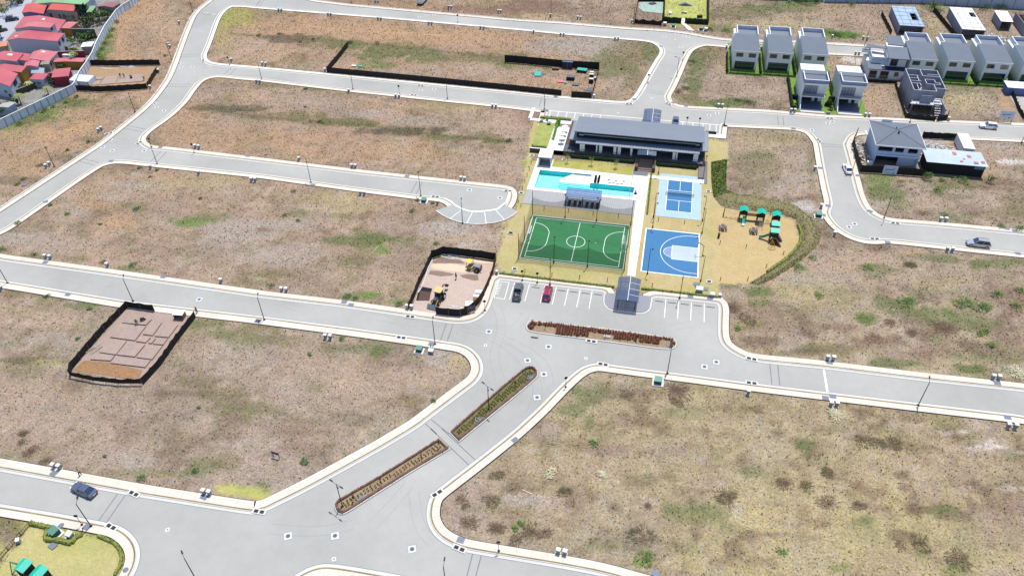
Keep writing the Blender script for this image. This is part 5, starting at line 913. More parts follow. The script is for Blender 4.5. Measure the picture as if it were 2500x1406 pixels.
def canopy(name, label, x0, x1, y0, y1, h, zb=0, crown=.28, dz=0):
    t = thing(name, label, 'canopy', ((x0+x1)/2,(y0+y1)/2,zb)); hx, hy = (x1-x0)/2, (y1-y0)/2
    m_poly = mat('polycarbonate', rgb(104,124,156,.42), .25, .12, 1.5, spec=.5, alpha=.86, stretch=(.3,3,1))
    sh = MB(); n_ = 10
    prof = [(-hx+2*hx*k/n_, h-crown*((2*k/n_-1)**2)) for k in range(n_+1)]
    for (xa, za), (xb, zb_) in zip(prof, prof[1:]): sh.face([(xa,-hy,za),(xb,-hy,zb_),(xb,hy,zb_),(xa,hy,za)])
    sh.build('roof_sheet', m_poly, t, smooth=True)
    rb = MB()
    for k in range(int(2*hy/1.9)+1):
        y = -hy+1.9*k+.05
        for (xa, za), (xb, zb_) in zip(prof, prof[1:]): rb.beam((xa,y,za-.04),(xb,y,zb_-.04),.08,.06)
    rb.build('roof_rib', m_dark, t)
    pu = MB()
    for k in range(7): x = -hx+2*hx*k/6; pu.beam((x,-hy,h-crown*((2*k/6-1)**2)-.1),(x,hy,h-crown*((2*k/6-1)**2)-.1),.05,.05)
    pu.build('purlin', m_dark, t)
    MB().beam((.15,-hy,h+.05),(.15,hy,h+.05),.1,.04).build('ridge_trim', m_white, t)
    sm = MB()
    for k in range(1,4): sm.beam((.15,-hy+2*hy*k/4,h+.05),(hx,-hy+2*hy*k/4,h-crown+.05),.07,.03)
    sm.build('sheet_trim', m_white, t)
    for sx in (-1,1):
        for sy in ((-1,1) if hy > 2 else (0,)): MB().box(sx*(hx-.55)-.08,sx*(hx-.55)+.08,sy*(hy-.7)-.08,sy*(hy-.7)+.08,0,h-crown).build('post', m_dark, t)
    return t
canopy('entrance_canopy','grey translucent barrel canopy over the plaza of the entrance car park',-4.5,.1,118.5,126.0,3.05)
canopy('rear_canopy','blue-grey canopy across the road side behind the clubhouse',-4.65,.1,191.2,200.7,3.05)
canopy('stair_canopy','small translucent canopy over the clubhouse stairs',-4.65,.12,174.6,177.1,2.4,1.2,crown=.12)
# side yard left of the clubhouse
t = thing('side_terrace', 'white side terrace with sunshades left of the clubhouse', 'terrace', (-26.3,184.5,0))
MB().box(-2.2,2.05,-7.75,4.8,0,1.23).build('platform', m_deck, t)
MB().box(-2.25,-1.6,-7.75,4.8,1.231,1.3).build('seat_wall', m_white, t)
for k in range(4):
    um = thing('patio_umbrella', f'white patio umbrella on the side terrace, {ORD[k]} from the stairs side', 'umbrella', (-25.2,180.6+2.1*k,1.23), 0, 'patio umbrellas left of the clubhouse')
    MB().tube([(0,0,0),(0,0,2.0)],.03).build('pole', m_dark, um); mb = MB(); n_ = 8
    for q in range(n_): mb.face([(.9*math.cos(2*math.pi*q/n_),.9*math.sin(2*math.pi*q/n_),1.65),(.9*math.cos(2*math.pi*(q+1)/n_),.9*math.sin(2*math.pi*(q+1)/n_),1.65),(0,0,2.05)])
    mb.build('canopy', m_white, um)
t = thing('retaining_wall', 'brown retaining wall with a pale cap below the lawn left of the clubhouse', 'retaining wall', (0,0,0))
MB().box(-33.2,-24.25,176.75,177.0,0,1.25).build('wall', m_brown, t); MB().box(-33.25,-24.22,176.7,177.05,1.251,1.33).build('cap', m_white, t)
MB().prism([(-33.2,177.1),(-28.6,177.1),(-28.6,193.4),(-33.2,193.4)], 0, [1.15,1.15,.06,.06]).build('lawn', mat('lawn_green', rgb(176,184,100,.6), .95, .25, 3, var2=.15, scale2=.5), t)
struct('pavement', MB().box(-36.3,-24.3,193.6,194.9,0,.14).box(12.5,17.8,193.6,194.9,0,.14).box(-37.0,-36.0,194.9,201,0,.14), m_deck)
struct('pavement', MB().box(11.2,12.7,171.3,176.6,.0,.55).box(12.75,13.5,169.4,180,.0,.12), mat('ramp_paver', rgb(150,146,142,.5), .85, .1, 2))
sl_ = MB(); 
# ---------------------------------------------------------------- new houses
m_hw = mat('house_render_white', rgb(232,232,232,.82), .8, .04, .8, var2=.03, scale2=.2)
m_trim = mat('house_trim_white', rgb(242,242,242,.78), .7, .03, 1)
m_hroof = mat('house_roof_shingle', rgb(128,137,149,.58), .85, .14, 5, var2=.05, scale2=.3)
m_wfr = mat('window_frame_dark', (.02,.022,.025), .5)
m_pane = mat('house_glass', (.05,.04,.04), .07, .3, .8, spec=.9)
m_lawn = mat('house_lawn', rgb(128,164,62,.60), .95, .3, 3, var2=.15, scale2=.6)
m_hedge = mat('hedge_leaf', rgb(46,74,38,.6), .95, .5, 5)
def leafmass(mb, x0, x1, y0, y1, z0, z1, n, s=.16, rnd=random):
    for _ in range(n):
        x, y, z = rnd.uniform(x0,x1), rnd.uniform(y0,y1), rnd.uniform(z0,z1)
        a = Vector((rnd.uniform(-1,1),rnd.uniform(-1,1),rnd.uniform(-1,1))).normalized(); b = a.orthogonal().normalized(); c = a.cross(b)
        q = s*rnd.uniform(.6,1.4); o = Vector((x,y,z))
        mb.face([tuple(o+b*q),tuple(o+c*q),tuple(o-b*q),tuple(o-c*q)])
def hedge(name, label, a, b, wd, h, mt=None, group=None, z0=0.0, dens=26, cat='hedge'):
    """a clipped hedge from ground point a to b"""
    L_ = math.dist(a, b); ang = math.atan2(b[1]-a[1], b[0]-a[0])
    mb = MB(); rnd = random.Random(int(a[0]*31+a[1]*17))
    k = max(2, int(L_/.8))
    pr = []
    for i in range(k+1):
        f = L_*i/k; w_ = wd/2*rnd.uniform(.85,1.1); hh = h*rnd.uniform(.84,1.0)
        pr.append([(f,-w_*.9,0),(f,-w_,hh*.6),(f,-w_*.55,hh),(f,w_*.55,hh),(f,w_,hh*.6),(f,w_*.9,0)])
    for p, q in zip(pr, pr[1:]):
        for j in range(5): mb.face([p[j],q[j],q[j+1],p[j+1]])
    mb.face(pr[0][::-1]); mb.face(pr[-1])
    leafmass(mb, 0, L_, -wd/2, wd/2, h*.25, h*1.05, int(L_*dens), .11, rnd)
    o = mb.build(name, mt or m_hedge, loc=(a[0],a[1],z0), rz=ang); return tag(o, label, cat, group)
def window(t, x0, x1, z0, z1, y, bars=1, glass=None, fw=.07):
    f = MB(); f.box(x0,x1,y-.06,y-.002,z0,z0+fw).box(x0,x1,y-.06,y-.002,z1-fw,z1).box(x0,x0+fw,y-.06,y-.002,z0+fw,z1-fw).box(x1-fw,x1,y-.06,y-.002,z0+fw,z1-fw)
    for k in range(1, bars+1): xx = x0+(x1-x0)*k/(bars+1); f.box(xx-fw/2,xx+fw/2,y-.055,y-.002,z0+fw,z1-fw)
    w_ = f.build('window', m_wfr, t); MB().box(x0+fw,x1-fw,y-.03,y-.001,z0+fw,z1-fw).build('pane', glass or m_pane, w_)
m_boxp = mat('parapet_shaded_render', rgb(212,218,234,.72), .8, .04, 1)  # blue tint paints shade into the white parapet walls
def rear_house():
    t = thing('modern_house', 'x', 'house')
    MB().box(.05,7.5,0,17.6,0,5.8).build('wall', m_hw, t)
    MB().prism([(.05,.0),(7.5,.0),(7.5,11.0),(.05,11.0)], 5.801, [5.95,5.95,6.75,6.75]).build('upper_wall', m_hw, t)
    MB().prism([(-.02,-.25),(7.57,-.25),(7.57,11.0),(-.02,11.0)], [5.93,5.93,6.78,6.78],[6.03,6.03,6.88,6.88]).build('roof', m_hroof, t)
    MB().box(-.05,7.6,-.32,-.255,5.83,6.05).build('fascia', m_trim, t)
    MB().box(.9,7.5,17.4,17.6,5.801,7.0).box(.9,1.1,11.0,17.399,5.801,7.0).box(7.3,7.5,11.0,17.399,5.801,7.0).box(.06,1.1,11.001,11.2,5.801,6.9).build('parapet', m_boxp, t)
    MB().box(.88,7.52,17.38,17.62,7.0,7.06).box(.88,1.12,11.3,17.379,7.0,7.06).box(7.28,7.52,11.0,17.379,7.0,7.06).box(.0,1.2,11.05,11.28,6.91,7.0).build('parapet_cap', m_trim, t)
    MB().box(1.1,7.3,11.2,17.4,5.802,5.86).build('flat_roof', m_roof, t)
    window(t, .75, 2.85, 4.05, 5.3, 0, 1); window(t, 4.55, 6.65, 4.05, 5.3, 0, 1)
    window(t, .75, 6.75, .1, 2.6, 0, 3, m_glass)
    MB().box(1.6,3.2,17.601,17.66,.0,2.2).build('door', m_wfr, t)
    MB().box(.1,.14,-.1,-.03,.2,5.7).build('downpipe', m_trim, t)
    return t
hs = rear_house()
RH = [(20.05,237.3,'leftmost of the rear row with roof-top boxes'),(30.2,238.0,'second from the left in the rear row'),(40.45,238.5,'third in the rear row, half behind a front house'),(72.05,240.1,'directly behind the unfinished concrete house'),(82.6,240.9,'of the rear row just right of the unfinished house'),(93.2,241.4,'in the rear row with a glint in its right window'),(103.8,242.0,'cut by the edge of the photo, end of the rear row')]
for k, (x, y, ph) in enumerate(RH):
    lab = f'white house {ph}'
    rz = R(.35 if k < 3 else .55)
    o = hs if k == 0 else dup(hs, lab, (x,y,0), rz)
    o.location = (x,y,0); o['label'] = lab; o.rotation_euler = (0,0,rz); o['group'] = 'two-storey houses of the rear row'
# gardens of the rear houses
def garden(x0, x1, y0, y1, label, fence=True, hl=True, hr=True):
    t = tag(MB().box(x0,x1,y0,y1,0,.05).build('lawn', m_lawn), label, 'lawn')
    t['kind'] = 'structure'
    HOLES.append((x0-.3,x1+.3,y0-.3,y1+.3))
def gfence(a, b, h, label, mt=m_dark, group='garden fences'):
    L_ = math.dist(a, b); ang = math.atan2(b[1]-a[1], b[0]-a[0]); t = thing('garden_fence', label, 'fence', (a[0],a[1],0), ang, group)
    pn = MB(); n_ = int(L_/.35)
    for k in range(n_+1): pn.box(L_*k/n_-.018,L_*k/n_+.018,-.02,.02,.08,h)
    pn.box(0,L_,-.03,.03,h-.08,h-.03).box(0,L_,-.03,.03,.12,.17); pn.build('bar_panel', mt, t)
    for k in range(int(L_/2.6)+1): x = min(L_, 2.6*k); MB().box(x-.05,x+.05,-.05,.05,0,h+.05).build('post', mt, t)
m_hd2 = mat('hedge_dark_leaf', rgb(34,58,34,.6), .95, .5, 5)
m_hgreen = mat('hedge_bright_leaf', rgb(100,146,52,.6), .95, .4, 5)
for k, (x, y, ph) in enumerate(RH):
    nm = ['leftmost rear house','second rear house','third rear house','house behind the concrete shell','rear house right of the concrete shell','rear house with the window reflection','rear house at the photo edge'][k]
    garden(x-1.0, x+9.2, y-4.0, y+19.5, f'bright green lawn round the {nm}')
    if k in (0,1,4,5,6):
        gfence((x-1.0,y-4.0), (x+9.1,y-3.95), 1.5, f'dark bar fence below the {nm}')
        hedge('hedge', f'low green hedge below the {nm}', (x-.7,y-3.5), (x+8.8,y-3.5), .5, .55, m_hgreen, 'low garden hedges')
    hedge('hedge', f'tall dark hedge on the left side of the {nm}', (x-1.35,y-3.8), (x-1.35,y+9), .6, 1.6, m_hd2, 'tall side hedges')
for (x, y, w_, d_) in [(61,236.8,0,0)]: HOLES.append((59,71,233,260))
def wfence(a, b, h, label, group='timber side fences'):
    L_ = math.dist(a, b); ang = math.atan2(b[1]-a[1], b[0]-a[0]); t = thing('timber_fence', label, 'fence', (a[0],a[1],0), ang, group)
    mt = mat('fence_timber', rgb(168,150,110,.5), .85, .25, 4)
    pn = MB()
    for k in range(int(L_/.5)): pn.box(.5*k,.5*k+.42,-.03,.03,.05,h)
    pn.build('board_panel', mt, t)
    for k in range(int(L_/2.6)+1): MB().box(min(L_,2.6*k)-.05,min(L_,2.6*k)+.05,.031,.12,0,h).build('post', m_dark, t)
wfence((48.9,236.5),(48.9,224.5),1.9,'pale timber fence right of the third rear house')
# front houses
m_carp = mat('carport_tile', rgb(104,114,142,.6), .5, .06, 2)
m_navy = mat('parapet_blue_grey', rgb(150,162,190,.7), .75, .05, 1)
def front_house():
    t = thing('modern_house', 'x', 'house')
    W_ = 6.75
    MB().box(0,.25,.0,13,0,6.9).box(.251,W_,3.2,13,0,2.7).box(.251,W_,1.6,13,3.0,6.9).build('wall', m_hw, t)
    MB().prism([(0,-3.3),(.25,-3.3),(.25,-.001),(0,-.001)], 0, [.3,.3,2.85,2.85]).build('fin_wall', m_trim, t)
    MB().box(-.05,W_+.05,-.02,1.59,2.7,2.98).build('balcony_slab', m_hw, t)
    MB().box(.26,W_+.0,-.15,1.59,6.5,6.92).box(0,W_,-.2,-.151,6.45,6.55).build('cornice', m_hw, t)
    MB().box(-.06,W_+.06,-.22,-.16,6.93,7.02).build('cornice_trim', m_trim, t)
    MB().box(.1,W_,.1,.28,6.93,7.95).box(.1,.28,.281,5.8,6.93,7.95).box(W_-.18,W_,.281,5.8,6.93,7.95).build('parapet', m_navy, t)
    MB().box(.06,W_+.04,.06,.3,7.95,8.02).box(.06,.3,.301,5.8,7.95,8.02).box(W_-.2,W_+.04,.301,5.8,7.95,8.02).build('parapet_cap', m_trim, t)
    MB().box(.28,W_-.18,.3,5.8,6.93,7.0).build('flat_roof', m_hroof, t)
    MB().prism([(-.1,5.81),(W_+.55,5.81),(W_+.1,13.2),(-.1,13.2)], [7.0,7.0,6.4,6.4],[7.15,7.15,6.55,6.55]).build('roof', m_hroof, t)
    window(t, .8, 4.4, 3.1, 6.0, 1.6, 3, mat('balcony_glass', rgb(170,184,206,.45), .1, .2, .6, spec=.9)); MB().box(4.5,5.9,1.5,1.59,3.05,6.1).build('balcony_panel', m_trim, t)
    MB().box(.3,W_,-.0,.04,2.99,3.9).build('balustrade', mat('balustrade_glass',(.1,.12,.15),.1,alpha=.35), t)
    MB().box(.26,W_-.4,-3.2,3.19,0.0,.06).build('carport_floor', m_carp, t)
    MB().box(W_-.3,W_-.0,-.0,.3,0,2.69).build('carport_post', m_hw, t)
    MB().box(.26,W_+.1,-4.1,-3.21,0,.1).build('apron', m_concl, t)
    MB().box(1.0,3.8,3.15,3.199,.1,2.3).build('garage_door', m_wfr, t); MB().box(4.6,5.5,3.15,3.199,.1,2.2).build('front_door', m_glass, t)
    MB().tube([(-.06,1,0),(-.06,1,2.2)],.06).build('downpipe', m_dark, t)
    return t
fh = front_house()
for k, (x, y, ph) in enumerate([(38.9,216.1,'left front house with balcony and carport facing the road'),(49.2,216.6,'right front house with balcony and carport facing the road')]):
    lab = 'white two-storey '+ph; o = fh if k == 0 else dup(fh, lab)
    o.location = (x,y,0); o.rotation_euler = (0,0,R(.5)); o['label'] = lab; o['group'] = 'front houses with balconies'
    garden(x-1.9, x+8.2, y-4.0, y+17.5, 'bright green lawn round the '+ph[:17])
    hedge('hedge', f'dark hedge across the side yard left of the {ph[:17]}', (x-1.7,y+3.5), (x-.1,y+3.5), .8, 1.5, m_hd2)
hedge('hedge', 'long dark hedge left of the left front house', (36.9,212.2),(36.9,233), .7, 1.5, m_hd2)
hedge('hedge', 'dark hedge between the two front houses, seen end on', (46.6,216.5),(47.9,219), 1.3, 1.5, m_hd2)
def cypress(x, y, label, h=1.6, r=.55, grp='small garden shrubs'):
    mb = MB(); rnd = random.Random(int(x*13+y))
    for _ in range(150):
        z = rnd.uniform(.1,h); q = r*(1-.55*(z/h)**2); a = rnd.uniform(0,6.28); rr = q*math.sqrt(rnd.random()); leafmass(mb, x-x+rr*math.cos(a), rr*math.cos(a), rr*math.sin(a), rr*math.sin(a), z, z, 1, .14, rnd)
    t = thing('garden_shrub', label, 'shrub', (x,y,0), 0, grp); mb.build('foliage', m_hd2, t); MB().tube([(0,0,0),(0,0,h*.7)],[.05,.03],6).build('stem', mat('bark', rgb(98,78,60,.5), .9, .2, 4), t)
cypress(37.7,213.5,'dark round shrub left of the left front house',1.8,.8); cypress(47.6,214.5,'dark round shrub between the two front houses',1.9,.9); cypress(46.9,217,'second dark shrub between the two front houses, nearer the walls',1.6,.8)
MB_ = tag(MB().box(-.45,.45,-.3,.3,0,.7).box(-.5,.5,-.35,.35,.7,.78).build('garden_bin', m_pedg, loc=(46.75,211.9,0)), 'grey bin store on the lawn between the two front houses', 'bin')
# the odd house with several roof levels
t = thing('stepped_house', 'white house with several grey roof levels and a blue-white terrace, behind the right front house', 'house', (0,0,0))
MB().box(60.4,71.0,237.6,249,0,3.0).box(66.2,71.0,240.2,250.5,3.0,6.2).box(61.5,66.15,241.6,249.0,3.0,3.9).build('wall', m_hw, t)
MB().box(60.1,64.2,237.2,243.2,3.0,3.18).build('lower_roof', m_hroof, t)
MB().box(64.25,71.0,237.3,240.15,3.0,3.1).build('terrace_floor', mat('terrace_navy', rgb(40,52,96,.5), .6), t)
MB().prism([(65.3,238.2),(71.2,238.2),(71.9,247.2),(65.9,247.2)], 6.2, 6.4).build('upper_roof', m_hroof, t)
MB().prism([(66.6,248.6),(71.4,248.2),(71.4,255.6),(67.2,256.0)], 6.25, 6.45).build('back_roof', m_hroof, t)
MB().prism([(59.6,246.4),(62.4,247.2),(66.8,246.6),(66.6,248.4),(60.8,249.6)], 5.6, 5.75).prism([(58.7,245.0),(60.6,244.6),(61.2,247.0),(59.2,247.4)], 5.0, 5.15).build('awning', m_hroof, t)
MB().box(61.5,66.15,241.4,241.6,3.9,5.2).box(61.5,61.7,241.61,249,3.9,5.0).build('parapet', m_boxp, t)
for x0, x1, z0, z1 in [(60.9,63.0,.3,2.5),(64.0,66.4,.2,2.5),(68.0,69.2,1.1,2.4)]:
    f = MB().box(x0,x1,237.54,237.6,z0,z1).build('window', m_wfr, t); MB().box(x0+.1,x1-.1,237.52,237.539,z0+.1,z1-.1).build('pane', m_pane, f)
f = MB().box(66.6,68.6,240.14,240.2,3.3,5.6).build('window', m_wfr, t); MB().box(66.7,68.5,240.12,240.139,3.4,5.5).build('pane', m_pane, f); MB().box(68.8,70.4,240.1,240.2,3.2,5.7).build('balcony_panel', m_trim, t)
MB().box(67.6,68.6,236.9,236.95,0,.01)
# hip roof house under construction
t = thing('hip_roof_house', 'bluish white unfinished house with a hipped grey roof and empty window openings', 'house', (0,0,0))
m_prim = mat('primer_blue_white', rgb(206,218,238,.74), .8, .06, 1)
x0, x1, y0, y1 = 55.1,65.7,186.6,198.0
MB().box(x0,x1,y0,y0+.25,3.1,3.9).box(x0,x1,y0,y0+.25,5.15,5.8).box(x0,x0+.35,y0,y0+.25,3.9,5.15).box(58.9,59.5,y0,y0+.25,3.9,5.15).box(61.6,62.6,y0,y0+.25,3.9,5.15).box(64.9,x1,y0,y0+.25,3.9,5.15).box(x0,x0+.25,y0+.251,y1,0,5.8).box(x1-.25,x1,y0+.251,y1,0,5.8).box(x0,x1,y1+.001,y1+.25,0,5.8).box(61.0,x1-.3,y0+.3,y0+.5,0,2.8).box(x0,x0+.3,y0-.3,y0-.0,0,2.8).box(x1-.3,x1,y0-.3,y0,0,2.8).build('wall', m_prim, t)
MB().box(x0-.1,x1+.1,y0-.6,y0-.001,2.8,3.1).box(x0+.25,x1-.25,y0+.251,y1-.001,2.8,3.1).build('floor_slab', m_prim, t)
MB().box(x0-.1,x1+.1,y0-.62,y0-.5,3.1,3.16).build('slab_trim', m_trim, t)
MB().box(x0+.3,x1-.3,y0+2.5,y0+2.7,0,2.8).box(x0+.3,x1-.3,y0+2.5,y0+2.7,3.1,5.8).build('inner_wall', mat('inner_block_dark', rgb(70,76,96,.5), .9), t)
X0, X1, Y0, Y1 = 54.4,66.3,185.8,198.6; cxr = 60.3; cyr = 192.6
rf = MB(); rf.face([(X0,Y0,5.95),(X1,Y0,5.95),(cxr,cyr-.4,7.1)]); rf.face([(X1,Y0,5.95),(X1,Y1,5.95),(cxr,cyr+.4,7.1),(cxr,cyr-.4,7.1)]); rf.face([(X1,Y1,5.95),(X0,Y1,5.95),(cxr,cyr+.4,7.1)]); rf.face([(X0,Y1,5.95),(X0,Y0,5.95),(cxr,cyr-.4,7.1),(cxr,cyr+.4,7.1)])
rf.build('roof', m_hroof, t)
rt = MB()
for a in [(X0,Y0),(X1,Y0),(X1,Y1),(X0,Y1)]: rt.beam((*a,5.99),(cxr,cyr,7.13),.12,.03)
rt.build('roof_ridge', mat('ridge_dark', rgb(84,92,110,.5), .8), t)
MB().box(X0-.08,X1+.08,Y0-.1,Y0-.001,5.72,5.98).box(X0-.1,X0-.001,Y0,Y1,5.72,5.98).box(X1+.001,X1+.1,Y0,Y1,5.72,5.98).box(X0,X1,Y1+.001,Y1+.1,5.72,5.98).build('fascia', m_trim, t)
MB().box(cxr-.15,cxr+.15,cyr-1.8,cyr-1.4,6.9,7.5).box(cxr-.3,cxr-.1,cyr+.6,cyr+.8,7.0,7.4).build('roof_vent', m_dark, t)
MB().box(57.6,60.2,198.62,198.75,5.95,6.6).build('ridge_sheet', m_trim, t)
HOLES += [(50,80,181,203),(53,68,184,200)]
# concrete shell house
t = thing('concrete_shell', 'unfinished two-storey grey block house without a roof, room walls open to the sky', 'building under construction', (0,0,0))
m_blk = mat('block_wall_grey', rgb(160,164,178,.66), .9, .12, 1.5, var2=.12, scale2=.3); m_top = mat('wall_top_pale', rgb(222,220,226,.66), .85, .08, 2)
g0, g1, h0, h1 = 69.2,77.9,218.9,232.8; ZT = 6.0
def wl_(mb, tp_, a, b, z0=2.95, th=.15):
    (xa, ya), (xb, yb) = a, b
    if xa == xb: mb.box(xa-th/2,xa+th/2,min(ya,yb),max(ya,yb),z0,ZT-.03); tp_.box(xa-th/2,xa+th/2,min(ya,yb),max(ya,yb),ZT-.029,ZT)
    else: mb.box(min(xa,xb)+th/2+.002,max(xa,xb)-th/2-.002,ya-th/2,ya+th/2,z0,ZT-.03); tp_.box(min(xa,xb)+th/2+.002,max(xa,xb)-th/2-.002,ya-th/2,ya+th/2,ZT-.029,ZT)
ow_, tw = MB(), MB()
for a, b in [((g0,219.0),(g0,h1)),((g1,220.8),(g1,h1)),((g0,h1),(g1,h1)),((g0,219.0),(75.2,219.0)),((75.2,219.0),(75.2,221.0)),((75.2,221.0),(g1,221.0))]: wl_(ow_, tw, a, b, 0 if a[0] in (g0,g1) and b[0]==a[0] or a[1]==h1 else 2.95)
ow_.build('outer_wall', m_blk, t)
iw = MB()
for a, b in [((73.2,228.6),(73.2,h1)),((g0,228.6),(72.2,228.6)),((73.2,228.6),(g1,228.6)),((71.6,225.0),(71.6,228.6)),((g0,226.8),(71.6,226.8)),((g0,225.0),(72.2,225.0)),((g0,223.4),(71.6,223.4)),((71.6,222.0),(71.6,223.4)),((73.4,223.6),(73.4,226.4)),((73.4,226.4),(75.9,226.4)),((75.9,224.6),(75.9,226.4)),((75.9,224.6),(77.0,224.6)),((77.0,223.4),(77.0,224.6)),((73.4,223.4),(77.0,223.4)),((75.2,221.1),(75.2,223.2)),((74.6,229.8),(77.6,229.8)),((70.6,219.1),(70.6,222.8))]: wl_(iw, tw, a, b)
iw.build('inner_wall', m_blk, t); tw.build('wall_top', m_top, t)
MB().box(g0+.08,g1-.08,217.3,h1-.08,2.7,2.94).box(68.8,75.0,216.6,217.299,2.7,2.95).build('floor_slab', m_top, t)
MB().box(71.2,74.1,217.4,217.6,2.95,5.2).build('balcony_wall', m_blk, t)
MB().box(69.2,69.5,216.7,217.0,0,2.69).box(74.7,75.0,216.7,217.0,0,2.69).build('column', m_blk, t)
sp = MB()
for k in range(9): sp.box(75.4,77.0,213.9+.62*k,214.3+.62*k,.25+.42*k,.4+.42*k)
sp.build('stair_tread', m_top, t); MB().box(77.3,77.5,213.6,220.8,0,3.4).build('stair_wall', m_blk, t)
for k in range(6): MB().beam((69.3+.25*k*4,217.9+.1*k,3.0),(69.7+.3*k*3,218.6,3.5),.18,.1).build('timber', mat('timber_pale', rgb(216,202,180,.6), .8), t)
sc_ = MB(); r7 = random.Random(8)
for k in range(16):
    x = 69.3+.55*k; sc_.tube([(x,216.4+r7.uniform(-.3,.3),0),(x+r7.uniform(-.2,.2),216.5,r7.uniform(2.4,3.4))],.05,5)
for k in range(7): sc_.tube([(75.0+.3*k,214.2+r7.uniform(0,5),0),(75.2+.35*k,214.6+r7.uniform(0,5),r7.uniform(2,4.2))],.05,5)
sc_.build('scaffold_pole', mat('scaffold_timber', rgb(120,100,84,.5), .9), t)
HOLES.append((67.5,79,212,234))
# single-storey shells by the top wall
m_deckb = mat('steel_deck_blue', rgb(184,208,228,.6), .5, .14, 1.2, var2=.1, scale2=.5)
def shell(label, x0, x1, y0, y1, h, roofmat, open_, name='concrete_shell'):
    t = thing(name, label, 'building under construction', (0,0,0))
    MB().box(x0,x0+.2,y0,y1,0,h).box(x1-.2,x1,y0,y1,0,h).box(x0+.201,x1-.201,y1-.2,y1,0,h).box(x0+.201,x1-.201,y0+3.5,y0+3.7,0,h).build('wall', m_blk, t)
    ox0, ox1, oy0, oy1 = open_
    MB().box(x0-.1,ox0,y0-.1,y1+.1,h,h+.22).box(ox1,x1+.1,y0-.1,y1+.1,h,h+.22).box(ox0+.001,ox1-.001,y0-.1,oy0,h,h+.22).box(ox0+.001,ox1-.001,oy1,y1+.1,h,h+.22).build('roof_slab', roofmat, t)
    ba = MB()
    for k in range(5): ba.beam((x0,y0+(y1-y0)*(k+.5)/5,h+.27),(x1,y0+(y1-y0)*(k+.4)/5,h+.27),.06,.05)
    for k in range(3): ba.beam((x0+(x1-x0)*(k+.5)/3,y0,h+.3),(x0+(x1-x0)*(k+.6)/3,y1,h+.3),.06,.04)
    ba.build('rebar', m_steel, t)
    MB().box(x0-.14,x1+.14,y0-.14,y0-.101,h-.15,h+.2).build('formwork', mat('formwork_brown', rgb(150,104,84,.5), .85), t)
    pr_ = MB()
    for k in range(7): pr_.tube([(x0+.5+(x1-x0-1)*k/6,y0+.2,0),(x0+.5+(x1-x0-1)*k/6,y0+.2,h)],.05,6)
    pr_.build('prop', m_dark, t); HOLES.append((x0-2,x1+1,y0-2,y1+1))
shell('single-storey concrete shell with a bluish steel deck roof and one square opening', 75.0,82.6,273.2,290.5,3.0,m_deckb,(79.8,81.9,278.5,284.5))
shell('single-storey concrete shell with a white roof slab and scattered timber, second from the bluish deck', 94.5,101.6,273.2,292.5,3.0,mat('slab_white', rgb(240,240,238,.74), .85, .06, 1),(99.6,101.4,284.5,288.5))
shell('open block shell at the upper photo edge, brown inside', 115.3,122.5,276,291,3.0,mat('slab_brown', rgb(150,120,104,.5), .9),(115.8,121.8,277,289))
t = thing('site_shelter', 'white sheet roofed shelter between the construction shells', 'shelter', (110.3,287.2,0)); MB().prism([(-1.6,-4.6),(2.2,-4.6),(2.6,4.6),(-1.6,4.6)],[2.9,2.9,3.1,3.1],[3.0,3.0,3.2,3.2]).build('roof', m_white, t); MB().box(-1.4,-1.2,-4.4,4.4,0,2.9).box(1.9,2.0,-4.4,4.4,0,2.9).build('side_wall', m_blk, t)
# lower shed and container beside the hip roof house
t = thing('site_shed', 'long black-walled site shed with a white sheet roof and faded red patches', 'shed', (0,0,0))
MB().box(67.4,80.9,184.6,190.3,0,3.3).build('wall', mat('shed_black_mesh', (.012,.012,.015), .9), t)
m_sh = sheet_mat('shed_roof_white', rgb(206,220,228,.68), .6)
MB().prism([(66.9,184.0),(81.3,184.0),(81.0,190.8),(66.9,190.8)],[3.35,3.35,3.5,3.5],[3.42,3.42,3.57,3.57]).build('roof', m_sh, t)
for x, y, a, b in [(73.9,188.4,.9,1.5),(77.2,187.7,.9,1.2),(75.0,185.2,.6,.6),(78.2,184.9,1.0,1.0),(80.0,185.4,.8,1.0),(75.9,186.6,.5,.3)]:
    MB().box(x,x+a,y,y+b,3.6,3.612).build('red_patch', mat('faded_red', rgb(222,130,128,.62), .7), t)
MB().box(78.4,80.6,184.5,184.599,2.2,3.0).build('side_banner', mat('banner_blue', rgb(120,160,200,.5), .7), t)
t = thing('site_container', 'small white site container with a louvred end near the long shed', 'container', (0,0,0)); MB().box(78.1,80.8,194.2,202.0,0,2.5).build('body', m_pedw, t); MB().box(78.05,80.85,194.1,202.1,2.5,2.58).build('roof', m_pedw, t)
lv = MB()
for k in range(6): lv.box(78.4,80.5,194.14,194.19,.4+.3*k,.5+.3*k)
lv.build('louvre', mat('louvre_blue', rgb(110,120,170,.5), .7), t)
t = thing('site_trailer', 'white site cabin with a shaded blue side at the photo edge below the rear houses', 'site cabin', (0,0,0)); MB().box(98.6,106,233.0,236.4,0,2.3).build('body', mat('cabin_shaded_blue', rgb(120,136,190,.55), .6), t); MB().box(98.4,106.2,232.8,237.2,2.3,2.42).build('roof', m_trim, t); HOLES.append((96,112,212,238))  # blue body colour paints in the shaded side of the white cabin
struct('concrete_slab', MB().box(99.5,108,214,232.5,0,.1), m_conc)
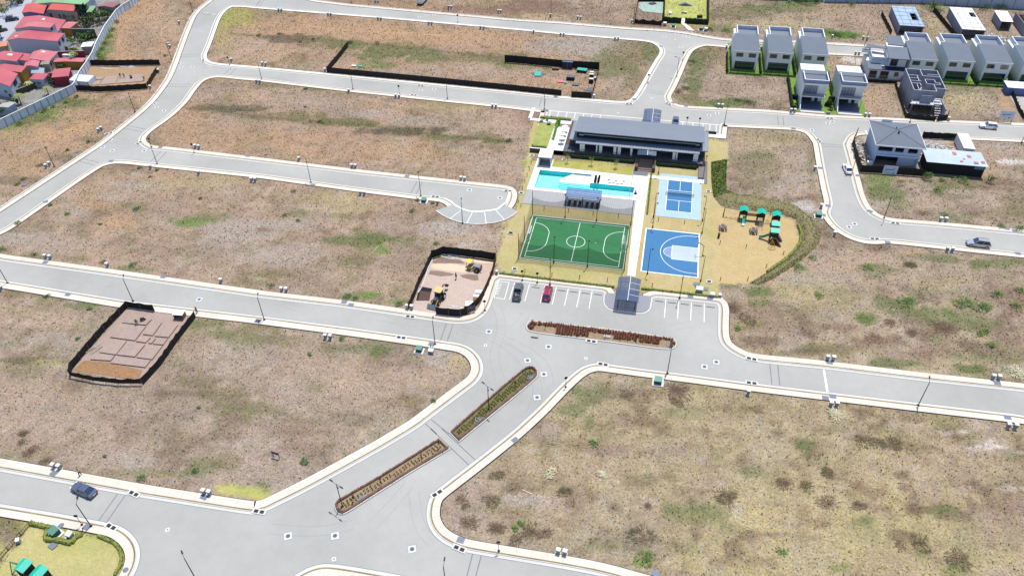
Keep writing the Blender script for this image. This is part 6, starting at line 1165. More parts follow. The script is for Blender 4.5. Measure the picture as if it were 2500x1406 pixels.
# long walls
def panel_wall(name, label, pts, h, m1, m2, step=2.4, group=None):
    t = thing(name, label, 'wall', (0,0,0), 0, group); wb, cb_, pb = MB(), MB(), MB()
    k = 0
    for a, b in zip(pts, pts[1:]):
        L_ = math.dist(a, b); n_ = max(1, round(L_/step)); 
        for i in range(n_):
            p = (a[0]+(b[0]-a[0])*i/n_, a[1]+(b[1]-a[1])*i/n_); q = (a[0]+(b[0]-a[0])*(i+1)/n_, a[1]+(b[1]-a[1])*(i+1)/n_)
            wb.beam((*p,h/2-.04),(*q,h/2-.04),.10,h-.08); cb_.beam((*p,h+.03),(*q,h+.03),.24,.12)
            if k < 98: MB().obox(p[0],p[1],0,.2,.2,h-.03,math.atan2(b[1]-a[1],b[0]-a[0])).build('post', m2, t); k += 1
    wb.build('panel', m1, t); cb_.build('cap', m_trim, t); return t
m_pw = mat('precast_panel', rgb(204,212,222,.78), .8, .08, .8, var2=.08, scale2=.4); m_pp = mat('precast_post', rgb(150,160,172,.55), .8)
WL = W(Zp(0,0,ZS,[(-300,1400),(0,1240),(350,1070),(715,890),(738,865)]))
panel_wall('boundary_wall', 'white precast panel wall climbing the left side behind the neighbourhood, lower stretch', WL, 2.7, m_pw, m_pp)
WU = W(Zp(0,0,ZS,[(738,865),(780,765),(845,672),(905,575),(935,495),(1018,325),(1130,165),(1195,112),(1245,82),(1340,0),(1420,-80)]))
panel_wall('boundary_wall', 'white precast panel wall along the neighbourhood, upper stretch toward the top edge', WU, 2.7, m_pw, m_pp)
panel_wall('boundary_wall', 'long grey concrete wall along the top right edge of the estate', W([(2013,6),(2250,9),(2500,24),(2700,36)]), 4.2, mat('top_wall_grey', rgb(186,194,208,.72), .85, .1, .6), m_pp, 4.0)
panel_wall('boundary_wall', 'grey concrete wall behind the green plot at the top', W([(1860,-1),(2010,5)]), 3.2, mat('top_wall_grey', rgb(170,184,204,.6)), m_pp, 4.0)
# ---------------------------------------------------------------- shade-mesh fences and building lots
m_mesh = mat('shade_mesh_black', (.016,.014,.013), .9, .3, 1.2)
m_post = mat('timber_post', rgb(176,140,104,.5), .85, .2, 4)
def mesh_fence(label, px, h=2.0, step=2.6, post=True, sag=.15, lift=0.05, name='mesh_fence', posts_out=1, mt=None, lean=0.0, world=None):
    pts = world or W(px); t = thing(name, label, 'fence', (0,0,0)); c = MB(); rnd = random.Random(len(label)*7+len(pts)); np_ = 0
    for a, b in zip(pts, pts[1:]):
        L_ = math.dist(a, b); n_ = max(1, round(L_/step)); d = Vector((b[0]-a[0], b[1]-a[1])).normalized(); nn = Vector((-d.y, d.x))
        for i in range(n_):
            p = Vector(a)+d*(L_*i/n_); q = Vector(a)+d*(L_*(i+1)/n_); m_ = 4; prev = None
            for j in range(m_+1):
                f = j/m_; g = p.lerp(q, f); hh = h-sag*4*f*(1-f)*rnd.uniform(.5,1.2); bw = rnd.uniform(-.06,.06) if 0 < j < m_ else 0
                cur = ((g.x+nn.x*bw*.4, g.y+nn.y*bw*.4, lift+rnd.uniform(0,.05)), (g.x+nn.x*(bw+lean), g.y+nn.y*(bw+lean), hh))
                if prev: c.face([prev[0],cur[0],cur[1],prev[1]])
                prev = cur
            if post and np_ < 95:
                np_ += 1; o = nn*(.07*posts_out); MB().tube([(p.x+o.x,p.y+o.y,0),(p.x+o.x,p.y+o.y,h+.12)], .045, 6).build('post', m_post if mt is None else mt, t)
    c.build('mesh_panel', m_mesh, t); return t
# trench lot, lower left
TL = Zp(0,700,ZS,[(1480,235),(1220,200),(1000,425),(850,600),(690,790)])+[(173,921)]
mesh_fence('black mesh fence on wooden posts along the left side of the trench lot', TL, 1.9, sag=.2)
mesh_fence('black mesh fence hanging across the foot of the trench lot', [(173,921),(228,933),(290,940),(350,940)], 1.9, lift=.45, sag=.25)
mesh_fence('black mesh fence on wooden posts along the right side of the trench lot', [(350,940),(395,890),(435,832),(479,775)], 1.9, sag=.2)
lot = thing('house_foundation_pads', 'brown compacted earth pads with narrow trenches between them inside the black mesh fence', 'foundation pads', (0,0,0))
m_earth = soil_mat('pad_earth', False, rgb(184,164,152,.66), .35); m_dirt = soil_mat('loose_dirt', False, rgb(178,140,104,.6), .6)
def q9(*p): return W(Zp(0,700,ZS,p))
def pad(t, pts, z=.32, nm='pad', m=None): p = W(Zp(0,700,ZS,pts)); MB().prism(p, 0, z).build(nm, m or m_earth, t)
PADS = [[(1215,300),(1450,320),(1395,372),(1165,350)],[(1155,358),(1395,385),(1290,520),(1055,488)],[(1455,340),(1545,352),(1460,472),(1365,460)],[(1555,365),(1700,372),(1612,490),(1478,478)],[(1355,468),(1440,492),(1395,540),(1300,528)],[(1452,497),(1490,500),(1450,548),(1418,544)],[(1497,502),(1600,505),(1560,560),(1462,552)],[(1045,500),(1210,528),(1110,655),(950,632)],[(1220,530),(1385,562),(1290,675),(1118,655)],[(1395,565),(1555,570),(1455,700),(1305,680)],[(940,640),(1100,665),(1060,712),(865,700)],[(1105,668),(1440,708),(1390,775),(1060,735)]]
for p in PADS: pad(lot, p)
tag(MB().prism(q9((700,795),(800,705),(1060,725),(1360,800),(1330,865),(1215,880),(900,830)), 0.0, .1).build('dirt_bank', m_dirt), 'orange loose dirt bank at the foot of the trench lot', 'dirt bank')['kind'] = 'structure'
struct('soil_floor', MB().prism(q9((1215,205),(1515,235),(1700,245),(1860,290),(1370,930),(690,800)), -.02, .045), m_earth)
HOLES += []
LOTS = [W(Zp(0,700,ZS,[(1195,190),(1880,270),(1375,960),(640,860)])), W(Zp(980,590,7.323,[(545,300),(1700,340),(1640,640),(1400,1100),(1100,1340),(620,1300),(130,1240)])), W(Zp(0,0,ZS,[(860,620),(1530,625),(1420,860),(735,870)]))]
def lumber(label, px, py, n, L_, rz, group=None, z=0.05, spread=.5, mt=None, cat='lumber'):
    mb = MB(); rnd = random.Random(int(px)+n)
    for k in range(n): mb.obox(rnd.uniform(-spread,spread), rnd.uniform(-spread,spread)*.6, z+.045*(k % 4), L_*rnd.uniform(.6,1), .09, .04, rz+rnd.uniform(-.12,.12))
    tag(mb.build('plank_pile', mt or mat('timber_pale', rgb(216,190,140,.6), .8, .15, 3), loc=(*P(px,py),0)), label, cat, group)
lumber('scattered pale planks along the left side of the trench lot', 232, 852, 12, 3.2, 1.05, spread=1.0)
for k, (x, y) in enumerate([(269,841),(280,848),(302,803),(389,818),(404,812),(344,829)]): lumber(f'short pale board lying on the earth pads, {ORD[k]} of the loose boards', x, y, 1, 1.0, .6+k, 'loose boards on the pads', z=.33, spread=.01)
t = thing('site_table', 'small white-topped site hut of boards at the upper right corner of the trench lot', 'site hut', (*P(441,775),0), .1); MB().box(-1.1,1.1,-.8,.8,1.35,1.45).build('roof', m_white, t); MB().box(-1.0,-.9,-.7,.7,0,1.35).box(.9,1.0,-.7,.7,0,1.35).build('side_board', m_post, t); MB().box(-.89,.89,.5,.6,0,1.2).build('back_board', m_post, t)
# backhoe lot, centre
S9 = lambda *p: Zp(980,590,7.323,p)
mesh_fence('black mesh fence along the left side of the backhoe lot', S9((135,1225),(200,1080),(330,760),(450,520),(545,300)), 2.1)
mesh_fence('black mesh fence along the upper side of the backhoe lot', S9((545,300),(760,225),(1000,250),(1430,300),(1690,345)), 2.3)
mesh_fence('black mesh fence down the right side of the backhoe lot', S9((1690,345),(1640,560),(1560,780),(1480,960),(1400,1090)), 2.1)
mesh_fence('black mesh fence with a grey sign panel round the lower corner of the backhoe lot', S9((1400,1090),(1300,1200),(1180,1290),(1060,1340),(850,1325),(620,1300)), 2.1, step=2.0)
struct('soil_floor', MB().prism(W(S9((560,330),(1000,270),(1650,375),(1560,680),(1440,980),(1280,1180),(1090,1310),(640,1285),(620,1310),(560,1360),(230,1330),(170,1240),(340,790))), -.02, .05), soil_mat('cut_earth', False, rgb(208,188,174,.68), .3))
m_sand = soil_mat('sand_strip', False, rgb(232,208,182,.72), .25); m_brn = soil_mat('brown_spoil', False, rgb(160,138,126,.6), .5)
struct('soil_strip', MB().prism(W(S9((540,400),(900,400),(1180,440),(1180,560),(800,520),(520,470))), 0, .054), m_sand)
struct('soil_strip', MB().prism(W(S9((1080,310),(1350,340),(1640,370),(1640,400),(1400,390),(1090,350))), 0, .1), m_sand)
struct('soil_strip', MB().prism(W(S9((520,520),(700,530),(950,580),(900,610),(700,625),(480,580))), 0, .056), m_brn)
struct('soil_strip', MB().prism(W(S9((1040,600),(1200,580),(1370,600),(1380,690),(1300,700),(1100,650))), 0, .056), m_brn)
struct('soil_strip', MB().prism(W(S9((560,340),(800,290),(1050,330),(1150,400),(900,390),(560,390))), 0, .058), m_brn)
t = thing('site_pit', 'deep dark excavated pit beside the backhoe', 'pit', (0,0,0))
MB().prism(W(S9((340,860),(540,850),(500,1060),(270,1060))), 0.0, .06).build('pit_floor', soil_mat('pit_soil', False, rgb(120,96,92,.5), .6), t); mb = MB(); pw = W(S9((330,800),(550,840),(535,905),(345,880))); mb.prism(pw, 0, .066); mb.prism(W(S9((300,900),(345,880),(300,1050),(262,1050))), 0, .067); mb.build('pit_shade_sheet', m_hole, t)  # flat black sheets paint the shade on the pit sides
kb2 = MB()
for p, q in zip(W(S9((560,330),(480,480),(430,640),(380,790))), W(S9((480,480),(430,640),(380,790),(300,920)))): kb2.beam((*p,.12),(*q,.12),.25,.2)
kb2.build('white_footing', m_top, t)
lumber('white sheets and boards at the upper edge of the backhoe lot', 1099, 626, 14, 3.4, -.1, mt=m_white, spread=1.6, cat='boards')
lumber('white sheets behind the fence at the foot of the backhoe lot', 1110, 752, 6, 2.4, -.1, mt=m_white, spread=.9, cat='boards')
t = thing('storage_box', 'white lidded box at the lower right corner of the backhoe lot', 'box', (*P(1147,748),.05), .15); MB().box(-.85,.85,-.7,.7,0,.7).build('body', m_pedw, t); MB().box(-.9,.9,-.75,.75,.701,.8).build('lid', m_white, t)
for k, (x, y, s_) in enumerate([(1172,715,1.3),(1166,725,1.1)]): tag(MB().obox(0,0,0,s_*1.6,s_*.8,.35,.1).build('cement_bag_pile', m_pedw, loc=(*P(x,y),.05)), f'pile of pale bags by the right fence of the backhoe lot, the {("upper","lower")[k]} one', 'bag pile')
mb = MB(); rr = random.Random(3)
for k in range(14): mb.ball((rr.uniform(-.6,.6),rr.uniform(-.4,.4),.1+.2*rr.random()),.28*rr.uniform(.6,1.2),7,5,(1,1,.6))
tag(mb.build('rubble_pile', m_dirt, loc=(*P(1161,733),.05)), 'small orange rubble pile beside the white box', 'rubble')
# sign panels on fences (small illegible wordmarks)
def signpanel(name, label, px, w_, h_, z0, rz, face, frame, bars, tx=None, txc=None, sup=False, yoff=0.0):
    a = P(*px); t = thing(name, label, 'sign', (a[0], a[1]+yoff, z0), rz)
    MB().box(-w_/2,w_/2,-.02,.02,0,h_).build('panel', face, t)
    if frame: MB().box(-w_/2-.05,w_/2+.05,-.021,.0,-.05,-.001).box(-w_/2-.05,w_/2+.05,-.021,.0,h_+.001,h_+.05).build('frame', frame, t)
    for (bx, bz, bw, bh) in bars: MB().box(bx,bx+bw,-.03,-.021,bz,bz+bh).build('printed_line', txc, t)
    if tx:
        cu = bpy.data.curves.new('lettering', 'FONT'); cu.body = tx[0]; cu.size = tx[1]; cu.extrude = .004; cu.align_x = 'CENTER'
        o = bpy.data.objects.new('lettering', cu); COL.objects.link(o); o.parent = t; o.rotation_euler = (R(90),0,0); o.location = (tx[2],-.032,tx[3]); cu.materials.append(txc)
    if sup:
        for x in (-w_/2+.15,w_/2-.15): MB().box(x-.06,x+.06,-.0,.1,-z0,h_).build('leg', sup, t)
    return t
m_navyt = mat('sign_lettering_navy', rgb(40,56,92,.7), .6); m_pl = mat('sign_face_white', rgb(214,224,240,.66), .6, .04, 1)
# left mesh lot
Z1 = lambda *p: Zp(0,0,ZS,p)
mesh_fence('black mesh fence along the upper side of the small left lot', Z1((862,628),(1090,632),(1300,628),(1532,626)), 2.1, mt=None)
mesh_fence('black mesh fence on the right side of the small left lot', Z1((1505,690),(1460,760),(1412,845)), 1.9)
mesh_fence('black mesh fence along the lower side of the small left lot', Z1((738,868),(950,880),(1150,870),(1412,852)), 2.0)
struct('soil_floor', MB().prism(W(Z1((860,640),(1500,650),(1480,700),(1400,830),(750,860),(860,740))), -.02, .04), soil_mat('lot_soil', False, rgb(192,160,126,.60), .4))
lot2 = thing('house_foundation_pads', 'small brown foundation pads inside the left mesh-fenced lot', 'foundation pads', (0,0,0))
for p in [[(925,740),(1000,738),(975,765),(910,765)],[(905,772),(970,770),(950,815),(880,820)],[(1008,738),(1130,728),(1105,800),(965,815)],[(1140,728),(1380,715),(1370,780),(1120,802)]]:
    MB().prism(W(Z1(*p)), 0, .22).build('pad', m_earth, lot2)
t = thing('site_tent', 'white plastic sheeted shelter at the left end of the small left lot', 'shelter', (*P(*Z1((800,800))[0]),0), .05)
MB().prism([(-3.3,-1.9),(3.2,-1.9),(3.2,1.9),(-3.3,1.9)],0,[1.9,1.7,2.0,2.1]).build('sheeting', mat('plastic_sheet_white', rgb(226,232,240,.72), .4, .1, .8, bump=.4), t)
for p in [(-3.2,-2.0),(3.25,-2.0),(3.25,2.0)]: MB().tube([(*p,0),(*p,2.2)],.05,6).build('post', m_post, t)
lumber('white pipes and boards along the upper fence of the small left lot', 312, 164, 12, 3.4, .0, mt=m_white, spread=1.6, cat='pipes')
lumber('single white panel near the upper fence of the small left lot', 268, 169, 3, 7.0, 0.03, mt=m_white, spread=.4, cat='panel')
t = thing('cement_mixer', 'dark cement mixer among workers on the small left lot', 'cement mixer', (*P(*Z1((1255,752))[0]),.05)); MB().ball((0,0,.9),.4,10,7,(1,1,1.2)).build('drum', m_steel, t); MB().box(-.4,.4,-.05,.05,0,.6).box(-.05,.05,-.4,.4,0,.6).build('stand', m_dark, t)
# long black fenced storage lot
Z2 = lambda *p: Zp(620,0,ZS,p); Z3 = lambda *p: Zp(1240,0,ZS,p)
mesh_fence('long black mesh fence running down the second road', Z2((700,698),(1600,782),(2500,872))+Z3((510,918)), 2.0, step=2.35, sag=.02, mt=m_dark)
mesh_fence('short black mesh fence right of the gap by the second road', Z3((605,930),(797,943)), 2.0, step=2.35, sag=.02, mt=m_dark)
mesh_fence('black mesh fence at the left end of the long storage lot', Z2((700,698),(800,580),(900,450)), 2.0, mt=m_dark, sag=.05)
mesh_fence('black mesh fence along the back of the material store', Z2((2392,600),(2500,606))+Z3((530,650),(868,670)), 2.6, mt=m_dark, sag=.03)
mesh_fence('black mesh fence on the right side of the material store', Z3((868,670),(838,790),(800,940)), 1.6, mt=m_dark, sag=.03)
def stack(name, label, px, py, w_, d_, h_, mt, rz=0, legs=None, cat='stack', topm=None):
    t = thing(name, label, cat, (*P(px,py),0), rz); mb = MB(); n_ = max(2, int(h_/.12))
    for k in range(n_): mb.obox(random.uniform(-.05,.05),random.uniform(-.05,.05),h_*k/n_,w_,d_,h_/n_*.8)
    mb.build('pile', mt, t); MB().box(-w_/2-.05,w_/2+.05,-d_/2-.05,d_/2+.05,h_,h_+.03).build('cover', topm or mt, t); return t
m_teal = mat('tarpaulin_teal', rgb(84,206,180,.6), .5, .1, 1.5, bump=.4); m_tarp = mat('tarpaulin_grey', rgb(118,130,148,.5), .6, .15, 1.5, bump=.5); m_pink = mat('sheet_pink', rgb(226,140,140,.62), .6)
tag(MB().prism(W(Zp(1280,120,10.8,[(265,610),(440,615),(440,735),(265,735)])), 0, .35).build('tarpaulin', m_teal), 'flat turquoise tarpaulin on the grass of the material store', 'tarpaulin')
tag(MB().prism(W(Zp(1280,120,10.8,[(180,640),(262,615),(262,700),(220,690)])), 0, .1).prism(W(Zp(1280,120,10.8,[(445,640),(590,660),(520,690),(446,725)])), 0, .1).build('tarpaulin', m_tarp), 'grey tarpaulin spread on both sides of the flat turquoise one', 'tarpaulin')
stack('covered_pallet','pallet stack under a turquoise tarpaulin by the back fence of the material store',1421,176,3.0,1.7,.9,m_bed,-.1,topm=m_teal)
stack('brick_pile','brown brick pile by the back fence of the material store',1356.5,170.5,2.2,1.0,.6,mat('brick_brown',rgb(150,118,110,.5),.9,.3,5))
stack('covered_pallet','dark table-like stack under a grey tarpaulin in the material store',1393,195,2.5,1.3,1.1,m_bed,0,topm=m_tarp)
stack('covered_pallet','low pallet under a grey tarpaulin near the fence gap',1405,208,2.0,1.4,.3,m_tarp)
stack('panel_stack','pink sheets with a white strip lying in the material store',1369,200,2.0,1.5,.2,m_pink)
stack('panel_stack','small turquoise block beside the pink sheets',1381.5,203.5,.9,.7,.25,m_teal)
for k, (x, y, h_) in enumerate([(1445,178,.3),(1444,187,.8),(1443,203,1.4)]): stack('crate_stack', f'pale-topped crates on the right of the material store, {ORD[k]} from the back fence', x, y, 1.25, .8, h_, m_bed if k else m_white, topm=mat('crate_top_pale', rgb(238,226,214,.7), .8))
stack('white_drum','white-topped drum next to the right fence of the material store',1452.5,196,.5,.5,.9,m_pedg,topm=m_white)
tag(MB().prism([(-1.2,-.7),(1.2,-.7),(1.0,.8),(-.6,.6)],0,[.1,.2,.7,.4]).build('tarpaulin', m_tarp, loc=(*P(1438,221),0)), 'crumpled dark tarpaulin behind the short black fence', 'tarpaulin')
t = thing('site_shed', 'small navy shed standing against the back fence of the material store', 'shed', (*P(1386,166),0)); MB().box(-1.6,1.6,-.9,.6,0,2.3).build('wall', mat('shed_navy', rgb(56,66,92,.5), .6), t); MB().box(-1.7,1.7,-1.0,.7,2.301,2.4).build('roof', m_plate, t); MB().box(-.03,.03,-.92,-.901,.1,2.2).build('door_seam', m_steel, t)
lumber('white panel leaning on the back fence of the material store', 1433, 166, 1, 2.6, -.05, mt=m_white, z=1.2, spread=.01, cat='panel')
for k, (x, y) in enumerate([(864,163),(880,164)]): stack('debris_heap', f'white and turquoise debris in the left end of the storage lot, the {("left","right")[k]} heap', x, y, 1.4, .6, .35, m_white, cat='debris', topm=m_teal if k else m_white)
# tarpaulin lot at the top
mesh_fence('sagging brown-black mesh fence across the front of the tarpaulin lot', Z3((1205,232),(1290,238),(1380,244),(1465,248)), 2.0, step=3.0, sag=.6, mt=m_dark)
mesh_fence('black mesh fence on the left side of the tarpaulin lot', Z3((1245,0),(1225,110),(1205,232)), 2.0, mt=m_dark)
mesh_fence('black mesh fence on the right side of the tarpaulin lot', Z3((1492,-10),(1480,120),(1465,248)), 2.0, mt=m_dark)
tag(MB().prism(W(Z3((1255,25),(1480,25),(1480,135),(1290,115),(1245,80))), .0, .12).build('tarpaulin', mat('tarpaulin_mint', rgb(186,212,196,.6), .5, .1, .6, bump=.3)), 'pale mint tarpaulin covering the lot left of the hedged play garden', 'tarpaulin')
tag(MB().prism(W(Z3((1250,-20),(1485,-20),(1485,18),(1250,18))), 0, 2.4).build('site_canopy', m_mesh), 'black mesh canopy over the far end of the tarpaulin lot', 'canopy')
tag(MB().prism(W(Z3((1340,35),(1400,28),(1420,45),(1380,55),(1345,50))), .121, .2).build('water_puddle', mat('puddle_dark', (.06,.07,.08), .15), ), 'dark ring-shaped puddle on the mint tarpaulin', 'puddle')
# fences round the concrete shell and the hip-roofed house
Z4 = lambda *p: Zp(1860,0,ZS,p); Zq = lambda *p: Zp(2060,280,6.579,p)
m_mesh2 = mat('shade_mesh_grey', (.07,.07,.075), .9, .4, 1.0)
mesh_fence('sagging grey mesh fence on the left and front of the concrete shell', Z4((1265,815),(1310,960),(1365,1130),(1500,1145),(1650,1160)), 1.7, sag=.3)
mesh_fence('black mesh fence at the front right corner of the concrete shell', Z4((1665,1160),(1760,1150),(1775,1090)), 1.9)
mesh_fence('black mesh fence behind the plot of the stepped house', Z4((1005,790),(1150,800),(1285,805)), 1.2)
mesh_fence('crumpled black mesh fence at the right photo edge beside the site cabin', Z4((2330,800),(2400,960),(2440,1060),(2495,1150)), 1.7, sag=.35)
mesh_fence('black mesh fence left of the bluish deck shell', world=[(72.0,289),(72.4,281),(72.8,272)], px=None, h=1.9)
mesh_fence('curved black mesh fence left of the white slab shell', world=[(90.6,296),(91.4,288),(92.4,279),(93.4,270)], px=None, h=1.9)
mesh_fence('black mesh fence along the left side of the hip-roofed house', Zq((200,330),(130,480),(175,690),(255,930)), 2.3, mt=m_dark, sag=.05)
mesh_fence('black mesh fence with a white sign in front of the hip-roofed house', Zq((255,930),(600,950),(950,975),(1290,1000)), 2.2, step=2.2, mt=m_dark, sag=.03)
mesh_fence('black mesh fence along the road behind the rubble', Zq((1250,375),(1500,395),(1780,410)), 2.0, mt=m_dark)
signpanel('site_sign', 'white sign with a dark wordmark on the black fence of the hip-roofed house', Zq((722,958))[0], 3.4, 2.4, .1, 0.0, m_pl, None, [(-1.15,1.25,1.95,.16),(-1.15,1.1,.3,.15),(.8,1.42,.12,.42),(.7,1.84,.18,.08),(-.6,.35,.7,.07),(.7,.2,.35,.3)], None, m_navyt, yoff=-.12)
signpanel('billboard', 'blue-white billboard with a dark wordmark on the dry plot near the white car', Z4((2310,1172))[0], 3.6, 2.3, 1.2, 0.0, m_pl, m_pedw, [(-1.2,1.2,2.1,.16),(-1.2,1.05,.3,.15),(.9,1.37,.12,.4),(.5,.2,.4,.25)], None, m_navyt, sup=m_post)
signpanel('site_sign', 'dark grey sign with a pale wordmark on the corner fence of the backhoe lot', S9((1232,1262))[0], 2.3, 1.5, .5, .35, mat('sign_face_grey', (.05,.055,.06), .6), None, [(-.8,.35,.5,.09),(-.8,.44,.09,.3),(-.36,.44,.09,.42),(-.27,.9,1.0,.13)], None, m_pedg, yoff=-.2)
signpanel('plot_sign', 'small red and blue plot sign standing in the lower left field', (675,1117), 1.5, .7, .9, -.1, mat('plot_sign_blue', rgb(90,90,150,.6), .6, .2, 3), None, [(-.7,.42,1.3,.22)], None, mat('plot_sign_red', rgb(190,60,70,.6), .6), sup=m_steel)
# rubble heaps round the hip-roofed house
def rubble(label, cx, cy, w_, d_, n, mt, hh=.5):
    mb = MB(); r_ = random.Random(n+int(cx))
    for k in range(n):
        x, y = r_.gauss(0,w_/3.2), r_.gauss(0,d_/3.2); z = max(0,hh*(1-(abs(x)/w_+abs(y)/d_)))*r_.random()
        mb.obox(x,y,z,r_.uniform(.15,.9),r_.uniform(.1,.5),r_.uniform(.05,.3),r_.uniform(0,3.1))
    tag(mb.build('rubble_heap', mt, loc=(cx,cy,0)), label, 'rubble', None, 'stuff')
m_rub = mat('rubble_white', rgb(226,224,222,.66), .85, .25, 3); m_rub2 = mat('rubble_brown', rgb(170,146,124,.55), .9, .3, 3)
rubble('heap of white bags and boards right of the hip-roofed house', 70.5, 196.5, 9, 6, 170, m_rub, 1.2)
rubble('brown and white rubble left of the hip-roofed house', 52.3, 192.5, 3, 9, 130, m_rub, .8)
rubble('brown soil heap left of the hip-roofed house', 52.2, 190, 2.6, 5, 70, m_rub2, .6)
rubble('white debris in front of the white slab shell', 106.5, 274, 6, 6, 110, m_rub, .6)
rubble('debris beside the stepped house', 58.6, 242, 1.6, 6, 50, m_rub2, .8)
tag(MB().prism([(-1.6,-1),(1.4,-1.2),(1.7,.8),(-1.2,1.3)],0,[.3,.5,1.1,.9]).build('tarpaulin', mat('tarpaulin_green', rgb(76,130,108,.55), .55, .1, 1, bump=.4), loc=(*P(*Zq((1690,380))[0]),0)), 'green tarpaulin over a heap by the road behind the rubble', 'tarpaulin')
t = thing('water_tank', 'round white water tank at the front left corner of the hip-roofed house', 'water tank', (*P(*Zq((405,810))[0]),0)); MB().disc(0,0,0,1.0,.75).build('tank', m_white, t); MB().disc(0,0,1.0,1.2,.75,r1=.3).build('lid', m_pedw, t)
for k in range(3): lumber(f'white boards on the left of the hip-roofed house, the {("nearest","middle","furthest")[k]} stack', *Zq(((395,700),(400,560),(350,300))[k])[0], 4, 2.4, 1.5, 'white board stacks', mt=m_white, spread=.3, z=.3, cat='boards')
# ---------------------------------------------------------------- old neighbourhood behind the left wall
m_r1 = sheet_mat('roof_red_pink', rgb(206,104,110,.68), .8); m_r2 = sheet_mat('roof_bright_red', rgb(214,98,88,.68), .8); m_r3 = sheet_mat('roof_pale_green', rgb(150,198,140,.62), .8); m_r4 = sheet_mat('roof_faded_red', rgb(214,126,128,.70), .8); m_r5 = sheet_mat('roof_brown_pink', rgb(178,120,116,.6), .8)
m_w1 = mat('neighbour_wall_lilac', rgb(214,208,222,.6), .85, .06, 1); m_w2 = mat('neighbour_wall_violet', rgb(132,122,180,.6), .85, .1, 1); m_w3 = mat('neighbour_wall_beige', rgb(190,178,160,.6), .85, .1, 1); m_w4 = mat('neighbour_wall_red', rgb(158,62,74,.6), .85, .08, 1); m_w5 = mat('neighbour_wall_ochre', rgb(200,148,60,.6), .85, .12, 1); m_w6 = mat('neighbour_wall_blue_white', rgb(196,206,224,.62), .85, .06, 1)
N0 = lambda x, y: (x/7.56, y/7.56)
N1 = lambda x, y: (x/7.56, 120+y/7.56)
def old_house(label, NL, NR, FR, ez, rz_, fr_, wall, roof, wins=(), endwins=(), wmats=None, name='old_house', over=.25, skylights=(), base=0.0):
    """walls and an uneven gable whose gable end faces the camera; NL, NR, FR = eave corners (photo pixels at eave height)"""
    a, b, c = (Vector(P(*q, ez)) for q in (NL, NR, FR)); x_ = (b-a); L_ = x_.length; x_.normalize(); dv = c-b; D = dv.length
    ang = math.atan2(x_.y, x_.x); sk = dv.dot(x_)
    yy = math.sqrt(max(D*D-sk*sk, .01)); t = thing(name, label, 'house', (a.x,a.y,base), ang, None)
    pt_ = lambda u, v: (u+sk*v/yy, v)
    MB().prism([pt_(over,over),pt_(L_-over,over),pt_(L_-over,yy-over),pt_(over,yy-over)], 0, ez-base-.02).build('wall', wall, t)
    g = MB(); r_ = L_*fr_; e_ = ez-base; rh = rz_-base
    for v in (over, yy-over): g.face([(*pt_(over,v),e_-.02),(*pt_(L_-over,v),e_-.02),(*pt_(r_,v),rh-.06)])
    g.build('gable', wall, t)
    rf = MB()
    for u0, z0, u1, z1 in ((0,e_,r_,rh),(r_,rh,L_,e_)):
        p = [(*pt_(u0,0),z0),(*pt_(u1,0),z1),(*pt_(u1,yy),z1),(*pt_(u0,yy),z0)]
        rf.face(p); q = [(x,y,z-.1) for x,y,z in p]; rf.face(q[::-1])
        for k in range(4): rf.face([q[k],q[(k+1)%4],p[(k+1)%4],p[k]])
    rf.build('roof', roof, t)
    for (f, z0, w_, h_) in wins:
        x = L_*f; fo = MB().box(x,x+w_,over-.07,over-.01,z0,z0+h_).build('window', m_wfr, t); MB().box(x+.08,x+w_-.08,over-.09,over-.071,z0+.08,z0+h_-.08).build('pane', m_glass, fo)
    for (f, z0, w_, h_) in endwins:
        v = yy*f; mb = MB(); p0 = pt_(L_-over+.03,v); p1 = pt_(L_-over+.03,v+w_); mb.beam((*p0,z0+h_/2),(*p1,z0+h_/2),.06,h_); mb.build('window', m_wfr, t)
    for (fu, fv, w_, d_) in skylights:
        u = L_*fu; z = e_+(rh-e_)*(u/r_ if u < r_ else (L_-u)/(L_-r_)); zb = e_+(rh-e_)*((u+w_)/r_ if u+w_ < r_ else (L_-u-w_)/(L_-r_))
        MB().prism([pt_(u,yy*fv),pt_(u+w_,yy*fv),pt_(u+w_,yy*fv+d_),pt_(u,yy*fv+d_)], [z+.02,zb+.02,zb+.02,z+.02],[z+.06,zb+.06,zb+.06,z+.06]).build('skylight', m_white, t)
    return t
struct('street', MB().prism(W([(-60,190),(-60,60),(10,20),(60,-30),(95,-30),(50,60),(0,115)]), -.05, .04), mat('old_street', rgb(196,198,204,.62), .9, .08, .6))
struct('yard', MB().prism(W([(0,115),(50,60),(95,-30),(325,-20),(262,55),(238,110),(220,150),(180,205),(0,290),(-60,310)]), -.06, .03), mat('yard_concrete', rgb(176,172,166,.5), .9, .25, .5, var2=.2, scale2=.2))
old_house('big pale green sheet roof at the very top of the neighbourhood', N0(590,80), N0(1560,90), N0(1750,-60), 4.2, 4.9, .4, m_w6, m_r3)
old_house('bright red roofed house with a violet gable wall and windows on the beige side', N0(395,245), N0(800,262), N0(870,95), 3.9, 4.5, .42, m_w2, m_r2)
old_house('long bright red roof wing with beige wall and a row of windows', N0(860,205), N0(1360,212), N0(1420,85), 4.1, 4.6, .1, m_w3, m_r2, wins=((.05,.9,.7,2.2),(.36,1.2,.7,1.6),(.5,1.2,1.2,1.5),(.68,1.8,.6,.5),(.82,1.3,1.1,1.1)))
old_house('pink roofed house wing in front of the violet house', N0(255,535), N0(1060,600), N0(1215,375), 3.6, 4.6, .40, m_w1, m_r1, skylights=((.52,.7,.9,1.4),))
old_house('small pink roof annex right of the pink roofed wing', N0(1040,545), N0(1290,530), N0(1440,410), 3.0, 3.3, .3, m_w5, m_r4)
